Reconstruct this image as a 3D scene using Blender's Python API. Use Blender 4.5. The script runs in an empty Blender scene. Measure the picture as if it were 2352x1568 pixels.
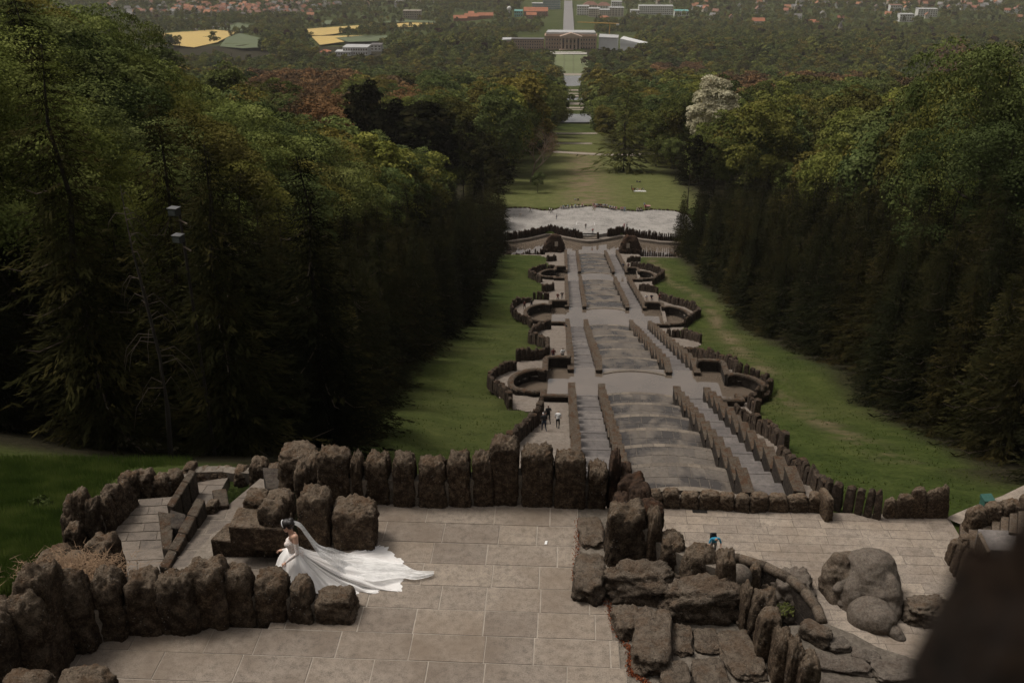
import bpy, math, random
import numpy as np
from mathutils import Vector, Matrix, noise as mnoise, Euler

SC = bpy.context.scene
COL = SC.collection
R = math.radians
rng = np.random.default_rng(7)
random.seed(7)

# ------------------------------------------------------------------ camera
PITCH, YAW, FPX = R(25.0), R(2.93), 2287.0          # picture measured on a 2352 x 1568 grid
cam_d = bpy.data.cameras.new('camera')
cam_d.sensor_width = 36.0
cam_d.lens = 36.0 * FPX / 2352.0
cam_d.clip_start = 0.1
cam_d.clip_end = 30000
cam = bpy.data.objects.new('camera', cam_d)
COL.objects.link(cam)
cam.location = (0, 0, 0)
cam.rotation_euler = (math.pi / 2 - PITCH, 0, YAW)
cam_d.dof.use_dof = True
cam_d.dof.focus_distance = 21.0
cam_d.dof.aperture_fstop = 2.6
SC.camera = cam

# ------------------------------------------------------------------ sky, sun, exposure
SUN_EL, SUN_AZ = R(62), R(292)                       # azimuth measured from +Y clockwise
world = bpy.data.worlds.new('World')
SC.world = world
world.use_nodes = True
wn = world.node_tree
for n in list(wn.nodes):
    wn.nodes.remove(n)
w_out = wn.nodes.new('ShaderNodeOutputWorld')
w_bg = wn.nodes.new('ShaderNodeBackground')
w_sky = wn.nodes.new('ShaderNodeTexSky')
w_sky.sky_type = 'NISHITA'
w_sky.sun_disc = False
w_sky.sun_elevation = SUN_EL
w_sky.sun_rotation = SUN_AZ
w_sky.air_density = 1.0
w_sky.dust_density = 6.0
w_sky.ozone_density = 0.6
w_hs = wn.nodes.new('ShaderNodeHueSaturation')
w_hs.inputs['Saturation'].default_value = 0.22
w_hs.inputs['Value'].default_value = 1.0
w_tint = wn.nodes.new('ShaderNodeMixRGB')
w_tint.blend_type = 'MULTIPLY'
w_tint.inputs[0].default_value = 1.0
w_tint.inputs[2].default_value = (1.0, 0.955, 0.905, 1)
wn.links.new(w_sky.outputs[0], w_hs.inputs['Color'])
wn.links.new(w_hs.outputs[0], w_tint.inputs[1])
wn.links.new(w_tint.outputs[0], w_bg.inputs[0])
wn.links.new(w_bg.outputs[0], w_out.inputs[0])
w_bg.inputs[1].default_value = 0.085

sun_d = bpy.data.lights.new('sun', 'SUN')
sun_d.energy = 1.5
sun_d.angle = R(16)
sun_d.color = (1.0, 0.95, 0.88)
sun = bpy.data.objects.new('sun', sun_d)
COL.objects.link(sun)
_sd = Vector((math.sin(SUN_AZ) * math.cos(SUN_EL), math.cos(SUN_AZ) * math.cos(SUN_EL), math.sin(SUN_EL)))
sun.rotation_euler = (-_sd).to_track_quat('-Z', 'Y').to_euler()
sun.location = _sd * 60

SC.view_settings.view_transform = 'Standard'
SC.view_settings.look = 'None'
SC.view_settings.exposure = 0.22
SC.view_settings.gamma = 1.0
SC.view_settings.use_curve_mapping = False
SC.render.engine = 'CYCLES'
SC.cycles.use_denoising = True
SC.cycles.max_bounces = 6
SC.cycles.diffuse_bounces = 3
SC.cycles.glossy_bounces = 3
SC.cycles.transmission_bounces = 3
SC.cycles.transparent_max_bounces = 8
SC.cycles.volume_bounces = 0

# ------------------------------------------------------------------ surveying helpers
RC = Euler(cam.rotation_euler).to_matrix()
RCI = RC.transposed()


def ray(u, v):
    return RC @ Vector(((u - 1176) / FPX, -(v - 784) / FPX, -1.0))


def P(u, v, z):
    """the point of the horizontal plane z that the picture shows at u, v"""
    r = ray(u, v)
    t = z / r.z
    return Vector((r.x * t, r.y * t, z))


def PD(u, v, y):
    """the point at forward distance y"""
    r = ray(u, v)
    t = y / r.y
    return r * t


def proj(p):
    c = RCI @ Vector(p)
    if c.z > -0.05:
        return None
    return (1176 + FPX * c.x / -c.z, 784 - FPX * c.y / -c.z, -c.z)


PROF = [(-400, -33), (46, -33), (51, -33.6), (87, -46.4), (94, -46.8), (148, -66), (157, -66.3), (198, -77.5), (205, -77.8),
        (244, -88.3), (279, -87.8), (281, -87.8), (330, -95.5), (470, -120), (755, -165), (1000, -205), (1277, -235),
        (1340, -239), (1600, -245), (2200, -300), (3300, -350), (12000, -352)]
_px = np.array([a for a, b in PROF], float)
_pz = np.array([b for a, b in PROF], float)


def prof(d):
    return float(np.interp(d, _px, _pz))


def G(u, v, dz=0.0):
    """the point of the long slope (profile along the axis) that the picture shows at u, v"""
    r = ray(u, v)
    lo, hi = 20.0, 9000.0
    d = 30.0
    step = 2.0
    while d < hi:
        if r.z / r.y * d < prof(d) + dz:
            break
        d += step
        step *= 1.01
    lo, hi = d - step, d
    for _ in range(40):
        m = (lo + hi) / 2
        if r.z / r.y * m < prof(m) + dz:
            hi = m
        else:
            lo = m
    t = hi / r.y
    return Vector((r.x * t, hi, r.z * t))


AX = 8.0                                              # x of the axis of the whole park


def fbm(x, y, s=1.0, o=4, seed=0.0):
    return mnoise.fractal(Vector((x * s, y * s, seed)), 1.0, 2.0, o)


# ------------------------------------------------------------------ object helpers
def mk(name, verts, faces, mats=None, smooth=False, mi=None):
    me = bpy.data.meshes.new(name)
    if isinstance(verts, np.ndarray):
        verts = verts.tolist()
    if isinstance(faces, np.ndarray):
        faces = faces.tolist()
    me.from_pydata(verts, [], faces)
    if mats is not None:
        for m in (mats if isinstance(mats, (list, tuple)) else [mats]):
            me.materials.append(m)
    if mi is not None:
        me.polygons.foreach_set('material_index', np.asarray(mi, dtype=np.int32))
    if smooth:
        me.polygons.foreach_set('use_smooth', np.ones(len(me.polygons), dtype=bool))
    me.update()
    return me


def ob(name, me, parent=None, loc=None, rot=None, scale=None):
    o = bpy.data.objects.new(name, me)
    COL.objects.link(o)
    if parent is not None:
        o.parent = parent
    if loc is not None:
        o.location = loc
    if rot is not None:
        o.rotation_euler = rot
    if scale is not None:
        o.scale = scale if hasattr(scale, '__len__') else (scale,) * 3
    return o


def tag(o, label=None, cat=None, group=None, kind=None):
    if label:
        o['label'] = label
    if cat:
        o['category'] = cat
    if group:
        o['group'] = group
    if kind:
        o['kind'] = kind
    return o


def empty(name, loc=(0, 0, 0), rz=0.0, label=None, cat=None, group=None):
    o = ob(name, None, loc=loc, rot=(0, 0, rz))
    o.empty_display_size = 0.2
    return tag(o, label, cat, group)


class MB:
    """collects shapes into one mesh"""

    def __init__(s):
        s.v, s.f, s.m = [], [], []

    def add(s, v, f, m=0):
        b = len(s.v)
        s.v.extend([tuple(p) for p in v])
        s.f.extend([tuple(i + b for i in q) for q in f])
        s.m.extend([m] * len(f))

    def box(s, x0, x1, y0, y1, z0, z1, m=0):
        s.add([(x0, y0, z0), (x1, y0, z0), (x1, y1, z0), (x0, y1, z0), (x0, y0, z1), (x1, y0, z1), (x1, y1, z1), (x0, y1, z1)],
              [(0, 3, 2, 1), (4, 5, 6, 7), (0, 1, 5, 4), (1, 2, 6, 5), (2, 3, 7, 6), (3, 0, 4, 7)], m)

    def prism(s, poly, z0, z1, m=0):
        """poly: ccw list of (x, y); z0, z1 numbers or lists per corner"""
        n = len(poly)
        a = z0 if hasattr(z0, '__len__') else [z0] * n
        b = z1 if hasattr(z1, '__len__') else [z1] * n
        s.add([(x, y, a[i]) for i, (x, y) in enumerate(poly)] + [(x, y, b[i]) for i, (x, y) in enumerate(poly)],
              [tuple(range(n - 1, -1, -1)), tuple(range(n, 2 * n))] + [(i, (i + 1) % n, n + (i + 1) % n, n + i) for i in range(n)], m)

    def tube(s, pts, rad, seg=6, m=0, cap=True):
        pts = [Vector(p) for p in pts]
        n = len(pts)
        rs = rad if hasattr(rad, '__len__') else [rad] * n
        b = []
        up = Vector((0, 0, 1))
        for i, p in enumerate(pts):
            t = (pts[min(i + 1, n - 1)] - pts[max(i - 1, 0)]).normalized()
            a = t.cross(up)
            if a.length < 1e-3:
                a = t.cross(Vector((1, 0, 0)))
            a.normalize()
            c = a.cross(t)
            for k in range(seg):
                q = 2 * math.pi * k / seg
                b.append(p + (a * math.cos(q) + c * math.sin(q)) * rs[i])
        f = []
        for i in range(n - 1):
            for k in range(seg):
                k2 = (k + 1) % seg
                f.append((i * seg + k, i * seg + k2, (i + 1) * seg + k2, (i + 1) * seg + k))
        if cap:
            f.append(tuple(range(seg - 1, -1, -1)))
            f.append(tuple((n - 1) * seg + k for k in range(seg)))
        s.add(b, f, m)

    def mesh(s, name, mats, smooth=False):
        return mk(name, s.v, s.f, mats, smooth, s.m)

    def ob(s, name, mats, parent=None, smooth=False):
        return ob(name, s.mesh(name, mats, smooth), parent)


# ------------------------------------------------------------------ materials
MATS = {}


def new_mat(name):
    m = bpy.data.materials.new(name)
    m.use_nodes = True
    nt = m.node_tree
    b = nt.nodes['Principled BSDF']
    MATS[name] = m
    return m, nt, b


class NT:
    def __init__(s, nt):
        s.nt = nt

    def n(s, t, **kw):
        x = s.nt.nodes.new(t)
        for k, v in kw.items():
            setattr(x, k, v)
        return x

    def l(s, a, b):
        s.nt.links.new(a, b)

    def coord(s, kind='Object', scale=None):
        c = s.n('ShaderNodeTexCoord').outputs[kind] if kind != 'Position' else s.n('ShaderNodeNewGeometry').outputs['Position']
        if scale is not None:
            mp = s.n('ShaderNodeMapping')
            mp.inputs['Scale'].default_value = scale
            s.l(c, mp.inputs[0])
            c = mp.outputs[0]
        return c

    def noise(s, c, scale, detail=4, rough=0.6, dist=0.0):
        x = s.n('ShaderNodeTexNoise')
        x.inputs['Scale'].default_value = scale
        x.inputs['Detail'].default_value = detail
        x.inputs['Roughness'].default_value = rough
        x.inputs['Distortion'].default_value = dist
        if c is not None:
            s.l(c, x.inputs['Vector'])
        return x.outputs[0]

    def vor(s, c, scale, feature='F1', out=0, rnd=1.0):
        x = s.n('ShaderNodeTexVoronoi', feature=feature)
        x.inputs['Scale'].default_value = scale
        x.inputs['Randomness'].default_value = rnd
        s.l(c, x.inputs['Vector'])
        return x.outputs[out]

    def ramp(s, f, stops, interp='LINEAR'):
        x = s.n('ShaderNodeValToRGB')
        x.color_ramp.interpolation = interp
        e = x.color_ramp.elements
        while len(e) < len(stops):
            e.new(0.5)
        for i, (p, c) in enumerate(stops):
            e[i].position = p
            e[i].color = (c[0], c[1], c[2], 1) if hasattr(c, '__len__') else (c, c, c, 1)
        s.l(f, x.inputs[0])
        return x.outputs[0]

    def mix(s, f, a, b, mode='MIX'):
        x = s.n('ShaderNodeMixRGB', blend_type=mode)
        for i, q in enumerate((f, a, b)):
            if hasattr(q, 'is_linked') or isinstance(q, bpy.types.NodeSocket):
                s.l(q, x.inputs[i])
            elif i == 0:
                x.inputs[0].default_value = q
            else:
                x.inputs[i].default_value = (q[0], q[1], q[2], 1)
        return x.outputs[0]

    def math(s, op, a, b=None, clamp=False):
        x = s.n('ShaderNodeMath', operation=op, use_clamp=clamp)
        for i, q in enumerate((a, b)):
            if q is None:
                continue
            if isinstance(q, bpy.types.NodeSocket):
                s.l(q, x.inputs[i])
            else:
                x.inputs[i].default_value = q
        return x.outputs[0]

    def rand(s):
        return s.n('ShaderNodeObjectInfo').outputs['Random']

    def up(s):
        g = s.n('ShaderNodeNewGeometry')
        x = s.n('ShaderNodeSeparateXYZ')
        s.l(g.outputs['Normal'], x.inputs[0])
        return x.outputs[2]

    def bump(s, h, strength=0.5, dist=0.02):
        x = s.n('ShaderNodeBump')
        x.inputs['Strength'].default_value = strength
        x.inputs['Distance'].default_value = dist
        s.l(h, x.inputs['Height'])
        return x.outputs[0]


def set_in(b, **kw):
    for k, v in kw.items():
        b.inputs[k.replace('_', ' ')].default_value = v


def plain(name, col, rough=0.7, var=0.15, scale=6.0):
    m, nt, b = new_mat(name)
    t = NT(nt)
    c = t.coord('Object')
    f = t.noise(c, scale, 3)
    lo = [x * (1 - var) for x in col]
    hi = [min(1, x * (1 + var)) for x in col]
    t.l(t.ramp(f, [(0.3, lo), (0.7, hi)]), b.inputs['Base Color'])
    b.inputs['Roughness'].default_value = rough
    return m


def rock_mat(name, dark, mid, light, moss=(0.10, 0.045, 0.018), moss_amt=0.5, scale=1.0, speck=0.5, bump=0.6, coord='Position', lit_top=None, lit_top_amt=0.75):
    """dark weathered stone; upward faces are painted paler, as if lit from the sky"""
    m, nt, b = new_mat(name)
    t = NT(nt)
    c = t.coord(coord)
    n1 = t.noise(c, 1.3 * scale, 5, 0.65)
    n2 = t.noise(c, 8.0 * scale, 8, 0.78)
    n3 = t.noise(c, 34.0 * scale, 5, 0.8)
    pits = t.vor(c, 16.0 * scale)
    h = t.math('ADD', t.math('MULTIPLY', n2, 0.75), t.math('MULTIPLY', n3, 0.45))
    base = t.ramp(h, [(0.44, [x * 0.5 for x in dark]), (0.57, dark), (0.66, mid), (0.80, light)])
    base = t.mix(t.ramp(n1, [(0.35, 0.0), (0.7, 0.5)]), base, dark)
    rnd = t.rand()
    base = t.mix(1.0, base, t.ramp(rnd, [(0.0, (0.75, 0.73, 0.70)), (1.0, (1.25, 1.22, 1.18))]), 'MULTIPLY')
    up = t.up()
    if lit_top:
        ck = t.math('MULTIPLY', t.ramp(up, [(-0.05, 0.0), (0.65, 1.0)]), t.ramp(t.math('ADD', t.math('MULTIPLY', n2, 0.6), t.math('MULTIPLY', n3, 0.4)), [(0.36, 0.05), (0.56, lit_top_amt)]))
        base = t.mix(ck, base, lit_top)  # sky light painted into the colour: patchy paler tops, dark sides
    if moss_amt > 0:
        mk_ = t.math('MULTIPLY', t.ramp(up, [(0.25, 0.0), (0.8, 1.0)]), t.ramp(t.noise(c, 2.6 * scale, 6, 0.75), [(0.47, 0.0), (0.60, moss_amt)]))
        base = t.mix(mk_, base, moss)
    if speck > 0:
        v = t.vor(c, 13.0 * scale)
        sp = t.math('MULTIPLY', t.ramp(v, [(0.12, speck), (0.20, 0.0)]), t.ramp(t.noise(c, 2.3 * scale, 3), [(0.50, 0.0), (0.58, 1.0)]))
        base = t.mix(sp, base, (0.26, 0.24, 0.21))
    t.l(base, b.inputs['Base Color'])
    set_in(b, Roughness=0.92)
    b.inputs['Specular IOR Level'].default_value = 0.25
    hh = t.math('SUBTRACT', h, t.math('MULTIPLY', t.ramp(pits, [(0.0, 1.0), (0.35, 0.0)]), 0.35))
    t.l(t.bump(hh, bump, 0.12 / max(scale, 0.4)), b.inputs['Normal'])
    return m


M_ROCK = rock_mat('weathered tuff', (0.036, 0.0220, 0.0120), (0.112, 0.077, 0.048), (0.29, 0.23, 0.17), moss=(0.115, 0.054, 0.019), moss_amt=0.55, speck=0.8, lit_top=(0.25, 0.193, 0.138), lit_top_amt=.95, bump=1.0)
M_ROCKG = rock_mat('grey tuff', (0.040, 0.027, 0.017), (0.112, 0.083, 0.058), (0.26, 0.215, 0.17), moss=(0.115, 0.056, 0.021), moss_amt=0.35, lit_top=(0.23, 0.186, 0.142), bump=0.9)
M_ROCKS = rock_mat('smooth carved tuff', (0.050, 0.038, 0.028), (0.105, 0.083, 0.064), (0.21, 0.18, 0.15), moss_amt=0.15, speck=0.35, bump=0.7, lit_top=(0.205, 0.175, 0.145))
M_WALL = rock_mat('mossy wall stone', (0.034, 0.023, 0.016), (0.088, 0.064, 0.046), (0.17, 0.135, 0.105), moss=(0.075, 0.038, 0.016), moss_amt=0.7, scale=0.45, speck=0.3, lit_top=(0.10, 0.078, 0.058), lit_top_amt=.5)
M_CAP = rock_mat('lichen capped block', (0.036, 0.026, 0.018), (0.075, 0.058, 0.042), (0.19, 0.16, 0.125), moss=(0.075, 0.034, 0.013), moss_amt=0.85, scale=0.8, speck=0.8, bump=0.8, lit_top=(0.135, 0.108, 0.08), lit_top_amt=.8)
M_ASH = rock_mat('dark ashlar', (0.018, 0.013, 0.010), (0.048, 0.038, 0.030), (0.10, 0.084, 0.070), moss_amt=0.12, scale=0.5, speck=0.3, lit_top=(0.085, 0.07, 0.056))
M_HEDGE = rock_mat('rust brown grotto stone', (0.018, 0.010, 0.006), (0.060, 0.035, 0.022), (0.12, 0.08, 0.056), moss=(0.07, 0.028, 0.010), moss_amt=0.8, scale=0.35, speck=0.1, lit_top=(0.10, 0.062, 0.04), lit_top_amt=.5)
M_MORTAR = rock_mat('mortar', (0.13, 0.112, 0.092), (0.19, 0.165, 0.138), (0.25, 0.22, 0.185), moss_amt=0, speck=0.1, bump=0.25)


def paver_mat(name, col, joint=False, wet=0.0, scale=1.0, stain=0.5, spread=0.16):
    m, nt, b = new_mat(name)
    t = NT(nt)
    c = t.coord('Position')
    n1 = t.noise(c, 0.7 * scale, 4, 0.6)
    n2 = t.noise(c, 7 * scale, 5, 0.7)
    n3 = t.noise(c, 45 * scale, 3, 0.8)
    d = [x * 0.55 for x in col]
    base = t.ramp(t.math('ADD', t.math('MULTIPLY', n2, 0.5), t.math('MULTIPLY', n3, 0.5)), [(0.40, d), (0.51, col), (0.64, [x * 1.28 for x in col])])
    base = t.mix(t.ramp(n1, [(0.42, 0.0), (0.72, abs(stain))]), base, [col[0] * (0.62 if stain > 0 else 1.35), col[1] * (0.56 if stain > 0 else 1.35), col[2] * (0.50 if stain > 0 else 1.35)])
    rnd = t.rand()
    base = t.mix(1.0, base, t.ramp(rnd, [(0.0, (1 - spread,) * 3), (1.0, (1 + spread, 1 + spread, 1 + spread * 0.8))]), 'MULTIPLY')
    t.l(base, b.inputs['Base Color'])
    if wet > 0:
        w = t.noise(t.coord('Position'), 0.32, 4, 0.55, 0.4)
        wm = t.ramp(w, [(0.45, 0.0), (0.56, wet)])
        t.l(t.mix(wm, base, [col[0] * 0.36, col[1] * 0.36, col[2] * 0.37]), b.inputs['Base Color'])
        t.l(t.ramp(wm, [(0.0, 0.7), (1.0, 0.22)]), b.inputs['Roughness'])
    else:
        b.inputs['Roughness'].default_value = 0.85
    t.l(t.bump(t.math('ADD', n2, n3), 0.35, 0.012), b.inputs['Normal'])
    return m


M_PAVE = paver_mat('terrace slab', (0.235, 0.193, 0.154), stain=0.8, spread=0.13)
M_PAVE2 = paver_mat('lower terrace slab', (0.285, 0.236, 0.190), scale=0.5, spread=0.13, stain=0.6)
M_JOINT = plain('pale joint mortar', (0.33, 0.285, 0.235), 0.9)
M_STAIR = paver_mat('ramp slab', (0.150, 0.122, 0.098), scale=0.8)
M_PATH = paver_mat('side path', (0.215, 0.178, 0.145), scale=0.35)
M_TREAD = paver_mat('cascade tread', (0.125, 0.104, 0.085), wet=1.0, scale=0.5, spread=0.16)
M_CHAN = paver_mat('wet channel step', (0.155, 0.135, 0.124), wet=0.35, scale=0.5, stain=0.2)
M_NOSE = paver_mat('step nosing', (0.165, 0.136, 0.109), scale=0.6, spread=0.3)
M_PLAZA = paver_mat('plaza gravel', (0.285, 0.265, 0.24), scale=0.05, stain=-0.25, spread=0.0)
M_GRAVEL = paver_mat('gravel path', (0.30, 0.25, 0.20), scale=0.3, stain=0.3, spread=0.0)


def water_mat(name, col, rough=0.03, bump=0.02, scale=0.6, ior=2.5):
    m, nt, b = new_mat(name)
    t = NT(nt)
    c = t.coord('Position')
    t.l(t.ramp(t.noise(c, 0.15, 3), [(0.35, [x * 0.7 for x in col]), (0.65, col)]), b.inputs['Base Color'])
    set_in(b, Roughness=rough, IOR=ior)
    t.l(t.bump(t.noise(c, scale, 3), bump, 0.05), b.inputs['Normal'])
    return m


M_WATER = water_mat('brown basin water', (0.160, 0.125, 0.094))
M_POND = water_mat('still pond', (0.17, 0.17, 0.16), bump=0.004, ior=3.4)


def leaf_mat(name, cols, rough=0.75, trans=0.10, nscale=0.35, vary=0.2):
    """cols: dark, mid, light; each tree shifts between them by its own random number"""
    m, nt, b = new_mat(name)
    t = NT(nt)
    c = t.coord('Object')
    n = t.noise(c, nscale, 3, 0.6)
    base = t.ramp(n, [(0.30, cols[0]), (0.52, cols[1]), (0.74, cols[2])])
    r = t.rand()
    tint = t.ramp(r, [(0.0, (0.45, 0.48, 0.48)), (0.25, (0.80, 0.80, 0.78)), (0.5, (1.08 + vary * .6, 1.0 + vary * .3, 0.90)), (0.72, (0.72, 0.80, 0.80)), (1.0, (1.45 + vary, 1.42 + vary * .5, 1.2))])
    base = t.mix(1.0, base, tint, 'MULTIPLY')
    d = t.n('ShaderNodeBsdfDiffuse')
    tr = t.n('ShaderNodeBsdfTranslucent')
    mx = t.n('ShaderNodeMixShader')
    mx.inputs[0].default_value = trans
    t.l(base, d.inputs[0])
    t.l(base, tr.inputs[0])
    t.l(d.outputs[0], mx.inputs[1])
    t.l(tr.outputs[0], mx.inputs[2])
    nt.nodes.remove(b)
    t.l(mx.outputs[0], nt.nodes['Material Output'].inputs[0])
    return m


M_LEAF = leaf_mat('beech leaves', ((0.040, 0.050, 0.013), (0.115, 0.128, 0.036), (0.21, 0.215, 0.068)))
M_LEAFY = leaf_mat('young olive leaves', ((0.058, 0.054, 0.014), (0.135, 0.122, 0.034), (0.22, 0.195, 0.066)))
M_LEAFG = leaf_mat('cool green leaves', ((0.036, 0.050, 0.018), (0.105, 0.130, 0.044), (0.19, 0.22, 0.085)))
M_SPRUCE = leaf_mat('spruce needles', ((0.007, 0.0078, 0.0038), (0.018, 0.0185, 0.0085), (0.050, 0.043, 0.018)), trans=0.05, vary=0.3)
M_LARCH = leaf_mat('larch needles', ((0.030, 0.035, 0.012), (0.068, 0.074, 0.024), (0.12, 0.122, 0.042)), trans=0.1)
M_BRONZE = leaf_mat('bronze spring leaves', ((0.085, 0.050, 0.026), (0.160, 0.100, 0.055), (0.23, 0.155, 0.088)), vary=0.25)
M_PALE = leaf_mat('pale blossom', ((0.26, 0.23, 0.155), (0.46, 0.41, 0.30), (0.62, 0.57, 0.44)), vary=0.1)
M_PURPLE = leaf_mat('copper beech leaves', ((0.02, 0.010, 0.010), (0.040, 0.018, 0.017), (0.06, 0.03, 0.026)), vary=0.2)
M_BARK = plain('bark', (0.045, 0.033, 0.024), 0.95, 0.4, 3.0)
M_BARKP = plain('pale dead bark', (0.16, 0.12, 0.088), 0.95, 0.3, 3.0)
M_BARKD = plain('dark spruce bark', (0.022, 0.016, 0.012), 0.95, 0.4, 3.0)


def ground_mat():
    m, nt, b = new_mat('park ground')
    t = NT(nt)
    c = t.coord('Position')
    n1 = t.noise(c, 0.035, 5, 0.6)
    n2 = t.noise(c, 0.35, 5, 0.7)
    n3 = t.noise(c, 3.0, 4, 0.75)
    g = t.ramp(t.math('ADD', t.math('MULTIPLY', n2, 0.55), t.math('MULTIPLY', n3, 0.45)),
               [(0.34, (0.019, 0.031, 0.006)), (0.50, (0.042, 0.058, 0.012)), (0.68, (0.082, 0.094, 0.026))])
    g = t.mix(t.ramp(n1, [(0.45, 0.0), (0.70, 0.35)]), g, (0.12, 0.11, 0.042))
    a = t.n('ShaderNodeAttribute', attribute_name='zone')
    s = t.n('ShaderNodeSeparateColor')
    t.l(a.outputs['Color'], s.inputs[0])
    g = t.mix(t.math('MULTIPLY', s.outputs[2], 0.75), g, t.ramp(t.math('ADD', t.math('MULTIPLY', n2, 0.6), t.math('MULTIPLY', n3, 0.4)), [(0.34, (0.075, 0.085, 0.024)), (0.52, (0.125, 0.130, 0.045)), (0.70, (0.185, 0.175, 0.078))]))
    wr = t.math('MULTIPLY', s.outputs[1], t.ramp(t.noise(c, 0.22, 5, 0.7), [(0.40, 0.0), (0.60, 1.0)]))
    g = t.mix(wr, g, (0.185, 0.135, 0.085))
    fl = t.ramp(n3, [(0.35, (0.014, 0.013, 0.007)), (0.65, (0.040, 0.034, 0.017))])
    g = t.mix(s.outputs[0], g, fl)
    t.l(g, b.inputs['Base Color'])
    set_in(b, Roughness=1.0)
    b.inputs['Specular IOR Level'].default_value = 0.1
    t.l(t.bump(t.math('ADD', n3, n2), 0.8, 0.25), b.inputs['Normal'])
    return m


M_GROUND = ground_mat()

# ------------------------------------------------------------------ plan of the cascade zone
def sstep(a, b, x):
    t = min(1.0, max(0.0, (x - a) / (b - a)))
    return t * t * (3 - 2 * t)


LEFT_V = [(1165, 1040), (1200, 1005), (1235, 975), (1243, 945), (1172, 938), (1160, 915), (1122, 888), (1135, 865), (1185, 848), (1186, 832), (1256, 826),
          (1258, 803), (1241, 793), (1216, 786), (1224, 774), (1240, 760), (1264, 757), (1221, 753), (1216, 745), (1185, 730), (1174, 716), (1178, 708),
          (1194, 698), (1221, 695), (1224, 689), (1262, 690), (1246, 673), (1272, 667), (1244, 650), (1215, 634), (1220, 629), (1244, 622), (1275, 619),
          (1256, 602), (1278, 600)]
RIGHT_V = [(1906, 1155), (1785, 1065), (1806, 1038), (1760, 1005), (1685, 968), (1739, 953), (1718, 936), (1760, 907), (1772, 895), (1745, 880), (1690, 868),
           (1686, 851), (1605, 827), (1570, 820), (1610, 788), (1572, 779), (1531, 776), (1572, 750), (1607, 724), (1590, 712), (1549, 701), (1514, 689),
           (1511, 674), (1467, 668), (1499, 654), (1525, 636), (1515, 630), (1490, 621), (1449, 616), (1470, 601), (1440, 604)]
LEFT_W = [G(u, v) for u, v in LEFT_V]
RIGHT_W = [G(u, v) for u, v in RIGHT_V]
ZONE = [(LEFT_W[0].x, 47.5)] + [(p.x, p.y) for p in LEFT_W] + [(AX - 12, 234), (AX - 12, 247), (AX + 12, 247), (AX + 12, 234)] + [(p.x, p.y) for p in reversed(RIGHT_W)] + [(RIGHT_W[0].x, 47.5)]
_zp = np.array(ZONE)


def in_poly(poly, x, y):
    c = False
    n = len(poly)
    j = n - 1
    for i in range(n):
        xi, yi = poly[i][0], poly[i][1]
        xj, yj = poly[j][0], poly[j][1]
        if (yi > y) != (yj > y) and x < (xj - xi) * (y - yi) / (yj - yi) + xi:
            c = not c
        j = i
    return c


# near edge, far edge, water level, lobe centre distance, lobe centre offset, lobe radius
BASINS = [(83.0, 95.0, -47.2, 88.6, 9.3, 3.4), (146.0, 158.0, -67.0, 151.8, 9.5, 4.1), (194.0, 204.5, -78.5, 199.0, 9.0, 3.3)]


def in_basin(x, y, grow=0.0):
    s = abs(x - AX)
    for d0, d1, z, dc, sc, r in BASINS:
        if d0 - grow < y < d1 + grow and s < sc + grow and s > 6.3:
            return True
        if s >= sc and (s - sc) ** 2 + (y - dc) ** 2 < (r + grow) ** 2:
            return True
        if d0 - grow < y < d1 + grow and s <= 6.3:
            return True
    return False


_hx = np.array([-400, 0, 10, 14, 20, 30, 45, 58, 75, 90], float)
_hz = np.array([-6, -9.5, -11.2, -12.75, -15.0, -19.2, -27.5, -35.2, -41.8, -47.0], float)


def hill_left(d):
    return float(np.interp(d, _hx, _hz)) if d < 88 else prof(d)


def terr(x, y, fine=True):
    z = prof(y)
    if y < 90:
        w = sstep(-8.2, -11.5, x)
        z = z * (1 - w) + hill_left(y) * w
    fade = sstep(340, 262, y)
    z += fade * (min(14.0, 0.13 * max(0.0, -x - 17)) + min(16.0, 0.13 * max(0.0, x - 34)) + sstep(150, 105, y) * (min(12.0, 0.42 * max(0.0, -x - 33)) + min(12.0, 0.42 * max(0.0, x - 50))))
    if 50 < y < 246:
        z += 0.45 * fbm(x, y, 0.11, 3, 4.0) * sstep(0, 3, 1.0)
    elif y > 281:
        z += (0.5 + min(6.0, max(0, y - 400) * 0.004)) * fbm(x, y, 0.012, 3, 2.0) * sstep(281, 320, y)
    if 47.5 < y < 262 and abs(x - AX) < 26:
        if in_poly(ZONE, x, y):
            z = prof(y) - 0.9
            if abs(x - AX) < 7.4 or in_basin(x, y, 0.8):
                z = prof(y) - 6.5
        elif 236 < y < 260:
            z = min(z, -90.6)
    if 236 < y <= 257 and abs(x - AX) >= 26:
        z = min(z, -88.2)
    if 10 < y < 49.5 and -8 < x < 27:
        z = -36.5 if (1.5 < x < 14.5 and 26 < y < 43.2) else -33.25
    return z


# worn ground on the meadow, forest floor under the trees
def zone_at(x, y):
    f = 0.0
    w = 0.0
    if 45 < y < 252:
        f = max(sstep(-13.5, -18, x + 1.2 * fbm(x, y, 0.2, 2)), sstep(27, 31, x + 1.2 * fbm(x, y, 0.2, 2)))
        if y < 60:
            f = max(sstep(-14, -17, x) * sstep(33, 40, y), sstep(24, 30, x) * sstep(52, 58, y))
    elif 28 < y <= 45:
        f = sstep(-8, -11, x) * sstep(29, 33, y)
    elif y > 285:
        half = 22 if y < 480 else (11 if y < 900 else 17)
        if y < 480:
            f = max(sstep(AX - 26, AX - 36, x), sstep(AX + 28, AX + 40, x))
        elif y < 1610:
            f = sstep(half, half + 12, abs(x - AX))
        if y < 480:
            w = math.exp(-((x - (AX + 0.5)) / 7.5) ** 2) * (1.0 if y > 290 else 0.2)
    if 60 < y < 240 and 18 < x < 30:
        w = max(w, 0.75 * math.exp(-((x - 24 - 2 * math.sin(y * 0.05)) / 1.2) ** 2))
    return f, w


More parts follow.
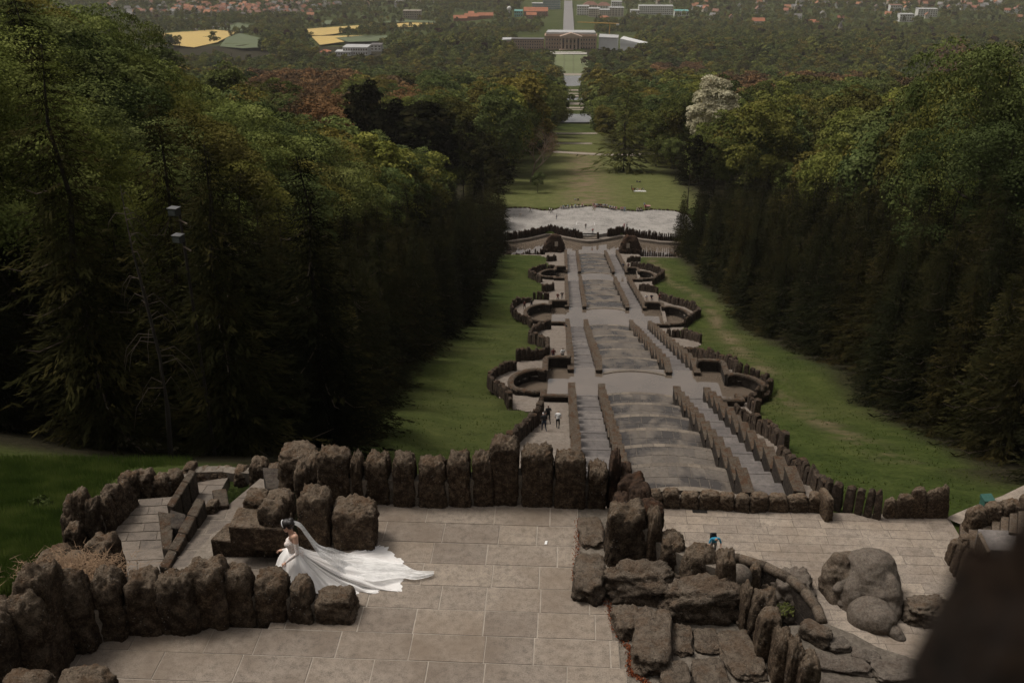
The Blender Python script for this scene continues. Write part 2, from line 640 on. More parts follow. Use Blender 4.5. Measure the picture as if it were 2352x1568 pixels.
def axis_points(lo, hi, core0, core1, step, grow):
    a = list(np.arange(core0, core1 + 1e-6, step))
    s, x = step, core1
    while x < hi:
        s *= grow
        x += s
        a.append(x)
    s, x = step, core0
    b = []
    while x > lo:
        s *= grow
        x -= s
        b.append(x)
    return np.array(b[::-1] + a)


gx = axis_points(-7000, 7000, -34, 52, 1.0, 1.09)
gy = axis_points(-300, 14000, 8, 300, 1.0, 1.045)
gv = np.zeros((len(gy), len(gx), 3))
zn = np.zeros((len(gy), len(gx), 4), dtype=np.float32)
zn[..., 3] = 1
for j, y in enumerate(gy):
    for i, x in enumerate(gx):
        gv[j, i] = (x, y, terr(x, y))
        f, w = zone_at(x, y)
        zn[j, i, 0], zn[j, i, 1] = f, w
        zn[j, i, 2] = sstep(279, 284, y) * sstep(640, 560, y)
W_, H_ = len(gx), len(gy)
ii, jj = np.meshgrid(np.arange(W_ - 1), np.arange(H_ - 1))
q = (jj * W_ + ii).ravel()
gf = np.stack([q, q + 1, q + W_ + 1, q + W_], 1)
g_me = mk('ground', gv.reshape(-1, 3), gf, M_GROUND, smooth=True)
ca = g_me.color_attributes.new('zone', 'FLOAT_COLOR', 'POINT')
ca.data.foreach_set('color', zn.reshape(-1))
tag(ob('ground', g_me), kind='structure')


# ------------------------------------------------------------------ rocks
def rock_mesh(name, seed, n=6, power=5.0, amp=0.10, freq=1.6, taper=0.15, mat=None, top_round=0.5, rough=0.03, smooth=True, lean=0.0):
    """an upright boulder in the unit box: x, y -0.5..0.5, z 0..1"""
    vid, vs, fs = {}, [], []

    def vert(a):
        k = tuple(int(round(c * 1000)) for c in a)
        if k not in vid:
            vid[k] = len(vs)
            vs.append(a)
        return vid[k]

    g = [-1 + 2 * i / n for i in range(n + 1)]
    for axis in range(3):
        for sgn in (-1, 1):
            for i in range(n):
                for j in range(n):
                    qd = []
                    for a, b in ((g[i], g[j]), (g[i + 1], g[j]), (g[i + 1], g[j + 1]), (g[i], g[j + 1])):
                        p = [0, 0, 0]
                        p[axis] = sgn
                        p[(axis + 1) % 3] = a
                        p[(axis + 2) % 3] = b
                        qd.append(vert(tuple(p)))
                    fs.append(tuple(qd if sgn > 0 else qd[::-1]))
    out = []
    sd = Vector((seed * 7.31, seed * 3.17, seed * 1.93))
    for p in vs:
        v = Vector(p)
        pw = power if v.z < 0 else power * (1 - top_round) + 2.2 * top_round
        L = (abs(v.x) ** pw + abs(v.y) ** pw + abs(v.z) ** pw) ** (1 / pw)
        v = v / L
        dn = mnoise.fractal(v * freq + sd, 1.0, 2.0, 4) * amp + mnoise.fractal(v * freq * 4 + sd, 1.0, 2.0, 3) * rough
        v = v * (1 + dn)
        tz = (v.z + 1) / 2
        k = 1 - taper * tz
        out.append((v.x * 0.5 * k + lean * tz, v.y * 0.5 * k, tz))
    return mk(name, out, fs, mat, smooth)


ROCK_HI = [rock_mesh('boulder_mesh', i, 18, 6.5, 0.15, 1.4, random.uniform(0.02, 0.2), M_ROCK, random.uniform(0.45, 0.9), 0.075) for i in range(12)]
ROCK_MD = [rock_mesh('wall_stone_mesh', 40 + i, 3, 8.0, 0.16, 1.7, random.uniform(0.02, 0.16), M_WALL, random.uniform(0.2, 0.6), 0.06, smooth=False, lean=random.uniform(-0.08, 0.08)) for i in range(10)]
ROCK_HG = [rock_mesh('grotto_stone_mesh', 60 + i, 2, 6.0, 0.25, 1.7, 0.2, M_HEDGE, 0.5, 0.06, smooth=False, lean=random.uniform(-0.1, 0.1)) for i in range(8)]
ROCK_SP = [rock_mesh('fallen_boulder_mesh', 80 + i, 18, 4.2, 0.26, 1.7, 0.1, M_ROCKG, 0.55, 0.13) for i in range(6)]


def polyline(pts, step):
    """walks a 3-D polyline; gives (point, direction, chosen length)"""
    out = []
    for a, b in zip(pts[:-1], pts[1:]):
        L = (b - a).length
        n = max(1, int(round(L / step)))
        for k in range(n):
            p = a.lerp(b, (k + 0.5) / n)
            out.append((p, (b - a).normalized(), L / n))
    return out


def stone_row(name, pts, label, cat='wall', h=(1.2, 1.7), step=0.62, depth=0.5, meshes=None, group=None, stretch=1.12, sink=0.25, part='stone', follow=None, top_fn=None):
    pts = [Vector(p) for p in pts]
    c = pts[len(pts) // 2]
    t = empty(name, (c.x, c.y, c.z), 0, label, cat, group)
    ms = meshes or ROCK_MD
    for p, dr, L in polyline(pts, step):
        k = random.uniform(0.8, 0.8)
        z = p.z if follow is None else follow(p.x, p.y)
        hh = random.uniform(*h)
        if top_fn:
            hh = top_fn(p) + random.uniform(-0.12, 0.12)
        o = ob(part, random.choice(ms), t, (p.x - c.x, p.y - c.y, z - c.z - sink), (random.uniform(-.05, .05), random.uniform(-.05, .05), math.atan2(dr.y, dr.x) + random.uniform(-.1, .1)),
               (L * stretch * k, depth * random.uniform(0.8, 1.2), hh + sink))
    return t


# ------------------------------------------------------------------ cascade: treads, channels, divider walls
SECTIONS = [(51.0, -33.9, 87.2, -46.6, 6, 12, 'top'), (93.6, -47.16, 147.6, -66.3, 6, 14, 'second'), (157.0, -66.96, 197.4, -77.9, 5, 11, 'third'), (203.8, -78.46, 243.4, -88.6, 5, 11, 'lowest')]
HW, CH = 6.6, 3.35                                   # half width of the cascade and of its middle flight


def arc(s, b):
    return b * (1 - (s / CH) ** 2)


cid = 0
TD = 0.85                                            # the first tread lies this part of a step below the weir
for d0, z0, d1, z1, nc, ns, nm in SECTIONS:
    cas = empty('cascade_flight', (AX, d0, z0), 0, f'{nm} flight of arched wet stone steps between stepped walls of the cascade', 'cascade')
    # bed of the middle flight, then its stones laid on it
    L, dz = (d1 - d0) / nc, (z1 - z0) / nc
    bed, nx = MB(), 14
    xs = [(-CH + 2 * CH * i / nx) for i in range(nx + 1)]
    for k in range(nc):
        ya, yb = d0 + k * L - d0, d0 + (k + 1) * L - d0
        z = dz * (k + TD)
        ba = 0 if k == 0 else 0.55
        bb = 0.55
        va, fa = [], []
        for s in xs:
            cz = 0.03 * (1 - (s / CH) ** 2)
            va += [(s, ya + arc(s, ba), z + cz - 0.02), (s, yb + arc(s, bb), z + cz - 0.02), (s, yb + arc(s, bb), z + dz + cz - 0.3)]
        for i in range(nx):
            fa += [(3 * i, 3 * i + 3, 3 * i + 4, 3 * i + 1), (3 * i + 1, 3 * i + 4, 3 * i + 5, 3 * i + 2)]
        bed.add(va, fa)
    ob('bed', bed.mesh('bed', M_MORTAR if nm in ('top', 'second') else M_TREAD), cas)
    if nm in ('top', 'second'):
        rows, cols = (4, 8) if nm == 'top' else (4, 6)
        for k in range(nc):
            ya0, yb0 = k * L, (k + 1) * L
            # only the outer part of each tread can be seen from above; it is laid in courses
            for r_ in range(rows):
                t0, t1 = r_ / rows, (r_ + 1) / rows
                cuts = [0.0]
                while cuts[-1] < 1:
                    cuts.append(cuts[-1] + random.uniform(.7, 1.5) / cols)
                cuts = [c_ for c_ in cuts if c_ < 1 - .4 / cols] + [1.0]
                for ca_, cb_ in zip(cuts[:-1], cuts[1:]):
                    sa = -CH + 2 * CH * ca_ + 0.02
                    sb = -CH + 2 * CH * cb_ - 0.02
                    vv = []
                    for zz in (-0.05, 0.0):
                        for s, t in ((sa, t0), ((sa + sb) / 2, t0), (sb, t0), (sb, t1), ((sa + sb) / 2, t1), (sa, t1)):
                            b0 = 0 if k == 0 else 0.55
                            y = (ya0 + arc(s, b0)) * (1 - t) + (yb0 + arc(s, 0.55)) * t
                            y += 0.018 if t == t0 else -0.018
                            if r_ == rows - 1 and t == t1:
                                y += 0.06
                            vv.append((s, y, dz * (k + TD) + 0.03 * (1 - (s / CH) ** 2) + zz + (0.012 if zz == 0 else 0)))
                    ff = [(6, 7, 8, 9, 10, 11), (0, 1, 7, 6), (1, 2, 8, 7), (2, 3, 9, 8), (3, 4, 10, 9), (4, 5, 11, 10), (5, 0, 6, 11)]
                    ob('tread_stone', mk('tread_stone', vv, ff, M_TREAD), cas)
    m = MB()
    for i in range(nx):
        sa, sb = xs[i], xs[i + 1]
        m.prism([(sa, arc(sa, .9) - .25), (sb, arc(sb, .9) - .25), (sb, .2 + arc(sb, .9)), (sa, .2 + arc(sa, .9))], dz * 1.2, .03)
    ob('weir', m.mesh('weir', M_NOSE), cas)
    # a proud nosing along the lip of every tread
    for k in range(nc):
        yb0 = (k + 1) * L
        ncol = 8 if nm == 'top' else 4
        for c_ in range(ncol):
            sa, sb = -CH + 2 * CH * c_ / ncol + .012, -CH + 2 * CH * (c_ + 1) / ncol - .012
            vv = []
            for zz in (-0.3, 0.02):
                for s, o_ in ((sa, -.34), ((sa + sb) / 2, -.34), (sb, -.34), (sb, .10), ((sa + sb) / 2, .10), (sa, .10)):
                    vv.append((s, yb0 + arc(s, 0.55) + o_, dz * (k + TD) + 0.03 * (1 - (s / CH) ** 2) + zz))
            ff = [(6, 7, 8, 9, 10, 11), (0, 1, 7, 6), (1, 2, 8, 7), (2, 3, 9, 8), (3, 4, 10, 9), (4, 5, 11, 10), (5, 0, 6, 11)]
            ob('nosing_stone', mk('nosing_stone', vv, ff, M_NOSE), cas)
    # side channels: flat steps
    Ls, dzs = (d1 - d0) / ns, (z1 - z0) / ns
    for sgn in (-1, 1):
        a, b = sorted((sgn * (CH + 0.62), sgn * (HW - 0.3)))
        for k in range(ns):
            m = MB()
            m.box(a, b, k * Ls, (k + 1) * Ls + 0.05, dzs * (k + 2) - 0.4, dzs * (k + .8) - 0.02 * (k % 2))
            ob('channel_step', m.mesh('channel_step', M_CHAN), cas)
            m = MB()
            m.box(a + .004, b - .004, (k + 1) * Ls - .22, (k + 1) * Ls + .09, dzs * (k + 2) - 0.3, dzs * (k + .8) + .010)
            ob('channel_nosing', m.mesh('channel_nosing', M_CHAN), cas)
        for w_off, wd, hh, nb in ((CH + 0.31, 0.62, 0.95, ns), (HW, 0.62, 1.0, ns)):
            for k in range(nb):
                m = MB()
                g = random.uniform(-0.03, 0.03)
                hk = hh + random.uniform(-0.08, 0.08)
                ln = Ls * random.uniform(0.9, 0.97)
                x0 = sgn * w_off
                m.box(x0 - wd / 2 + g, x0 + wd / 2 + g, k * Ls, k * Ls + ln, dzs * (k + 2.6) - 1.1, dzs * (k + .45) + hk - 0.25)
                ob('wall_block', m.mesh('wall_block', M_ASH), cas)
                m = MB()
                e = 0.05
                m.prism([(x0 - wd / 2 - e + g, k * Ls + 0.02), (x0 + wd / 2 + e + g, k * Ls + 0.02), (x0 + wd / 2 + e * random.uniform(.3, 1.4) + g, k * Ls + ln + 0.03), (x0 - wd / 2 - e * random.uniform(.3, 1.4) + g, k * Ls + ln + 0.03)],
                        dzs * (k + .45) + hk - 0.247, [dzs * (k + .45) + hk + random.uniform(-.03, .05) for _ in range(4)])
                ob('cap_stone', m.mesh('cap_stone', M_CAP), cas)

# ------------------------------------------------------------------ basins
ORD = ['upper', 'middle', 'lower']


def basin_path(i, sgn):
    d0, d1, z, dc, sc, r = BASINS[i]
    p = [(HW + 0.2, d0), (sc, d0), (sc, dc - r * 0.86)]
    for k in range(1, 12):
        a = -math.pi / 2 + math.pi * k / 12
        p.append((sc + math.cos(a) * r, dc + math.sin(a) * r))
    p += [(sc, dc + r * 0.86), (sc, d1 - 0.6), (sc - 0.3, d1 - 0.1), (HW + 0.6, d1), (HW + 0.1, d1 - 0.15)]
    return [Vector((AX + sgn * a, b, 0)) for a, b in p]


for i, (d0, d1, zw, dc, sc, r) in enumerate(BASINS):
    poly = [(p.x, p.y) for p in basin_path(i, 1)] + [(p.x, p.y) for p in reversed(basin_path(i, -1))]
    m = MB()
    m.add([(x, y, zw) for x, y in poly], [tuple(range(len(poly)))[::-1]])
    w = m.mesh('pool_water', M_WATER)
    w.flip_normals() if w.polygons[0].normal.z < 0 else None
    tag(ob('pool_water', w), kind='structure')
    for sgn in (-1, 1):
        side = 'left' if sgn < 0 else 'right'
        t = empty('basin_parapet', (AX + sgn * sc, dc, zw), 0, f'low curved stone parapet round the {side} lobe of the {ORD[i]} basin', 'parapet')
        pts = basin_path(i, sgn)
        zt = prof(dc)
        for k, (p, dr, L) in enumerate(polyline(pts, 1.0)):
            zt_k = max(prof(p.y), zw + 0.5) + 0.75
            rz = math.atan2(dr.y, dr.x)
            m = MB()
            m.box(-L / 2 - 0.05, L / 2 + 0.05, -0.2 + .004 * (k % 3), 0.2 - .004 * (k % 3), zw - 0.6, zt_k - 0.22 - random.uniform(0, .03))
            ob('face_stone', m.mesh('face_stone', M_ASH), t, (p.x - t.location.x, p.y - t.location.y, -zw), (0, 0, rz))
            m = MB()
            m.prism([(-L / 2 + .01, -0.30), (L / 2 - .01, -0.30), (L / 2 + 0.02, 0.30), (-L / 2 - 0.02, 0.30)], zt_k - 0.22, zt_k - 0.02)
            m.prism([(-L / 2 + .03, -0.2), (L / 2 - .03, -0.2), (L / 2 - .03, 0.2), (-L / 2 + 0.03, 0.2)], zt_k - 0.021, zt_k + 0.04)
            ob('coping_stone', m.mesh('coping_stone', M_CAP), t, (p.x - t.location.x, p.y - t.location.y, -zw), (0, 0, rz))

# ------------------------------------------------------------------ side paths with shallow steps, inside the boundary walls
v, f = [], []
ROW, CW = 0.6, 0.6
ylo, yhi = 47.6, 246.0
for j in range(int((yhi - ylo) / ROW)):
    y = ylo + j * ROW
    z = math.floor(prof(y + ROW / 2) / 0.16) * 0.16 + 0.1
    zn_ = math.floor(prof(y + ROW * 1.5) / 0.16) * 0.16 + 0.1
    for i in range(int(56 / CW)):
        x = AX - 28 + i * CW
        cx, cy = x + CW / 2, y + ROW / 2
        if (abs(cx - AX) < HW - 0.1 and y > 50.2) or not in_poly(ZONE, cx, cy) or in_basin(cx, cy, -0.15):
            continue
        b = len(v)
        v += [(x, y, z), (x + CW, y, z), (x + CW, y + ROW, z), (x, y + ROW, z), (x + CW, y + ROW, zn_), (x, y + ROW, zn_)]
        f.append((b, b + 1, b + 2, b + 3))
        if abs(zn_ - z) > 0.01:
            f.append((b + 3, b + 2, b + 4, b + 5))
tag(ob('side_path', mk('side_path', v, f, M_PATH)), kind='structure')

# ------------------------------------------------------------------ boundary walls of upright stones
GW = lambda pts: [G(u, v_) for u, v_ in pts]


def wall(side, a, b, label, h=(1.3, 1.75), src=None):
    s = LEFT_W if side == 'L' else RIGHT_W
    stone_row('boundary_wall', s[a:b + 1], label, 'wall', h, 0.62, 0.5)


wall('L', 0, 3, 'mossy upright stone wall left of the topmost side stairs')
wall('L', 4, 8, 'mossy stone wall curving round the upper left basin walkway', (1.0, 1.6))
wall('L', 9, 16, 'jagged stone wall zigzagging below the upper left basin')
wall('L', 17, 23, 'mossy stone wall curving round the middle left basin walkway', (1.0, 1.6))
wall('L', 24, 25, 'short straight stone wall below the middle left basin')
wall('L', 26, 27, 'short stone wall above the lower left basin')
wall('L', 28, 32, 'mossy stone wall curving round the lower left basin walkway', (1.1, 1.7))
wall('L', 33, 34, 'stub of stone wall at the foot of the left side stairs')
wall('R', 0, 1, 'long row of thin upright stones beside the right terrace lawn', (1.3, 1.7))
wall('R', 2, 4, 'mossy upright stone wall right of the topmost side stairs')
wall('R', 5, 9, 'stone wall curving round the upper right basin walkway', (1.1, 1.7))
wall('R', 9, 13, 'tall upright stone wall below the upper right basin', (1.4, 1.9))
wall('R', 14, 16, 'short mossy stone wall above the middle right basin')
wall('R', 17, 21, 'mossy stone wall curving round the middle right basin walkway')
wall('R', 22, 23, 'short stone wall above the lower right basin')
wall('R', 24, 28, 'mossy stone wall curving round the lower right basin walkway')
wall('R', 29, 30, 'stub of stone wall at the foot of the right side stairs')

# ------------------------------------------------------------------ lowest basin, plaza
ZP, ZN, ZWALK = -87.6, -89.2, -88.5
tag(ob('pool_water', mk('pool_water', [(AX - 46, 240, ZN), (AX + 46, 240, ZN), (AX + 46, 262, ZN), (AX - 46, 262, ZN)], [(0, 1, 2, 3)], M_WATER)), kind='structure')
WALKV = [(1100, 556), (1162.7, 556), (1215, 548), (1262, 537), (1295, 545), (1334.6, 552), (1348, 553.5), (1362, 553), (1395, 548), (1428, 541.6), (1471, 550), (1520, 556), (1569, 558), (1640, 558)]
WALKW = [P(u, v_, ZWALK) for u, v_ in WALKV]
m = MB()
back = [Vector((p.x, p.y + 1.7, 0)) for p in WALKW]
for i in range(len(WALKW) - 1):
    a, b = WALKW[i], WALKW[i + 1]
    c, e = back[i + 1], back[i]
    m.prism([(a.x, a.y), (b.x, b.y), (c.x, c.y + 1), (e.x, e.y + 1)], ZN - 0.8, ZWALK)
tag(ob('walkway', m.mesh('walkway', M_PATH)), kind='structure')
# plaza sheet
PLV = [(1100, 490), (1145, 482), (1178, 478), (1211, 478), (1247, 484), (1266, 484), (1288, 478), (1360, 474), (1418, 482), (1459, 486), (1500, 482), (1549, 485), (1588, 497), (1640, 512)]
far = [P(u, v_, ZP) for u, v_ in PLV]
m = MB()
nearp = [Vector((p.x, p.y + 2.0, ZP)) for p in WALKW]
poly = [(p.x, p.y) for p in nearp] + [(p.x, p.y) for p in reversed(far)]
m.prism(poly, ZP - 1.2, ZP)
tag(ob('plaza', m.mesh('plaza', M_PLAZA)), kind='structure')
kerb = stone_row('plaza_kerb', [Vector((p.x, p.y + 0.2, ZP)) for p in far], 'low dark stone kerb along the far edge of the gravel plaza', 'kerb', (0.3, 0.5), 1.3, 0.4, ROCK_HG, part='kerb_stone')
# wall of upright stones in scallops, left and right of the steps
for nm, sl in (('left', WALKW[1:6]), ('right', WALKW[8:13])):
    pts = [Vector((p.x, p.y + 1.55, ZWALK)) for p in sl]
    pts = [Vector((pts[0].x - (8 if nm == 'left' else 0), pts[0].y, ZWALK))] + pts if nm == 'left' else pts + [Vector((pts[-1].x + 8, pts[-1].y, ZWALK))]
    stone_row('scalloped_wall', pts, f'dark rust brown stone wall in scallops {nm} of the plaza steps', 'wall', (1.9, 2.5), 0.5, 0.75, ROCK_HG)
cx_ = (WALKW[6].x + WALKW[7].x) / 2
st = empty('plaza_steps', (cx_, WALKW[6].y + 1.6, ZWALK), 0, 'three broad pale steps up to the plaza between two posts', 'steps')
for k in range(3):
    m = MB()
    m.box(-1.9, 1.9, 0.05 + 0.45 * k, 2.2, 0.003, 0.3 * (k + 1))
    ob('step', m.mesh('step', M_GRAVEL), st)
for sx in (-2.2, 2.2):
    ob('post', ROCK_HG[0], st, (sx, 0.5, 0), (0, 0, 0.3), (0.7, 0.7, 1.9))
# pale frame painted on the plaza, drain slots
c0 = P(1345, 517, ZP)
m = MB()
for x0, x1, y0, y1 in ((-2.6, 2.6, 0, .18), (-2.6, 2.6, 2.4, 2.58), (-2.6, -2.42, .18, 2.4), (2.42, 2.6, .18, 2.4), (-.1, 2.42, 1.2, 1.35)):
    m.add([(c0.x + x0, c0.y + y0, ZP + .006), (c0.x + x1, c0.y + y0, ZP + .006), (c0.x + x1, c0.y + y1, ZP + .006), (c0.x + x0, c0.y + y1, ZP + .006)], [(0, 1, 2, 3)])
tag(ob('painted_marking', m.mesh('painted_marking', plain('worn white paint', (0.5, 0.48, 0.45)))), kind='structure')


# grotto mounds: stacked upright stones round a rubble core
def mound(u, v_, w, h, label, plaque_dx):
    c = P(u, v_, ZN)
    t = empty('grotto_rock', (c.x, c.y, ZN - 0.3), 0, label, 'grotto')
    core = rock_mesh('core', u, 8, 3.0, 0.2, 1.6, 0.45, M_HEDGE, 0.7, 0.06)
    ob('core', core, t, scale=(w, 3.4, h * 0.96))
    for k in range(46):
        a = random.uniform(math.pi, 2 * math.pi) if k < 36 else random.uniform(0, math.pi)
        lv = random.random() ** 1.3
        rr = (1 - 0.62 * lv)
        z0 = lv * h * 0.72
        ob('stone', random.choice(ROCK_HG), t, (math.cos(a) * w * 0.5 * rr, math.sin(a) * 1.7 * rr, z0 - 0.2), (random.uniform(-.2, .2), random.uniform(-.2, .2), a + math.pi / 2), (0.75, 0.6, random.uniform(1.0, 1.7)))
    m = MB()
    m.box(-0.42, 0.42, -0.06, 0.06, -0.62, 0.62)
    ob('plaque', m.mesh('plaque', M_GRAVEL), t, (plaque_dx, -1.35, h * 0.58), (R(-14), 0, 0))


mound(1273, 583, 6.6, 6.0, 'rough brown grotto mound with a pale plaque left of the pool', 0.5)
mound(1446, 587, 7.2, 6.0, 'rough brown grotto mound with a pale plaque right of the pool', -0.6)
for nm, vs in (('left', [(1120, 603), (1170, 597), (1205, 592), (1240, 588), (1262, 585)]), ('right', [(1470, 588), (1500, 590), (1535, 594), (1570, 598), (1620, 600)])):
    stone_row('pool_wall', [P(u, v_, -89.0) for u, v_ in vs], f'ragged low brown rock wall along the near {nm} edge of the lowest pool', 'wall', (1.1, 2.2), 0.55, 0.7, ROCK_HG)
for sx in (-1, 1):
    m = MB()
    x0, x1 = sorted((AX + sx * 7.0, AX + sx * 34))
    m.box(x0, x1, 232.0, 241.2, -90.5, -86.2 if False else -87.9)
    tag(ob('pool_apron', m.mesh('pool_apron', M_PATH)), kind='structure')

# ------------------------------------------------------------------ lower terrace
ZL = -33.0


def paving(name, rows, x_fn, z, mat, wmin, wmax, thick=0.09, gap=0.012, joint=M_JOINT, keep=None, seed=3):
    rr = random.Random(seed)
    x0 = min(x_fn(y)[0] for y in rows)
    x1 = max(x_fn(y)[1] for y in rows)
    m = MB()
    for ya, yb in zip(rows[:-1], rows[1:]):
        a, b = x_fn((ya + yb) / 2)
        m.box(a, b, ya, yb + 0.0005, z - thick - 0.5, z - 0.008)
    t = ob(name, m.mesh(name, joint))
    tag(t, kind='structure')
    for ya, yb in zip(rows[:-1], rows[1:]):
        a, b = x_fn((ya + yb) / 2)
        x = a - rr.uniform(0, wmax * 0.6)
        while x < b:
            w = rr.uniform(wmin, wmax)
            xa, xb = max(a, x), min(b, x + w)
            x += w
            if xb - xa < 0.12 or (keep and not keep((xa + xb) / 2, (ya + yb) / 2)):
                continue
            g = gap * rr.uniform(0.7, 1.4)
            dz = rr.uniform(-0.003, 0.004)
            m = MB()
            j = [rr.uniform(-.006, .006) for _ in range(4)]
            m.prism([(xa + g, ya + g + j[0]), (xb - g, ya + g + j[1]), (xb - g + j[2], yb - g), (xa + g + j[3], yb - g)], z - thick, z + dz)
            ob('paving_slab', m.mesh('paving_slab', mat), t)
    return t


rows = list(np.arange(34.6, 48.7, 0.77))
_ax = [(P(u, v_, -32.0).y, P(u, v_, -32.0).x) for u, v_ in ((1640, 1265), (1700, 1274), (1760, 1292), (1815, 1320), (1850, 1350), (1878, 1388), (1890, 1420))]
_ax.sort()


def low_x(y):
    return (float(np.interp(y, [a for a, b in _ax], [b for a, b in _ax])) if y < _ax[-1][0] + .3 else 2.6, 26.0 if y < 45.6 else 22.4)


paving('lower_terrace', rows, low_x, ZL, M_PAVE2, 1.1, 2.5, gap=0.012, joint=plain('dark joint', (0.10, 0.083, 0.068), 0.95))
GR = P(1606, 1168, ZL)
gr = empty('drain_grate', (GR.x, GR.y, ZL), 0, 'dark square metal drain grate in the lower terrace paving', 'grate')
M_IRON = plain('rusty iron', (0.02, 0.016, 0.013), 0.6)
m = MB()
m.box(-.42, .42, -.42, .42, 0.004, 0.012)
ob('backing', m.mesh('backing', plain('drain dark', (0.008, 0.007, 0.006), 0.9)), gr)
for k in range(9):
    m = MB()
    m.box(-.42, .42, -.40 + .095 * k, -.36 + .095 * k, .0125, .035)
    ob('bar', m.mesh('bar', M_IRON), gr)
# parapet of rounded blocks at the head of the cascade
base = [P(u, v_, ZL) for u, v_ in ((1478, 1160), (1560, 1160), (1650, 1164), (1720, 1170), (1760, 1168), (1900, 1170))]
t = empty('terrace_parapet', (base[2].x, base[2].y, ZL), 0, 'row of rounded dark stone blocks at the head of the cascade', 'parapet')
for p, dr, L in polyline(base, 1.05):
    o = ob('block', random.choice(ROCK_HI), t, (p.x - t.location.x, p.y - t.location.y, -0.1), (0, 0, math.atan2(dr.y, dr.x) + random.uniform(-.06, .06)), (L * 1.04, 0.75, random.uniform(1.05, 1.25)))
p = P(1891, 1180, ZL)
ob('end_stone', ROCK_HI[3], t, (p.x - t.location.x, p.y - t.location.y, -0.1), (0, 0, R(100)), (1.5, 0.5, 1.6))
# wall right of the opening: thin stones, then broad pointed slabs
stone_row('terrace_wall', [P(u, v_, ZL) for u, v_ in ((1910, 1158), (1960, 1175), (2024, 1192))], 'mossy upright stone wall at the corner of the lower terrace', 'wall', (1.4, 1.8), 0.6, 0.5)
t = empty('slab_wall', P(2100, 1184, ZL), 0, 'five broad pointed stone slabs standing in a row beside the lawn', 'wall')
for u0, u1, hh, rz in ((2028, 2052, 1.35, 0), (2052, 2090, 1.6, .02), (2088, 2120, 2.0, -.03), (2118, 2158, 2.0, .02), (2155, 2176, 2.2, -.05)):
    a, b = P(u0, 1184, ZL), P(u1, 1184, ZL)
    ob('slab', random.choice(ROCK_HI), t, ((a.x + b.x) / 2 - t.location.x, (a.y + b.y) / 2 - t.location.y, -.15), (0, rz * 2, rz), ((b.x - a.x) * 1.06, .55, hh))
# gravel path running off behind the terrace
pp = [P(u, v_, -33.0) for u, v_ in ((2172, 1190), (2230, 1165), (2300, 1140), (2352, 1115), (2420, 1090), (2500, 1120), (2420, 1200), (2340, 1230), (2230, 1215))]
m = MB()
m.add([(p.x, p.y, -32.96) for p in pp], [tuple(range(len(pp)))[::-1]])
me = m.mesh('gravel_path', M_GRAVEL)
if me.polygons[0].normal.z < 0:
    me.flip_normals()
tag(ob('gravel_path', me), kind='structure')

# ------------------------------------------------------------------ upper terrace
ZU = -12.0
rows = list(np.arange(10.9, 18.2, 0.66))


def up_x(y):
    r_ = float(np.interp(y, [11, 12.6, 13.9, 14.6, 15.2, 18.2], [1.35, 1.25, 1.05, 1.0, 0.47, 0.5]))
    return (-9.6 if y < 13.75 else -5.0, r_)


up = paving('upper_terrace', rows, up_x, ZU, M_PAVE, 0.75, 1.45, gap=0.010, seed=11)
m = MB()
m.box(-10.4, 1.2, 9.0, 13.7, -34, ZU - 0.60)
m.box(-5.0, 0.4, 13.7, 18.35, -34, ZU - 0.60)
m.box(-10.4, -5.0, 13.7, 18.0, -34, -15.2)
tag(ob('terrace_wall', m.mesh('terrace_wall', M_ASH)), 'dark stone retaining wall carrying the upper terrace', 'wall')
litter = P(1253, 1247, ZU)
m = MB()
m.add([(litter.x - .02, litter.y - .05, ZU + .012), (litter.x + .03, litter.y - .045, ZU + .014), (litter.x + .04, litter.y + .05, ZU + .03), (litter.x - .008, litter.y + .055, ZU + .013)], [(0, 1, 2, 3)])
tag(ob('paper_scrap', m.mesh('paper_scrap', plain('paper', (0.8, 0.79, 0.77)))), 'small white paper scrap lying on the upper terrace slabs', 'litter')


def rockV(parent, x0, x1, yt, yb, z, depth=0.5, mesh=None, mat=None, rz=0.0, tilt=0.0, part='stone', sink=0.22, wide=1.05, stretch_h=1.0):
    u = (x0 + x1) / 2
    b = P(u, yb, z)
    cd = proj(b)[2]
    w = (x1 - x0) * cd / FPX * wide
    top = PD(u, yt, b.y + depth * 0.5)
    h = max(0.12, (top.z - z)) * stretch_h
    me = mesh if mesh is not None else random.choice(ROCK_HI)
    o = ob(part, me, parent, (b.x - parent.location.x, b.y + depth * 0.45 - parent.location.y, z - parent.location.z - sink), (0, tilt, rz), (w, depth, h + sink))
    if mat is not None:
        o.material_slots[0].link = 'OBJECT'
        o.material_slots[0].material = mat
    return o


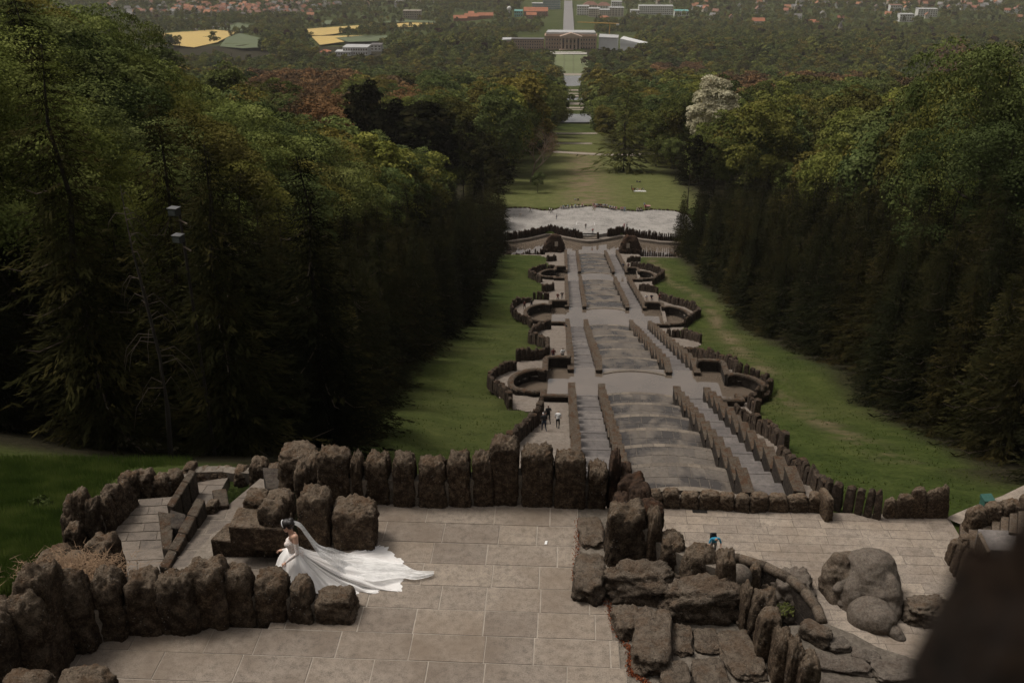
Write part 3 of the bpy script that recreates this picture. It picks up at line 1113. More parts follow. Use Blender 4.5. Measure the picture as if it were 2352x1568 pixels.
def row_thing(name, label, cat, items, z, depth=0.5, mat=None, meshes=None, part='stone', rz=None, core=0.0, **kw):
    u = sum((a[0] + a[1]) / 2 for a in items) / len(items)
    v_ = sum(a[3] for a in items) / len(items)
    c = P(u, v_, z)
    t = empty(name, c, 0, label, cat)
    for i, a in enumerate(items):
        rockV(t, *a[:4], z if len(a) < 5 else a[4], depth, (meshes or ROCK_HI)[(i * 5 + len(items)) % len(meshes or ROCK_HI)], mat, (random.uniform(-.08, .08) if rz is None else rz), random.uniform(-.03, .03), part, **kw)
    if core:
        for a, b in zip(items[:-1], items[1:]):
            p, q = P((a[0] + a[1]) / 2, a[3], z), P((b[0] + b[1]) / 2, b[3], z)
            hh = core * min(PD((a[0] + a[1]) / 2, a[2], p.y).z, PD((b[0] + b[1]) / 2, b[2], q.y).z) + (1 - core) * z - z
            d_ = (q - p)
            d_.z = 0
            if d_.length < .05:
                continue
            n_ = Vector((-d_.y, d_.x, 0)).normalized()
            o_ = Vector((0, depth * .36, 0))
            c4 = [p + o_ - n_ * .14, q + o_ - n_ * .14, q + o_ + n_ * .14, p + o_ + n_ * .14]
            if (c4[1] - c4[0]).cross(c4[2] - c4[0]).z < 0:
                c4.reverse()
            m = MB()
            m.prism([(v_.x - c.x, v_.y - c.y) for v_ in c4], -.1, hh)
            m.ob('mortar_joint', M_MORTAR, t)
    return t


# the tall parapet behind the bride
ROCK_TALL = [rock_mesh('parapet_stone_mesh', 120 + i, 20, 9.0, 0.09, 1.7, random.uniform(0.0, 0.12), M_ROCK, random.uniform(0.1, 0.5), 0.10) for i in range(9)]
row_thing('parapet', 'row of tall upright dark stones along the far edge of the upper terrace', 'parapet',
          [(729, 808, 1033, 1158), (812, 837, 1046, 1163), (840, 899, 1046, 1158), (902, 955, 1042, 1163), (959, 1028, 1052, 1165), (1031, 1083, 1042, 1164),
           (1087, 1135, 1042, 1162), (1124, 1191, 1010, 1160), (1195, 1269, 1027, 1163), (1273, 1346, 1042, 1166), (1347, 1392, 1067, 1165)], ZU, 0.55, meshes=ROCK_TALL, wide=0.97, rz=0.0, core=0.5)
row_thing('boulder_stack', 'mossy block stacked at the left end of the tall parapet', 'boulder', [(640, 722, 1020, 1110), (690, 740, 1040, 1150), (676, 712, 1060, 1165)], ZU, 0.8)
# the two big stones beside the train, and the masonry block left of them
row_thing('boulder', 'two big rough stones standing behind the train of the dress', 'boulder', [(688, 757, 1127, 1258), (764, 856, 1155, 1262)], ZU, 0.7, meshes=ROCK_TALL)
blk = empty('masonry_block', P(570, 1300, ZU), 0, 'two-tiered dark masonry block beside the bride at the stairhead', 'masonry')


def qbox(parent, part, quad, z_top, z_bot, mat, drop=0.0):
    """a block whose top face is the picture quad (ccw from near left) at height z_top (number or 4 numbers)"""
    zt = z_top if hasattr(z_top, '__len__') else [z_top] * len(quad)
    pts = [P(u, v_, z) for (u, v_), z in zip(quad, zt)]
    m = MB()
    m.prism([(p.x - parent.location.x, p.y - parent.location.y) for p in pts], [z_bot - parent.location.z] * len(pts), [z - parent.location.z for z in zt])
    o = m.ob(part, mat, parent)
    bv = o.modifiers.new('edge', 'BEVEL')
    bv.width = 0.035
    bv.segments = 2
    return o


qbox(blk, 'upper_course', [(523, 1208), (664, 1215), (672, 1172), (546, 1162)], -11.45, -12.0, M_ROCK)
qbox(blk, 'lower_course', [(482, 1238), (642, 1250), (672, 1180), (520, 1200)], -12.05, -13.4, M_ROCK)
rockV(blk, 600, 660, 1150, 1262, ZU, 0.5, ROCK_HI[5], part='crowning_stone')
rockV(blk, 556, 614, 1128, 1172, -11.5, 0.5, ROCK_HI[2], part='crowning_stone')
rockV(blk, 608, 668, 1128, 1180, -11.5, 0.5, ROCK_HI[7], part='crowning_stone')
# the near row of rounded stones in front of the bride
row_thing('low_wall', 'row of rounded dark stones between the bride and the paving below', 'wall',
          [(120, 218, 1318, 1500), (213, 292, 1310, 1470), (288, 372, 1312, 1458), (366, 462, 1312, 1457), (432, 528, 1290, 1443), (500, 586, 1300, 1434), (584, 662, 1310, 1428), (658, 722, 1325, 1430), (716, 814, 1356, 1432)],
          ZU, 0.62, wide=0.99, core=0.45)
row_thing('mossy_bank_wall', 'massive dark mossy stones in the lower left corner', 'wall', [(-70, 40, 1380, 1600), (20, 130, 1350, 1570), (60, 150, 1300, 1540)], ZU, 0.8)
row_thing('front_stones', 'two rounded stone tops poking in at the bottom edge', 'stones', [(-10, 115, 1555, 1680), (125, 255, 1545, 1670)], ZU + .3, 0.7)

# ------------------------------------------------------------------ stairs winding down on the left
def sheet(name, quad, zs, mat, parent=None, thick=0.3):
    pts = [P(u, v_, z) for (u, v_), z in zip(quad, zs)]
    m = MB()
    m.prism([(p.x, p.y) for p in pts], [z - thick for z in zs], zs)
    o = m.ob(name, mat, parent)
    return o


def slab_ramp(name, quad, zs, nu, nv, mat, kind='structure'):
    """a sloping paved surface: a bed with nu x nv slabs; quad near left, near right, far right, far left"""
    p = [P(u, v_, z) for (u, v_), z in zip(quad, zs)]
    bed = sheet(name, quad, [z - 0.02 for z in zs], M_MORTAR)
    tag(bed, kind=kind)

    def at(a, b):
        return (p[0] * (1 - a) + p[1] * a) * (1 - b) + (p[3] * (1 - a) + p[2] * a) * b
    g = 0.008
    for j in range(nv):
        o_ = (0.5 if j % 2 else 0.0)
        cuts = sorted({0.0, 1.0} | {min(1, max(0, (i + o_) / nu)) for i in range(nu + 1)})
        for a0_, a1_ in zip(cuts[:-1], cuts[1:]):
            c = [at(a0_ + g, j / nv + g), at(a1_ - g, j / nv + g), at(a1_ - g, (j + 1) / nv - g), at(a0_ + g, (j + 1) / nv - g)]
            m = MB()
            m.prism([(q.x, q.y) for q in c], [q.z - 0.06 for q in c], [q.z for q in c])
            m.ob('paving_slab', mat, bed)
    return bed


slab_ramp('stair_ramp', [(372, 1345), (672, 1352), (640, 1165), (470, 1160)], [-12.25, -12.06, -12.9, -13.2], 3, 5, M_STAIR)
slab_ramp('stair_landing', [(246, 1264), (392, 1260), (400, 1140), (296, 1148)], [-13.6, -13.6, -13.8, -13.8], 2, 6, M_STAIR)
slab_ramp('stair_turn', [(262, 1345), (372, 1340), (384, 1258), (244, 1263)], [-12.9, -12.85, -13.55, -13.58], 1, 3, M_STAIR)
slab_ramp('stair_flight', [(405, 1158), (490, 1158), (526, 1093), (456, 1090)], [-13.9, -13.7, -14.0, -14.2], 1, 3, M_STAIR)
slab_ramp('stair_flight', [(516, 1166), (640, 1168), (648, 1112), (598, 1098)], [-13.1, -12.9, -13.2, -13.4], 1, 3, M_STAIR)
par = empty('stair_parapet', P(420, 1240, -13), 0, 'slanting mossy stone parapet dividing the stairs left of the bride', 'parapet')
for k in range(4):
    f0, f1 = k / 4, (k + 1) / 4 - 0.01
    A, B = Vector((376, 1300)), Vector((462, 1142))
    qa, qb = A.lerp(B, f0), A.lerp(B, f1)
    qbox(par, 'coping_stone', [(qa.x - 12, qa.y - 2), (qa.x + 12, qa.y + 3), (qb.x + 10, qb.y + 3), (qb.x - 10, qb.y - 2)], [-12.35 - .25 * f0] * 2 + [-12.35 - .25 * f1] * 2, -14.2, M_CAP)
rockV(par, 470, 496, 1150, 1178, -13.0, 0.4, ROCK_HI[1], part='end_stone')
par2 = empty('stair_parapet', P(415, 1120, -13.5), 0, 'narrow stone parapet along the far side of the stair landing', 'parapet')
for k in range(3):
    f0, f1 = k / 3, (k + 1) / 3 - 0.01
    A, B = Vector((390, 1160)), Vector((443, 1078))
    qa, qb = A.lerp(B, f0), A.lerp(B, f1)
    qbox(par2, 'coping_stone', [(qa.x - 8, qa.y - 2), (qa.x + 9, qa.y + 2), (qb.x + 8, qb.y + 2), (qb.x - 8, qb.y - 2)], [-13.0 - .3 * f0] * 2 + [-13.0 - .3 * f1] * 2, -14.6, M_CAP)
wed = empty('wedge_blocks', P(385, 1220, -13.6), 0, 'broken wedge shaped ashlar blocks leaning by the stair landing', 'masonry')
qbox(wed, 'block', [(372, 1258), (392, 1262), (402, 1178), (362, 1172)], [-13.1, -13.0, -12.9, -12.95], -13.8, M_CAP)
qbox(wed, 'block', [(392, 1210), (420, 1212), (428, 1180), (390, 1168)], [-12.9, -12.85, -12.9, -12.95], -13.9, M_ASH)
qbox(wed, 'block', [(497, 1162), (526, 1158), (520, 1120), (486, 1124)], [-12.95, -12.95, -13.0, -13.0], -13.6, M_CAP)
qbox(wed, 'block', [(612, 1120), (664, 1126), (668, 1075), (602, 1072)], [-12.5, -12.4, -12.6, -12.7], -13.5, M_ASH)
row_thing('stair_wall', 'rounded stones lining the outer edge of the stair landing', 'wall',
          [(276, 322, 1083, 1152), (311, 353, 1081, 1146), (350, 390, 1088, 1143), (381, 415, 1079, 1133), (406, 430, 1078, 1108), (420, 446, 1063, 1100), (447, 474, 1073, 1098), (476, 502, 1073, 1097), (500, 524, 1073, 1097), (534, 566, 1070, 1103), (571, 614, 1052, 1108), (612, 652, 1066, 1112)],
          -14.0, 0.5, core=0.5)
row_thing('stair_wall', 'tall leaning mossy stones left of the stair landing', 'wall',
          [(264, 298, 1104, 1178), (238, 278, 1114, 1205), (222, 260, 1134, 1225), (196, 232, 1142, 1240), (172, 206, 1126, 1238), (150, 186, 1140, 1235), (142, 180, 1166, 1240), (150, 184, 1200, 1262)], -13.7, 0.55, core=0.5)
row_thing('bank_boulders', 'rough boulders between the grass bank and the stairs', 'boulders',
          [(206, 268, 1232, 1340), (188, 240, 1262, 1350), (105, 150, 1255, 1320), (130, 200, 1270, 1345), (82, 125, 1268, 1330)], -12.9, 0.6)

# ------------------------------------------------------------------ rocks on the right of the upper terrace
def slab_poly(name, quad, z0, z1, mat, label=None, cat=None, kind=None):
    pts = [P(u, v_, z1) for u, v_ in quad]
    poly = [(p.x, p.y) for p in pts]
    ar = sum(poly[i][0] * poly[(i + 1) % len(poly)][1] - poly[(i + 1) % len(poly)][0] * poly[i][1] for i in range(len(poly)))
    if ar < 0:
        poly.reverse()
    m = MB()
    m.prism(poly, z0, z1)
    return tag(m.ob(name, mat), label, cat, kind=kind)


slab_poly('rock_ledge', [(1240, 1168), (1398, 1166), (1398, 1295), (1500, 1335), (1650, 1385), (1712, 1400), (1760, 1440), (1800, 1500), (1850, 1600), (1240, 1600)], -33.5, ZU - 0.02, M_MORTAR,
          'pale mortar ledge in which the terrace rocks are bedded', 'ledge')
slab_poly('rock_ledge', [(1812, 1436), (1900, 1432), (1960, 1455), (2015, 1485), (2110, 1515), (2185, 1610), (1840, 1610)], -33.5, -13.1, M_MORTAR, 'pale mortar bed of cobbled brown slabs near the bottom right', 'ledge')
ROCK_FLAT = [rock_mesh('flat_slab_mesh', 200 + i, 12, 7.0, 0.16, 1.8, 0.10, M_ROCKG, 0.2, 0.08) for i in range(7)]


def flatV(parent, x0, x1, y0, y1, z, h, mesh=None, rz=0.0, mat=None, part='slab'):
    a, b = P((x0 + x1) / 2, y1, z), P((x0 + x1) / 2, y0, z + h)
    cd = proj(a)[2]
    o = ob(part, mesh or random.choice(ROCK_FLAT), parent, ((a.x + b.x) / 2 - parent.location.x, (a.y + b.y) / 2 - parent.location.y, z - 0.12 - parent.location.z), (0, 0, rz), ((x1 - x0) * cd / FPX * 1.02, abs(b.y - a.y) * 1.02, h + 0.12))
    if mat:
        o.material_slots[0].link = 'OBJECT'
        o.material_slots[0].material = mat
    return o


t = empty('bedded_slabs', P(1600, 1480, ZU), 0, 'irregular grey slabs bedded in mortar right of the terrace paving', 'rocks')
for a in ((1452, 1548, 1387, 1552, .34, -.12), (1533, 1592, 1428, 1506, .10, -.05), (1592, 1652, 1438, 1502, .08, 0), (1654, 1748, 1440, 1562, .12, .16), (1514, 1586, 1510, 1590, .16, 0), (1592, 1674, 1504, 1600, .14, .06), (1408, 1476, 1384, 1468, .28, .3), (1665, 1760, 1566, 1640, .1, .1)):
    flatV(t, a[0], a[1], a[2], a[3], ZU, a[4], rz=a[5])
t = empty('edge_boulder', P(1352, 1300, ZU), 0, 'long weathered boulder at the right edge of the terrace paving', 'boulder')
flatV(t, 1316, 1392, 1262, 1388, ZU, .42, rz=-.08, part='boulder')
flatV(t, 1328, 1388, 1182, 1258, ZU, .12, rz=.05, part='flat_stone')
row_thing('sloping_boulder', 'long low dark boulder below the stepped row of stones', 'boulder', [(1388, 1560, 1300, 1386), (1530, 1705, 1338, 1432), (1690, 1792, 1385, 1442)], ZU, 0.7, meshes=ROCK_SP, wide=1.1)
row_thing('descending_wall', 'row of upright stones stepping down from the parapet to the right', 'wall',
          [(1392, 1482, 1158, 1302), (1478, 1518, 1168, 1310), (1512, 1570, 1222, 1330), (1562, 1652, 1252, 1368), (1640, 1692, 1266, 1388)], ZU, 0.6, wide=1.0, core=0.6)
row_thing('rubble_wall', 'rust brown mossy rubble behind the end of the tall parapet', 'rubble',
          [(1394, 1420, 1036, 1160), (1416, 1448, 1066, 1150), (1420, 1478, 1092, 1180), (1440, 1500, 1112, 1200), (1455, 1520, 1150, 1235), (1405, 1450, 1130, 1200), (1432, 1470, 1160, 1230)], ZU, 0.6, mat=M_HEDGE)
row_thing('standing_stones', 'file of dark standing stones marching down to the bottom edge', 'stones',
          [(1698, 1724, 1338, 1450), (1716, 1778, 1352, 1470), (1738, 1792, 1402, 1518), (1771, 1815, 1446, 1566), (1803, 1842, 1468, 1590), (1830, 1880, 1500, 1610)], ZU, 0.5)
t = empty('cobbled_slabs', P(1980, 1530, -13.1), 0, 'large brown slabs set in pale mortar at the bottom right', 'rocks')
for a in ((1898, 1952, 1457, 1500, .14, .2), (1860, 1998, 1500, 1548, .12, -.15), (1956, 2022, 1486, 1524, .10, -.35), (2004, 2112, 1508, 1572, .14, .2), (1850, 1940, 1552, 1610, .2, 0), (1935, 2010, 1560, 1610, .12, 0)):
    flatV(t, a[0], a[1], a[2], a[3], -13.1, a[4], rz=a[5], mat=M_ROCKS)
flatV(t, 1836, 1912, 1424, 1482, -13.1, .3, rz=-.7)

# ------------------------------------------------------------------ round basin of the giant head, on the lower terrace
ARC = [(1585, 1288), (1606, 1270), (1640, 1265), (1700, 1274), (1760, 1292), (1815, 1320), (1850, 1350), (1878, 1388), (1890, 1420)]
arcw = [P(u, v_, -32.0) for u, v_ in ARC]
t = empty('round_basin', arcw[4], 0, 'curved dark parapet of the round basin that the man leans on', 'basin')
for p, dr, L in polyline(arcw, 1.0):
    rz = math.atan2(dr.y, dr.x)
    q = (p.x - t.location.x, p.y - t.location.y, -t.location.z)
    m = MB()
    m.tube([(-L / 2 + .012, 0, -32.24), (L / 2 - .012, 0, -32.24)], 0.27, 10)
    ob('coping_stone', m.mesh('coping_stone', M_ROCKG, True), t, q, (0, 0, rz))
    for k in range(3):
        m = MB()
        m.box(-L / 2 + .02, L / 2 - .02, -.2, .18, -33.35 - .75 * k, -32.66 - .75 * k if k else -32.42)
        ob('face_stone', m.mesh('face_stone', M_ASH), t, q, (0, 0, rz))
fl = [(p.x, p.y) for p in arcw] + [(P(1900, 1520, -34.8).x, 30.0), (1.0, 30.0), (1.0, arcw[0].y)]
m = MB()
m.add([(x, y, -34.8) for x, y in fl], [tuple(range(len(fl)))])
me = m.mesh('basin_floor', M_ASH)
if me.polygons[0].normal.z < 0:
    me.flip_normals()
tag(ob('basin_floor', me), kind='structure')


def blob(name, ells, mat, voxel=0.09, smooth=4, amp=0.0, cuts=()):
    """several ellipsoids (centre, radii, euler) fused into one smooth body"""
    m = MB()
    for c, rr, e in ells:
        M_ = Euler(e).to_matrix()
        v_, f_ = [], []
        nu, nv_ = 20, 12
        for j in range(nv_ + 1):
            th = math.pi * j / nv_
            for i in range(nu):
                ph = 2 * math.pi * i / nu
                v_.append(Vector(c) + M_ @ Vector((rr[0] * math.sin(th) * math.cos(ph), rr[1] * math.sin(th) * math.sin(ph), rr[2] * math.cos(th))))
        for j in range(nv_):
            for i in range(nu):
                i2 = (i + 1) % nu
                f_.append((j * nu + i, (j + 1) * nu + i, (j + 1) * nu + i2, j * nu + i2))
        m.add(v_, f_)
    o = m.ob(name, mat)
    md = o.modifiers.new('r', 'REMESH')
    md.mode = 'VOXEL'
    md.voxel_size = voxel
    sm = o.modifiers.new('s', 'SMOOTH')
    sm.iterations = smooth
    sm.factor = 0.6
    dg = bpy.context.evaluated_depsgraph_get()
    me = bpy.data.meshes.new_from_object(o.evaluated_get(dg))
    old = o.data
    bpy.data.objects.remove(o)
    bpy.data.meshes.remove(old)
    if amp:
        n = len(me.vertices)
        co = np.empty(n * 3)
        me.vertices.foreach_get('co', co)
        co = co.reshape(-1, 3)
        for i in range(n):
            p = Vector(co[i])
            d_ = mnoise.fractal(p * 0.9, 1.0, 2.0, 4) * amp
            co[i] = co[i] + np.array(me.vertices[i].normal) * d_
        me.vertices.foreach_set('co', co.ravel())
    me.polygons.foreach_set('use_smooth', np.ones(len(me.polygons), dtype=bool))
    me.update()
    me.name = name
    return me


HB = P(1985, 1470, -33.0)
hd = empty('giant_head', (HB.x, HB.y, -33.0), 0, 'huge carved stone head with a beaked nose lying in the basin', 'sculpture')


def HV(u, v_, y):                                    # offsets of a picture point from the head's base, at forward distance y
    q = PD(u, v_, y)
    return (q.x - HB.x, q.y - HB.y, q.z + 33.0)


yh = HB.y
ob('skull', blob('skull', [(HV(1995, 1335, yh + 3.6), (1.50, 1.45, 1.85), (0, 0, .2)), (HV(2010, 1375, yh + 2.9), (1.30, 1.3, 1.55), (0, 0, 0)), (HV(2020, 1400, yh + 2.3), (1.12, 1.15, 1.0), (0, 0, 0)), (HV(1955, 1385, yh + 2.8), (0.8, 0.9, 1.6), (0, 0, 0)), (HV(2040, 1380, yh + 2.6), (.6, .9, 1.7), (0, 0, 0)), (HV(2000, 1420, yh + 2.6), (1.2, 1.0, 2.0), (0, 0, 0))], M_ROCKS, 0.09, 3, 0.16), hd)
ob('face', blob('face', [(HV(2000, 1410, yh + 1.7), (1.12, .9, .92), (R(-25), 0, -.3)), (HV(2020, 1425, yh + 1.1), (.82, .8, .78), (R(-30), 0, -.4)), (HV(1985, 1425, yh + 1.4), (.8, .7, .8), (0, 0, 0)), (HV(1975, 1405, yh + 1.9), (.5, .5, .45), (0, 0, 0))], M_ROCKS, 0.08, 3, 0.10), hd)
ob('nose', blob('nose', [(HV(2036, 1440, yh + 0.9), (.36, .62, .42), (R(-25), 0, .5)), (HV(2050, 1452, yh + 0.6), (.38, .6, .42), (R(-25), 0, .5)), (HV(2062, 1464, yh + 0.35), (.36, .42, .34), (R(-25), 0, .5))], M_ROCKS, 0.06, 2, 0.06), hd)
for fold in ([(1925, 1352), (1945, 1330), (1968, 1314), (1995, 1304), (2020, 1300)], [(1938, 1385), (1955, 1360), (1980, 1342), (2010, 1334), (2040, 1338)], [(1962, 1392), (1990, 1384), (2020, 1382), (2048, 1388)]):
    ob('fold', blob('fold', [(HV(u, v_, yh + 2.35 + (1400 - v_) * .010), (.34, .30, .22), (0, 0, .3)) for i in range(len(fold) - 1) for u, v_ in [(fold[i][0] + (fold[i + 1][0] - fold[i][0]) * k / 4, fold[i][1] + (fold[i + 1][1] - fold[i][1]) * k / 4) for k in range(5)]], M_ROCKS, .07, 3, .06), hd)
ob('hood', blob('hood', [(HV(1925, 1335, yh + 3.6), (.85, .8, 1.5), (0, 0, 0)), (HV(1918, 1375, yh + 3.2), (.7, .7, 1.3), (0, 0, 0)), (HV(1945, 1305, yh + 4.2), (.75, .6, .8), (0, 0, 0))], M_ROCKG, 0.09, 2, 0.30), hd)
ob('chin', ROCK_SP[2], hd, HV(2048, 1478, yh), (0, 0, .6), (.8, .35, .14))
M_WHITE = plain('white droppings', (0.55, 0.53, 0.50))
ball = P(1690, 1378, -33.6)
tb = empty('stone_ball', ball, 0, 'smooth grey stone ball between the basin rocks', 'stone ball')
bm_ = blob('ball', [((0, 0, 1.5), (.68, .64, .70), (0, 0, 0)), ((0, 0, 0.75), (.56, .54, .75), (0, 0, 0))], M_ROCKS, 0.07, 5, 0.02)
ob('ball', bm_, tb)
ob('pedestal', ROCK_SP[0], tb, (0, 0, -1.6), (0, 0, 1), (1.5, 1.5, 2.2))
rk = empty('basin_boulder', P(1808, 1420, -34.2), 0, 'big rounded basin boulder with a white patch on top', 'boulder')
rockV(rk, 1745, 1800, 1345, 1405, -34.2, 1.2, ROCK_SP[1], part='lower_stone')
rockV(rk, 1780, 1872, 1318, 1420, -34.2, 2.0, ROCK_SP[3], M_ROCKS, part='boulder')
rockV(rk, 1800, 1874, 1375, 1432, -34.4, 1.2, ROCK_SP[4], M_ROCKS, part='lower_stone')
rockV(rk, 1712, 1740, 1298, 1400, -34.4, 0.7, ROCK_HI[4], part='pointed_stone')
rk2 = empty('basin_block', P(1682, 1330, -34), 0, 'flat brown block behind the stone ball', 'block')
qbox(rk2, 'block', [(1650, 1330), (1716, 1338), (1712, 1306), (1668, 1303)], -32.4, -34.7, M_HEDGE)
row_thing('corner_boulder', 'black rough boulder on the lower terrace near the blurred rock', 'boulder', [(2086, 2188, 1376, 1440)], -33.0, 1.6, meshes=[ROCK_SP[5]])
t = empty('basin_slabs', P(1950, 1460, -34.0), 0, 'dark wet slabs on the floor beside the giant head', 'slabs')
for a in ((1862, 1905, 1425, 1455), (1902, 1940, 1420, 1460), (1935, 2010, 1460, 1505), (2060, 2140, 1465, 1500)):
    flatV(t, a[0], a[1], a[2], a[3], -34.6, .3, mat=M_ASH)

# ------------------------------------------------------------------ winding steps and trough on the right
ws = empty('winding_steps', P(2280, 1240, ZL), 0, 'dark stone steps winding up beside a trough at the right edge', 'steps')
wedges = [((2205, 1255), (2228, 1258), (2222, 1198), (2206, 1200)), ((2229, 1258), (2246, 1258), (2246, 1192), (2224, 1195))]
for k, qd in enumerate(wedges):
    qbox(ws, 'step', qd, ZL + 0.3 + 0.3 * k, ZL - .2, M_ROCKG)
for k in range(6):
    x = 2258 + 20 * k
    z = ZL + 0.75 + 0.28 * k
    qbox(ws, 'step', [(x, 1216 + 2 * k), (x + 18, 1218 + 2 * k), (x + 20, 1192 - 5 * k), (x + 2, 1193 - 5 * k)], z, ZL - .2, M_ROCKG)
sw = empty('step_wall', P(2290, 1195, ZL), 0, 'rounded dark stones standing behind the winding steps', 'wall')
for a in ((2225, 2268, 1162, 1208), (2262, 2300, 1155, 1204), (2298, 2342, 1148, 1203), (2340, 2390, 1138, 1200)):
    rockV(sw, a[0], a[1], a[2], a[3], ZL + .8, .9, part='stone', sink=1.0)
tr = empty('stone_trough', P(2320, 1300, ZL), 0, 'grey ashlar trough with a dark hollow below the winding steps', 'trough')
qbox(tr, 'lip', [(2262, 1262), (2420, 1268), (2420, 1222), (2246, 1214)], [ZL + 1.2, ZL + 1.2, ZL + 1.5, ZL + 1.5], ZL + .2, M_CHAN)
qbox(tr, 'rim', [(2246, 1224), (2268, 1268), (2276, 1266), (2254, 1220)], ZL + 1.56, ZL - .3, M_ROCKG)
qbox(tr, 'body', [(2262, 1340), (2420, 1345), (2420, 1280), (2265, 1270)], ZL + .55, ZL - .3, M_ASH)
hs = empty('hollow_wall', P(2220, 1320, ZL), 0, 'upright dark stones round a hollow at the terrace edge', 'wall')
for a in ((2178, 2204, 1240, 1300), (2190, 2216, 1246, 1325), (2204, 2232, 1262, 1345), (2228, 2290, 1298, 1360), (2204, 2250, 1228, 1262)):
    rockV(hs, a[0], a[1], a[2], a[3], ZL, .7, part='stone')
bt = P(2250, 1172, ZL)
gb = empty('green_bin', (bt.x + .25, bt.y - .1, ZL - .15), 0.2, 'green slanted lid of a box behind the winding steps', 'box')
m = MB()
m.prism([(-.30, -.22), (.30, -.22), (.30, .22), (-.30, .22)], 0, 1.0)
m.ob('body', plain('green paint', (0.03, 0.11, 0.085)), gb)
m = MB()
m.prism([(-.34, -.26), (.34, -.26), (.34, .26), (-.34, .26)], 1.003, [1.06, 1.03, 1.2, 1.23])
m.ob('lid', plain('green lid', (0.03, 0.10, 0.08)), gb)

# ------------------------------------------------------------------ out-of-focus stone of the viewing platform, just right of the lens
FS = 0.58
fb = empty('platform_stone', (0.555 * FS, 0.72 * FS, -1.70 * FS), 0, 'large blurred dark stone filling the bottom right corner', 'boulder')
M_NEAR = rock_mat('brown platform stone', (0.016, 0.009, 0.005), (0.05, 0.03, 0.018), (0.10, 0.065, 0.04), moss_amt=.3, speck=.2, bump=.9)
big = rock_mesh('foreground_stone_mesh', 333, 14, 3.2, 0.16, 1.5, 0.25, M_NEAR, 0.6, 0.15)
ob('stone', big, fb, (0.03 * FS, 0.02 * FS, 0.0), (0, 0, .35), (0.52 * FS, 0.44 * FS, 1.30 * FS))
ob('lower_stone', rock_mesh('foreground_stone_mesh', 335, 12, 3.2, 0.16, 1.5, 0.25, M_NEAR, 0.6, 0.12), fb, (-0.03 * FS, 0.02 * FS, 0.0), (0, 0, .1), (0.74 * FS, 0.5 * FS, 0.94 * FS))
m = MB()
m.box(-3, 3, 0.20, 0.62, -34.001, -1.70 * FS)
m.box(-3, 3, -3, 0.20, -34, -1.7)
tag(ob('viewing_platform', m.mesh('viewing_platform', M_PAVE)), kind='structure')

# ------------------------------------------------------------------ tree shapes
def unit(a):
    return a / np.maximum(1e-9, np.linalg.norm(a, axis=1, keepdims=True))


def leaf_cards(c, nrm, size, g, aspect=0.6):
    n = len(c)
    t = unit(np.cross(nrm, g.normal(size=(n, 3))))
    b = np.cross(nrm, t)
    s = (size * g.uniform(0.6, 1.35, n))[:, None]
    v = np.stack([c - t * s, c - b * s * aspect * 0.8, c + t * s, c + b * s * aspect], 1).reshape(-1, 3)
    f = np.arange(4 * n).reshape(-1, 4)
    return v, f


def broadleaf(seed, nleaf, size, rad=(5.6, 5.6, 7.6), zc=12.0, clumps=70, low=3.5, cl=(1.3, 2.5), loose=0.55):
    g = np.random.default_rng(seed)
    d = unit(g.normal(size=(clumps, 3)))
    d[:, 2] = np.where(d[:, 2] < -0.55, -d[:, 2], d[:, 2])
    rr = g.uniform(loose, 1.0, clumps) ** 0.6
    lop = 1 + 0.22 * np.sin(d[:, 0] * 2.3 + seed) + 0.18 * np.cos(d[:, 1] * 3.1 + seed * 1.7)
    cc = d * rr[:, None] * lop[:, None] * np.array(rad) + np.array([0, 0, zc])
    cc[:, 2] = np.maximum(cc[:, 2], low + g.uniform(0, 2, clumps))
    cr = g.uniform(cl[0], cl[1], clumps)
    k = g.integers(0, clumps, nleaf)
    q = unit(g.normal(size=(nleaf, 3)) * .8 + 0.55 * d[k] + np.array([0, 0, 0.65]))
    p = cc[k] + q * (cr[k] * g.uniform(0.78, 1.06, nleaf))[:, None] * np.array([1.15, 1.15, 0.75])
    nr = unit(q * 0.8 + g.normal(size=(nleaf, 3)) * 0.6 + np.array([0, 0, 0.6]))
    return leaf_cards(p, nr, size, g)


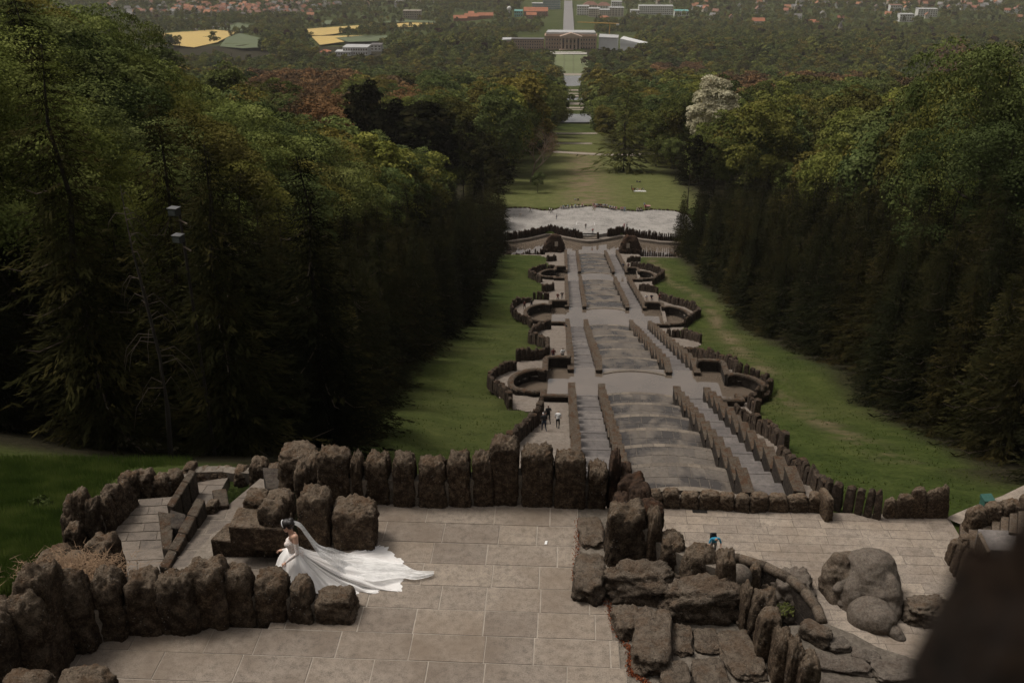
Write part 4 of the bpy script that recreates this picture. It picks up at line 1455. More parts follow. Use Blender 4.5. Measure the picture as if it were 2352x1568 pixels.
def conifer(seed, h=20.0, rad=3.9, layers=46, per=9, sprays=12, size=0.42, droop=0.45, z0=1.0, power=0.85, gap=0.0, up=0.25, slim=0.22):
    g = np.random.default_rng(seed)
    P_, N_, S_ = [], [], []
    for i in range(layers):
        z = z0 + (h - z0) * (i + g.uniform(-.3, .3)) / layers
        z = min(max(z, z0), h - 0.1)
        R_ = rad * max(0.03, (1 - z / h)) ** power * g.uniform(0.78, 1.18) + 0.12
        if gap and g.random() < gap:
            continue
        a0 = g.uniform(0, 6.28)
        for k in range(per):
            if g.random() < 0.08:
                continue
            a = a0 + 6.283 * k / per + g.uniform(-.25, .25)
            Rb = R_ * g.uniform(0.65, 1.2)
            n = max(2, int(sprays * Rb / rad) + 2)
            t = g.uniform(0.12, 1.0, n)
            zz = z - droop * Rb * t ** 1.2 + up * Rb * np.maximum(0, t - 0.6) ** 1.5
            w = (1 - t) * 0.28 * Rb + 0.12
            off = g.uniform(-1, 1, n) * w
            x = math.cos(a) * Rb * t - math.sin(a) * off
            y = math.sin(a) * Rb * t + math.cos(a) * off
            P_.append(np.stack([x, y, zz - np.abs(off) * 0.5], 1))
            N_.append(np.stack([math.cos(a) * 0.3 + g.normal(0, .4, n), math.sin(a) * 0.3 + g.normal(0, .4, n), np.full(n, 0.8)], 1))
            S_.append(np.full(n, size * (0.35 + 0.65 * min(1, Rb / rad))))
    p, nr, s = np.concatenate(P_), unit(np.concatenate(N_)), np.concatenate(S_)
    n = len(p)
    rho = np.maximum(1e-3, np.hypot(p[:, 0], p[:, 1]))
    out = unit(np.stack([p[:, 0] / rho, p[:, 1] / rho, np.full(n, -0.30)], 1) + g.normal(size=(n, 3)) * 0.35)
    side = unit(np.cross(nr, out))
    s = (s * g.uniform(0.6, 1.4, n))[:, None]
    v = np.stack([p - out * s * 0.9, p - side * s * slim, p + out * s * 1.3, p + side * s * slim], 1).reshape(-1, 3)
    return v, np.arange(4 * n).reshape(-1, 4)


M_TWIG = plain('bare spruce twig', (0.085, 0.062, 0.044), 0.95, 0.3, 3.0)


def trunk(h, r, seed, limbs=8, spread=4.0, z0=0.35, mat=None, dead=0, seg=6, thin=0.35):
    g = random.Random(seed)
    m = MB()
    pts = [(g.uniform(-.02, .02) * h * k / 6, g.uniform(-.02, .02) * h * k / 6, h * k / 6 - (0.4 if k == 0 else 0)) for k in range(7)]
    m.tube(pts, [r * (1 - 0.92 * k / 6) for k in range(7)], seg)
    for i in range(limbs):
        t = z0 + (0.9 - z0) * (i + g.random()) / limbs
        a = g.uniform(0, 6.283)
        L = spread * (1.1 - t) * g.uniform(.7, 1.3)
        b = Vector((0, 0, h * t))
        e = b + Vector((math.cos(a) * L, math.sin(a) * L, L * g.uniform(.3, .9)))
        m.tube([b, b.lerp(e, .5) + Vector((0, 0, -.1 * L)), e], [r * thin * (1 - t) + .04, r * thin * .6 * (1 - t) + .03, .02], 4, cap=False)
    for i in range(dead):
        t = g.uniform(.08, .8)
        a = g.uniform(0, 6.283)
        L = 4.4 * (1 - t) ** .8 * g.uniform(.8, 1.15)
        b = Vector((0, 0, h * t))
        dr = Vector((math.cos(a), math.sin(a), 0))
        m.tube([b, b + dr * L * .4 + Vector((0, 0, -.22 * L)), b + dr * L * .75 + Vector((0, 0, -.32 * L)), b + dr * L * 1.04 + Vector((0, 0, -.2 * L))], [.045, .04, .03, .012], 4, 1, cap=False)
    return m.mesh('trunk', [mat or M_BARK, M_TWIG])


def cards(name, vf, mat):
    return mk(name, vf[0], vf[1], mat)


SHAPES = {}                                          # kind -> level -> list of (crown mesh, trunk mesh, natural height)
B_SPEC = [(M_LEAF, (5.6, 5.6, 7.6)), (M_LEAFG, (6.2, 5.6, 7.0)), (M_LEAFY, (5.2, 5.8, 8.0)), (M_LEAF, (6.4, 6.0, 7.2)), (M_LEAFG, (5.0, 5.4, 8.2))]
SHAPES['broadleaf'] = {
    0: [(cards('crown', broadleaf(10 + i, 36000, 0.125, rd, clumps=80, cl=(1.1, 2.2)), mt), trunk(17, .38, i, 10, 5), 20.0) for i, (mt, rd) in enumerate(B_SPEC)],
    1: [(cards('crown', broadleaf(30 + i, 8000, 0.32, rd, clumps=46, cl=(1.5, 2.8)), mt), trunk(17, .38, i, 6, 5, seg=5), 20.0) for i, (mt, rd) in enumerate(B_SPEC)],
    2: [(cards('crown', broadleaf(50 + i, 1500, 0.75, rd, clumps=26, cl=(1.8, 3.2)), mt), trunk(16, .38, i, 0, seg=4), 20.0) for i, (mt, rd) in enumerate(B_SPEC)],
    3: [(cards('crown', broadleaf(70 + i, 420, 1.45, rd, clumps=18, cl=(2.0, 3.4)), mt), None, 20.0) for i, (mt, rd) in enumerate(B_SPEC)]}
SHAPES['broadleaf'][-1] = [(cards('crown', broadleaf(15 + i, 62000, 0.078, (5.8, 5.6, 7.6), clumps=90, cl=(1.0, 2.0)), mt), trunk(17, .38, i, 10, 5), 20.0) for i, mt in enumerate((M_LEAF, M_LEAFG))]
SHAPES['spruce'] = {
    0: [(cards('crown', conifer(100 + i, 20, 3.7 + .2 * i, 46, 13, 46, 0.24, .38 + .04 * i, power=.58), M_SPRUCE), trunk(19.5, .3, i, 0, mat=M_BARKD, dead=10), 20.0) for i in range(4)],
    1: [(cards('crown', conifer(110 + i, 20, 3.7 + .2 * i, 34, 12, 24, 0.36, .38, power=.58), M_SPRUCE), trunk(19.5, .3, i, 0, mat=M_BARKD, seg=5), 20.0) for i in range(4)],
    2: [(cards('crown', conifer(120 + i, 20, 3.8, 20, 7, 4, 1.1, .4), M_SPRUCE), trunk(19.5, .3, i, 0, mat=M_BARKD, seg=4), 20.0) for i in range(3)],
    3: [(cards('crown', conifer(130 + i, 20, 3.8, 12, 6, 2, 1.7, .4), M_SPRUCE), None, 20.0) for i in range(3)]}
SHAPES['larch'] = {
    1: [(cards('crown', conifer(140 + i, 24, 5.2, 36, 8, 12, 0.60, .30, z0=2.5, power=.7, gap=.1), M_LARCH), trunk(23, .4, i, 0, mat=M_BARK, dead=6, seg=5), 24.0) for i in range(4)],
    2: [(cards('crown', conifer(150 + i, 24, 5.2, 20, 7, 5, 1.2, .3, z0=2.5, power=.7, gap=.1), M_LARCH), trunk(23, .4, i, 0, seg=4), 24.0) for i in range(3)]}
SHAPES['bronze'] = {
    1: [(cards('crown', broadleaf(160 + i, 5200, 0.30, (5.8, 5.8, 7.2), clumps=120, cl=(.8, 1.6), loose=.3), M_BRONZE), trunk(17, .36, i, 26, 7, .25, M_BARKP, seg=5), 20.0) for i in range(3)],
    2: [(cards('crown', broadleaf(170 + i, 900, 0.85, (5.8, 5.8, 7.2), clumps=40, cl=(1.2, 2.4)), M_BRONZE), trunk(16, .36, i, 0, seg=4), 20.0) for i in range(3)]}
SHAPES['columnar'] = {
    1: [(cards('crown', broadleaf(180 + i, 5200, 0.42, (2.6, 2.6, 9.6), 10.6, clumps=90, cl=(.8, 1.4), low=1.0), M_SPRUCE), trunk(18, .3, i, 0, mat=M_BARKD, seg=5), 20.0) for i in range(2)],
    2: [(cards('crown', broadleaf(190 + i, 900, 0.9, (2.6, 2.6, 9.6), 10.6, clumps=40, cl=(.8, 1.4), low=1.0), M_SPRUCE), None, 20.0) for i in range(2)]}
SHAPES['copper'] = {2: [(cards('crown', broadleaf(200 + i, 900, 0.95, (5.6, 5.6, 7.0), clumps=36), M_PURPLE), None, 20.0) for i in range(2)]}
SHAPES['blossom'] = {1: [(cards('crown', broadleaf(210, 15000, 0.27, (5.0, 5.0, 8.6), 21.0, clumps=60, cl=(1.3, 2.2), low=11.0), M_PALE), trunk(27, .45, 9, 9, 5), 30.0)]}
SHAPES['pine'] = {1: [(cards('crown', broadleaf(220 + i, 3600, 0.34, (3.6, 3.6, 7.5), 12.5, clumps=46, cl=(.8, 1.5), low=4.0, loose=.4), M_SPRUCE), trunk(19, .24, i, 16, 4.5, .2, M_BARK, seg=5), 20.0) for i in range(3)]}


def level(y, kind):
    ks = sorted(SHAPES[kind])
    want = -1 if y < 82 else 0 if y < 170 else 1 if y < 640 else 2 if y < 1500 else 3
    return min(ks, key=lambda k: (abs(k - want), k))


# ------------------------------------------------------------------ where the trees stand
def half_gap(y, x):
    """free half corridor left and right of the axis"""
    if y < 281:
        return 24 if x < AX else 28
    if y < 400:
        return 26 if x < AX else 33
    if y < 490:
        return 23 if x < AX else 27
    if y < 800:
        return 12.5
    if y < 1300:
        return 15.0
    return float(np.interp(y, [1300, 1560, 1600], [24, 32, 58]))


FIELDS = {  # picture polygons of open fields in the valley
    'rapeseed_field': [[(352, 83), (420, 77), (492, 72), (545, 77), (520, 91), (499, 102), (446, 114), (380, 106)],
                       [(648, 76), (735, 68), (858, 60), (946, 56), (1002, 57), (995, 64), (930, 66), (850, 67), (765, 83), (735, 86), (690, 83)],
                       [(715, 88), (837, 86), (770, 92), (792, 101), (735, 109)]],
    'meadow_field': [[(520, 91), (552, 80), (600, 92), (625, 112), (560, 116), (505, 112)], [(545, 56), (590, 62), (556, 77), (500, 71)], [(772, 92), (835, 87), (892, 86), (897, 99), (800, 102)],
                     [(735, 52), (790, 50), (775, 58), (738, 62)], [(850, 57), (930, 50), (1000, 53), (1000, 57), (946, 55)]]}
BUILT_V = [(768, 874, 102, 128), (1182, 1462, 80, 114), (1322, 1432, 0, 38), (1464, 1548, 12, 34), (1200, 1290, 0, 40), (1040, 1134, 29, 50), (1180, 1200, 24, 38), (1292, 1315, -10, 74), (2066, 2098, 33, 50), (2108, 2152, 20, 38), (926, 967, 25, 40), (923, 949, 100, 114)]
BROWN_V = [((690, 195), 130, 40), ((720, 250), 70, 45), ((1900, 182), 95, 18), ((1700, 205), 70, 28), ((1075, 395), 40, 40), ((780, 350), 50, 40), ((905, 218), 30, 28), ((730, 320), 50, 50), ((2190, 150), 50, 60), ((1560, 145), 60, 12), ((2080, 250), 40, 60), ((760, 490), 30, 30)]


def brown_here(u, v):
    for (a, b), ru, rv in BROWN_V:
        if ((u - a) / ru) ** 2 + ((v - b) / rv) ** 2 < 1:
            return True
    return False


TREES = []                                           # x, y, z, kind, height, group key


SKY_L = ([-400, 0, 130, 200, 300, 370, 450, 480, 530, 800, 1160], [-80, -60, -20, 40, 55, 85, 150, 200, 240, 300, 420])
SKY_R = ([1560, 1640, 1900, 1960, 2050, 2120, 2200, 2250, 2352, 2700], [430, 400, 330, 280, 200, 170, 90, 60, 20, -60])


def plant(x, y, kind, h, key):
    if key[-1] in 'LR':                              # keep the outline of the two near woods
        xs_, ys_ = SKY_L if key[-1] == 'L' else SKY_R
        for _ in range(6):
            zt = terr(x, y)
            q_ = proj((x, y, zt + h))
            if q_ is None:
                break
            r_ = (.22 * h if kind == 'spruce' else .36 * h) * FPX / q_[2] * .6
            if q_[1] > np.interp(q_[0] + (r_ if key[-1] == 'L' else -r_), xs_, ys_):
                break
            h *= .88
        if h < 9:
            return
    TREES.append((x, y, terr(x, y) - 0.15, kind, h, key))


g = random.Random(21)
# dark spruce belts on both sides of the lawn
for side in (-1, 1):
    y = 37.0 if side < 0 else 57.0
    while y < 262:
        st = 5.0 if y < 130 else 5.4
        edge = (-16.6 if y > 62 else -15.0) if side < 0 else (32.5 if y > 95 else 30.0 + 0.026 * y)
        if y < 62 and side < 0:
            edge = -13.5 - max(0, 50 - y) * 0.1
        depth_rows = 9 if side < 0 else 7
        for k in range(depth_rows):
            x = edge + side * (k * 4.4 + g.uniform(-1.0, 1.0))
            yy = y + g.uniform(-1.5, 1.5)
            if side < 0 and yy < 36:
                continue
            hh = g.uniform(13.0, 18.5) if k < 2 else g.uniform(15, 21)
            if side < 0 and y < 110 and k >= 2:
                hh = g.uniform(11, 17) if y > 56 else g.uniform(9, 14)
            if side > 0 and k >= 2:
                hh = g.uniform(16, 23)
            if y > 200:
                hh *= 0.88
            kd = 'spruce'
            if side < 0 and k >= 4 and g.random() < 0.6:
                kd, hh = 'broadleaf', g.uniform(18, 25)
            plant(x, yy, kd, hh, ('front' if k == 0 else 'belt') + ('L' if side < 0 else 'R'))
        y += st
# beeches on the rising flanks
for side in (-1, 1):
    y = 52.0 if side < 0 else 62.0
    while y < 300:
        sp = 7.5
        lim = 0.62 * y + 22
        x = 46.0 if side < 0 else 66.0
        while x < lim + 20:
            fx, fy = side * x + g.uniform(-2.5, 2.5), y + g.uniform(-2.5, 2.5)
            fq = proj((fx, fy, terr(fx, fy)))
            if not (fq and 780 < fq[0] < 1060 and fy > 170):
                plant(fx, fy, 'broadleaf' if g.random() < .9 else 'spruce', g.uniform(22, 31), 'flank' + ('L' if side < 0 else 'R'))
            x += sp
        y += sp
# the wood beyond the plaza, then the valley
y = 268.0
while y < 3900:
    sp = 10.0 if y < 520 else 11.5 if y < 900 else 13.0 if y < 1700 else 15.0
    lim = 0.60 * y + 40
    x = -lim
    while x < lim:
        xx, yy = x + g.uniform(-.45, .45) * sp, y + g.uniform(-.45, .45) * sp
        x += sp
        if abs(xx - AX) < half_gap(yy, xx):
            continue
        if 1530 < yy < 1700 and abs(xx - AX) < (30 if yy < 1588 else 112 if yy < 1650 else 40):
            continue
        if yy > 1700 and abs(xx - AX) < 15:
            continue
        z = terr(xx, yy)
        q = proj((xx, yy, z))
        if q is None or not (-320 < q[0] < 2670) or q[1] < -90:
            continue
        if any(in_poly(pl, q[0], q[1]) for k in FIELDS.values() for pl in k):
            continue
        if yy < 330 and (780 < q[0] < 1060 or 1190 < q[0] < 1290):
            continue
        if yy > 1500 and any(a < q[0] < b and c < q[1] < d_ for a, b, c, d_ in BUILT_V):
            continue
        town = (q[1] < 58 and (q[0] < 1010) and q[0] > 200) or (q[1] < 62 and q[0] > 1560) or (q[1] < 48)
        if (500 < q[0] < 690 and 36 < q[1] < 100) or (1000 < q[0] < 1200 and q[1] < 60):
            town = False
        if yy > 1750 and town and g.random() < 0.55:
            continue
        hh = g.choice([g.uniform(15, 20), g.uniform(20, 28), g.uniform(25, 32)])
        kd = 'broadleaf'
        tu, tv, _ = proj((xx, yy, z + hh * .8))
        r_ = g.random()
        if yy > 900:
            tops = [proj((xx, yy, z + hh * f_)) for f_ in (.45, .8, 1.0)]
            if any(in_poly(pl, tq[0], tq[1]) for tq in tops[1:] for k in FIELDS.values() for pl in k):
                continue
            if yy > 1050 and any(a - 5 < tq[0] < b + 5 and c < tq[1] < d_ - 3 for tq in (proj((xx, yy, z + hh * .70)),) for a, b, c, d_ in BUILT_V):
                continue
        if brown_here(tu, tv):
            kd = 'bronze'
        elif yy < 720 and abs(xx - AX) < 90 and r_ < 0.38:
            kd = g.choice(['spruce', 'larch', 'larch'])
            hh = g.uniform(20, 29)
        elif yy < 1500 and r_ < 0.20:
            kd = g.choice(['spruce', 'larch', 'columnar', 'spruce'])
            hh = g.uniform(18, 28)
        elif r_ < 0.05:
            kd = g.choice(['spruce', 'columnar', 'copper'])
        if yy > 1600:
            hh = g.uniform(9, 16) if kd == 'broadleaf' else g.uniform(12, 19)
        if 1050 < yy <= 1600:
            hh *= 0.72
        if yy < 330:
            hh *= 0.9
        plant(xx, yy, kd, hh, 'wood')
    y += sp

# single trees one can name
def named(kind, base_uv, top_v, label, cat='tree', w=1.0, base=None):
    b = G(*base_uv) if base is None else Vector(base)
    b.z = terr(b.x, b.y)
    top = PD(base_uv[0], top_v, b.y)
    return (b, top.z - b.z, kind, label, w)


def flank(u, top_v, y, label, kind='broadleaf', w=1.0):
    q_ = PD(u, top_v, y)
    b_ = Vector((q_.x, y, terr(q_.x, y)))
    return (b_, q_.z - b_.z, kind, label, w)


NAMED = [
    flank(240, 50, 102, 'tallest leafy beech on the upper left', w=.62),
    flank(150, 85, 84, 'leafy beech between the tallest beech and the left corner', w=.75),
    flank(372, 175, 118, 'leafy beech right of the tallest one on the left', w=.55),
    flank(30, -25, 70, 'dark tree filling the upper left corner', kind='spruce', w=1.1),
    flank(490, 250, 132, 'olive leaved beech on the right shoulder of the left wood', w=.75),
    flank(640, 295, 165, 'round green beech above the left spruces', w=.95),
    flank(230, 350, 62, 'pale leaved maple low on the left slope', w=.8),
    flank(2335, 40, 122, 'tallest leafy beech in the upper right corner', w=.72),
    flank(2240, 140, 150, 'leafy beech left of the tallest one on the right', w=.7),
    flank(2135, 205, 172, 'olive leaved beech on the right slope', w=.75),
    flank(2340, 240, 110, 'leafy beech at the right picture edge', w=.9),
    flank(2040, 280, 190, 'leafy beech on the left shoulder of the right wood', w=.8),
    flank(1945, 345, 205, 'round beech above the right spruces', w=.85),
    flank(2255, 360, 128, 'bright leaved beech low on the right slope', w=.75),
    named('larch', (1432, 392), 168, 'huge pale green larch on the right of the meadow corridor', w=2.0),
    named('larch', (1545, 372), 150, 'tall dark larch behind the blossom tree, right of the corridor', w=1.5),
    named('broadleaf', (1180, 392), 180, 'tall rounded green tree behind the bare bronze tree', w=1.2),
    named('broadleaf', (1130, 400), 230, 'broad green tree left of the meadow corridor', w=1.1),
    named('pine', (1578, 482), 330, 'thin dark pine at the right corner of the plaza', w=1.0),
    named('pine', (1612, 470), 318, 'second dark pine beyond the right corner of the plaza', w=1.0),
    named('pine', (1065, 470), 300, 'thin reddish pine left of the meadow', w=1.0),
    named('pine', (1110, 478), 318, 'leafy dark pine hanging over the left plaza corner', w=1.2),
    named('pine', (1145, 486), 350, 'dark pine at the left edge of the plaza', w=1.1),
    named('columnar', (848, 455), 196, 'dark columnar conifer towering over the left wood', w=1.1),
    named('columnar', (905, 465), 238, 'dark columnar conifer beside the tallest one', w=1.2),
    named('columnar', (985, 470), 225, 'broad black conifer left of the bare bronze tree', w=1.7),
    named('copper', (1345, 152), 128, 'dark red copper beech by the castle lawn'),
]
for b, h, kind, label, w in NAMED:
    lv = -1 if (-1 in SHAPES[kind] and b.y < 95) else 0 if (0 in SHAPES[kind] and b.y < 160) else 1 if 1 in SHAPES[kind] else 2
    cr, tk, nh = SHAPES[kind][lv][int(abs(b.x * 7)) % len(SHAPES[kind][lv])]
    k = h / nh
    t = empty('tree', b, 0, label, 'tree')
    ob('crown', cr, t, scale=(k * w, k * w, k))
    if tk:
        ob('trunk', tk, t, scale=(k, k, k))
cr, tk, nh = SHAPES['blossom'][1][0]
bb = Vector((48.5, 312, terr(48.5, 312)))
hb = PD(1645, 200, 312).z - bb.z
t = empty('blossom_tree', bb, 0.4, 'pale cream flowering tree standing out right of the plaza', 'tree')
ob('crown', cr, t, scale=(hb / nh * 1.15, hb / nh * 1.15, hb / nh))
ob('trunk', tk, t, scale=hb / nh)


# the bare bronze tree: a real branching skeleton
def branching(h, seed, depth=5, r0=0.42, twig=None, lean=(0, 0, 0)):
    g_ = random.Random(seed)
    m = MB()
    tips = []

    def grow(p, d_, L, r, k):
        q_ = p + d_ * L
        mid = p.lerp(q_, .5) + Vector((g_.uniform(-1, 1), g_.uniform(-1, 1), g_.uniform(-1, 1))) * L * .08
        m.tube([p, mid, q_], [r, r * .85, r * .66], 5 if k > 2 else 4, cap=False)
        if k == 0:
            tips.append(q_)
            return
        if k < 3:
            tips.append(mid)
        for i in range(3 if k > 1 else 4):
            nd = (d_ * 0.9 + Vector((g_.gauss(0, .55), g_.gauss(0, .55), g_.gauss(.12, .4)))).normalized()
            grow(q_ if i else mid, nd, L * g_.uniform(.62, .85), r * .58, k - 1)
    grow(Vector((0, 0, -.3)), Vector(lean) + Vector((0, 0, 1)), h * .27, r0, depth)
    return m, np.array([tuple(t_) for t_ in tips])


b = G(1219, 418)
hh = PD(1245, 248, b.y).z - b.z
m, tips = branching(hh, 5, 5, .5, lean=(.22, 0, 0))
t = empty('bare_tree', b, 0, 'nearly bare bronze tree leaning at the left of the meadow', 'tree')
ob('trunk', m.mesh('trunk', M_BARKP), t)
gg = np.random.default_rng(5)
pts = np.repeat(tips, 5, 0) + gg.normal(0, .55, (len(tips) * 5, 3))
ob('crown', cards('crown', leaf_cards(pts, unit(gg.normal(size=pts.shape)), .17, gg), M_BRONZE), t)
b = G(1235, 443)
t = empty('young_tree', b, 0, 'small round young green tree alone on the meadow', 'tree')
k = (PD(1235, 394, b.y).z - b.z) / 20.0
ob('crown', SHAPES['broadleaf'][1][1][0], t, (0, 0, 0), scale=(k * .9, k * .9, k))
ob('trunk', SHAPES['broadleaf'][1][1][1], t, scale=(k, k, k))
M_BARKT = plain('grey brown dead twigs', (0.060, 0.044, 0.032), 0.95, 0.3, 3.0)
# dead spruce pole with drooping bare branches, among the dark spruces on the left
db = Vector((P(362, 1072, -20.6).x, 33.2, 0))
db.z = terr(db.x, db.y)
tp = PD(291, 425, 33.6)
m = MB()
tv = tp - db
pl = [Vector((0, 0, -.3))] + [tv * f_ + Vector((0.25 * math.sin(f_ * 5), 0, 0)) for f_ in (.2, .4, .6, .8, 1.0)]
m.tube(pl, [.12, .095, .075, .055, .035, .012], 6)
dt = empty('dead_spruce', db, 0, 'dead grey spruce pole with drooping bare branches on the left slope', 'tree')
m.ob('trunk', M_BARKD, dt, True)
gd = random.Random(4)
for k in range(34):
    f_ = gd.uniform(.25, .97)
    p = tv * f_ + Vector((0.25 * math.sin(f_ * 5), 0, 0))
    a = gd.uniform(0, 6.28)
    L = 1.5 * (1.15 - f_) + .35
    d_ = Vector((math.cos(a), math.sin(a) * .6, 0))
    m = MB()
    m.tube([p, p + d_ * L * .45 + Vector((0, 0, .08 * L)), p + d_ * L * .85 + Vector((0, 0, -.35 * L)), p + d_ * L + Vector((0, 0, -.85 * L))], [.018, .015, .010, .005], 4, cap=False)
    m.ob('bare_branch', M_BARKT, dt)

# ------------------------------------------------------------------ trees as objects, the rest as one wood
LABEL = {
    ('frontL', 'spruce'): ('dark spruce in the front row along the left edge of the lawn', 'front row of spruces left of the lawn'),
    ('frontR', 'spruce'): ('dark spruce in the front row along the right edge of the lawn', 'front row of spruces right of the lawn'),
    ('beltL', 'spruce'): ('dark spruce inside the black belt left of the cascade', 'spruces of the left belt'),
    ('beltR', 'spruce'): ('dark spruce inside the black belt right of the cascade', 'spruces of the right belt'),
    ('beltL', 'broadleaf'): ('leafy green tree among the spruces left of the cascade', 'leafy trees in the left belt'),
    ('beltR', 'broadleaf'): ('leafy green tree among the spruces right of the cascade', 'leafy trees in the right belt'),
    ('flankL', 'broadleaf'): ('tall leafy beech on the slope at the left edge', 'beeches on the left slope'),
    ('flankR', 'broadleaf'): ('tall leafy beech on the slope at the right edge', 'beeches on the right slope'),
    ('flankL', 'spruce'): ('lone spruce among the beeches at the left edge', 'spruces among the left beeches'),
    ('flankR', 'spruce'): ('lone spruce among the beeches at the right edge', 'spruces among the right beeches'),
    ('wood', 'broadleaf'): ('rounded green tree in the wood beyond the plaza', 'green trees of the wood'),
    ('wood', 'spruce'): ('dark spruce standing in the wood beyond the plaza', 'spruces of the wood'),
    ('wood', 'larch'): ('feathery larch standing in the wood beyond the plaza', 'larches of the wood'),
    ('wood', 'bronze'): ('bronze brown leafing tree in the wood beyond the plaza', 'bronze trees of the wood'),
    ('wood', 'columnar'): ('narrow dark columnar tree in the wood beyond the plaza', 'columnar trees of the wood'),
    ('wood', 'copper'): ('dark red copper beech in the wood beyond the plaza', 'copper beeches of the wood'),
}
NAME = {'broadleaf': 'leafy_tree', 'spruce': 'spruce_tree', 'larch': 'larch_tree', 'bronze': 'bronze_tree', 'columnar': 'columnar_tree', 'copper': 'copper_beech'}
CAP = {'broadleaf': 290, 'spruce': 290, 'larch': 90, 'bronze': 120, 'columnar': 60, 'copper': 30}
near = {}
for i, (x, y, z, kind, h, key) in enumerate(TREES):
    q = proj((x, y, z + h * .75))
    q2 = proj((x, y, z + h))
    if q is None or not (-60 < q[0] < 2412) or q2[1] > 1500:
        continue
    near.setdefault(kind, []).append((h / q[2] * (1.3 if key.startswith('front') else 1.0), i))
taken = set()
for kind, lst in near.items():
    lst.sort(reverse=True)
    for _, i in lst[:CAP[kind]]:
        taken.add(i)
rt = random.Random(8)
n_front = {}
ONES = ['', 'first', 'second', 'third', 'fourth', 'fifth', 'sixth', 'seventh', 'eighth', 'ninth', 'tenth', 'eleventh', 'twelfth', 'thirteenth', 'fourteenth', 'fifteenth', 'sixteenth', 'seventeenth', 'eighteenth', 'nineteenth', 'twentieth']
TENS = {2: 'twenty', 3: 'thirty', 4: 'forty', 5: 'fifty', 6: 'sixty'}


def ordinal(n):
    if n <= 20:
        return ONES[n]
    return TENS[n // 10] + ('-' + ONES[n % 10] if n % 10 else '')[:].replace('--', '-') if n % 10 else TENS[n // 10][:-1] + 'ieth'


for i in sorted(taken, key=lambda i_: TREES[i_][1]):
    x, y, z, kind, h, key = TREES[i]
    lv = level(y, kind)
    cr, tk, nh = rt.choice(SHAPES[kind][lv])
    k = h / nh
    w = rt.uniform(.92, 1.22)
    lab, grp = LABEL.get((key, kind), LABEL[('wood', kind)])
    if key.startswith('front') and kind == 'spruce':
        n_front[key] = n_front.get(key, 0) + 1
        sd_ = 'left' if key.endswith('L') else 'right'
        lab = f'{ordinal(n_front[key])} dark spruce from the terrace in the front row along the {sd_} lawn'
    t = empty(NAME[kind], (x, y, z), rt.uniform(0, 6.28), lab, 'tree', grp)
    ob('crown', cr, t, scale=(k * w, k * w, k))
    if tk:
        ob('trunk', tk, t, scale=(k * w, k * w, k))
# the uncounted rest: points that carry whole trees
protos, pid = bpy.data.collections.new('forest_shapes'), {}
for kind in SHAPES:
    for lv in SHAPES[kind]:
        for s_, (cr, tk, nh) in enumerate(SHAPES[kind][lv]):
            pid[(kind, lv, s_)] = (len(pid), cr, tk, nh)
rest = [i for i in range(len(TREES)) if i not in taken]
used = {}
pos, idx, scl, rot = [], [], [], []
for i in rest:
    x, y, z, kind, h, key = TREES[i]
    lv = level(y, kind)
    s_ = rt.randrange(len(SHAPES[kind][lv]))
    key_ = (kind, lv, s_)
    if key_ not in used:
        used[key_] = len(used)
    pos.append((x, y, z))
    idx.append(used[key_])
    scl.append(h / SHAPES[kind][lv][s_][2])
    rot.append(rt.uniform(0, 6.28))
for key_, n in used.items():
    cr, tk, nh = SHAPES[key_[0]][key_[1]][key_[2]]
    o = bpy.data.objects.new('shape_%03d' % n, cr)
    protos.objects.link(o)


def forest_object(name, pos, idx, scl, rot, coll):
    me = bpy.data.meshes.new(name)
    me.from_pydata(pos, [], [])
    for nm, dt_, arr in (('idx', 'INT', idx), ('scl', 'FLOAT', scl), ('rz', 'FLOAT', rot)):
        a = me.attributes.new(nm, dt_, 'POINT')
        a.data.foreach_set('value', np.array(arr, dtype=np.int32 if dt_ == 'INT' else np.float32))
    o = ob(name, me)
    ng = bpy.data.node_groups.new(name + ' nodes', 'GeometryNodeTree')
    ng.interface.new_socket('Geometry', in_out='INPUT', socket_type='NodeSocketGeometry')
    ng.interface.new_socket('Geometry', in_out='OUTPUT', socket_type='NodeSocketGeometry')
    N = ng.nodes.new
    gi, go = N('NodeGroupInput'), N('NodeGroupOutput')
    ip = N('GeometryNodeInstanceOnPoints')
    ci = N('GeometryNodeCollectionInfo')
    ci.inputs['Collection'].default_value = coll
    ci.inputs['Separate Children'].default_value = True
    ci.inputs['Reset Children'].default_value = True

    def attr(nm, t_):
        n = N('GeometryNodeInputNamedAttribute')
        n.data_type = t_
        n.inputs['Name'].default_value = nm
        return n.outputs['Attribute']
    cx = N('ShaderNodeCombineXYZ')
    L_ = ng.links.new
    L_(attr('rz', 'FLOAT'), cx.inputs[2])
    L_(gi.outputs[0], ip.inputs['Points'])
    L_(ci.outputs[0], ip.inputs['Instance'])
    ip.inputs['Pick Instance'].default_value = True
    L_(attr('idx', 'INT'), ip.inputs['Instance Index'])
    L_(cx.outputs[0], ip.inputs['Rotation'])
    L_(attr('scl', 'FLOAT'), ip.inputs['Scale'])
    L_(ip.outputs[0], go.inputs[0])
    md = o.modifiers.new('scatter', 'NODES')
    md.node_group = ng
    return o


fo = forest_object('forest', pos, idx, scl, rot, protos)
tag(fo, 'unbroken green wood covering the valley beyond the park', 'wood', kind='stuff')
print('trees', len(TREES), 'objects', len(taken), 'rest', len(rest))

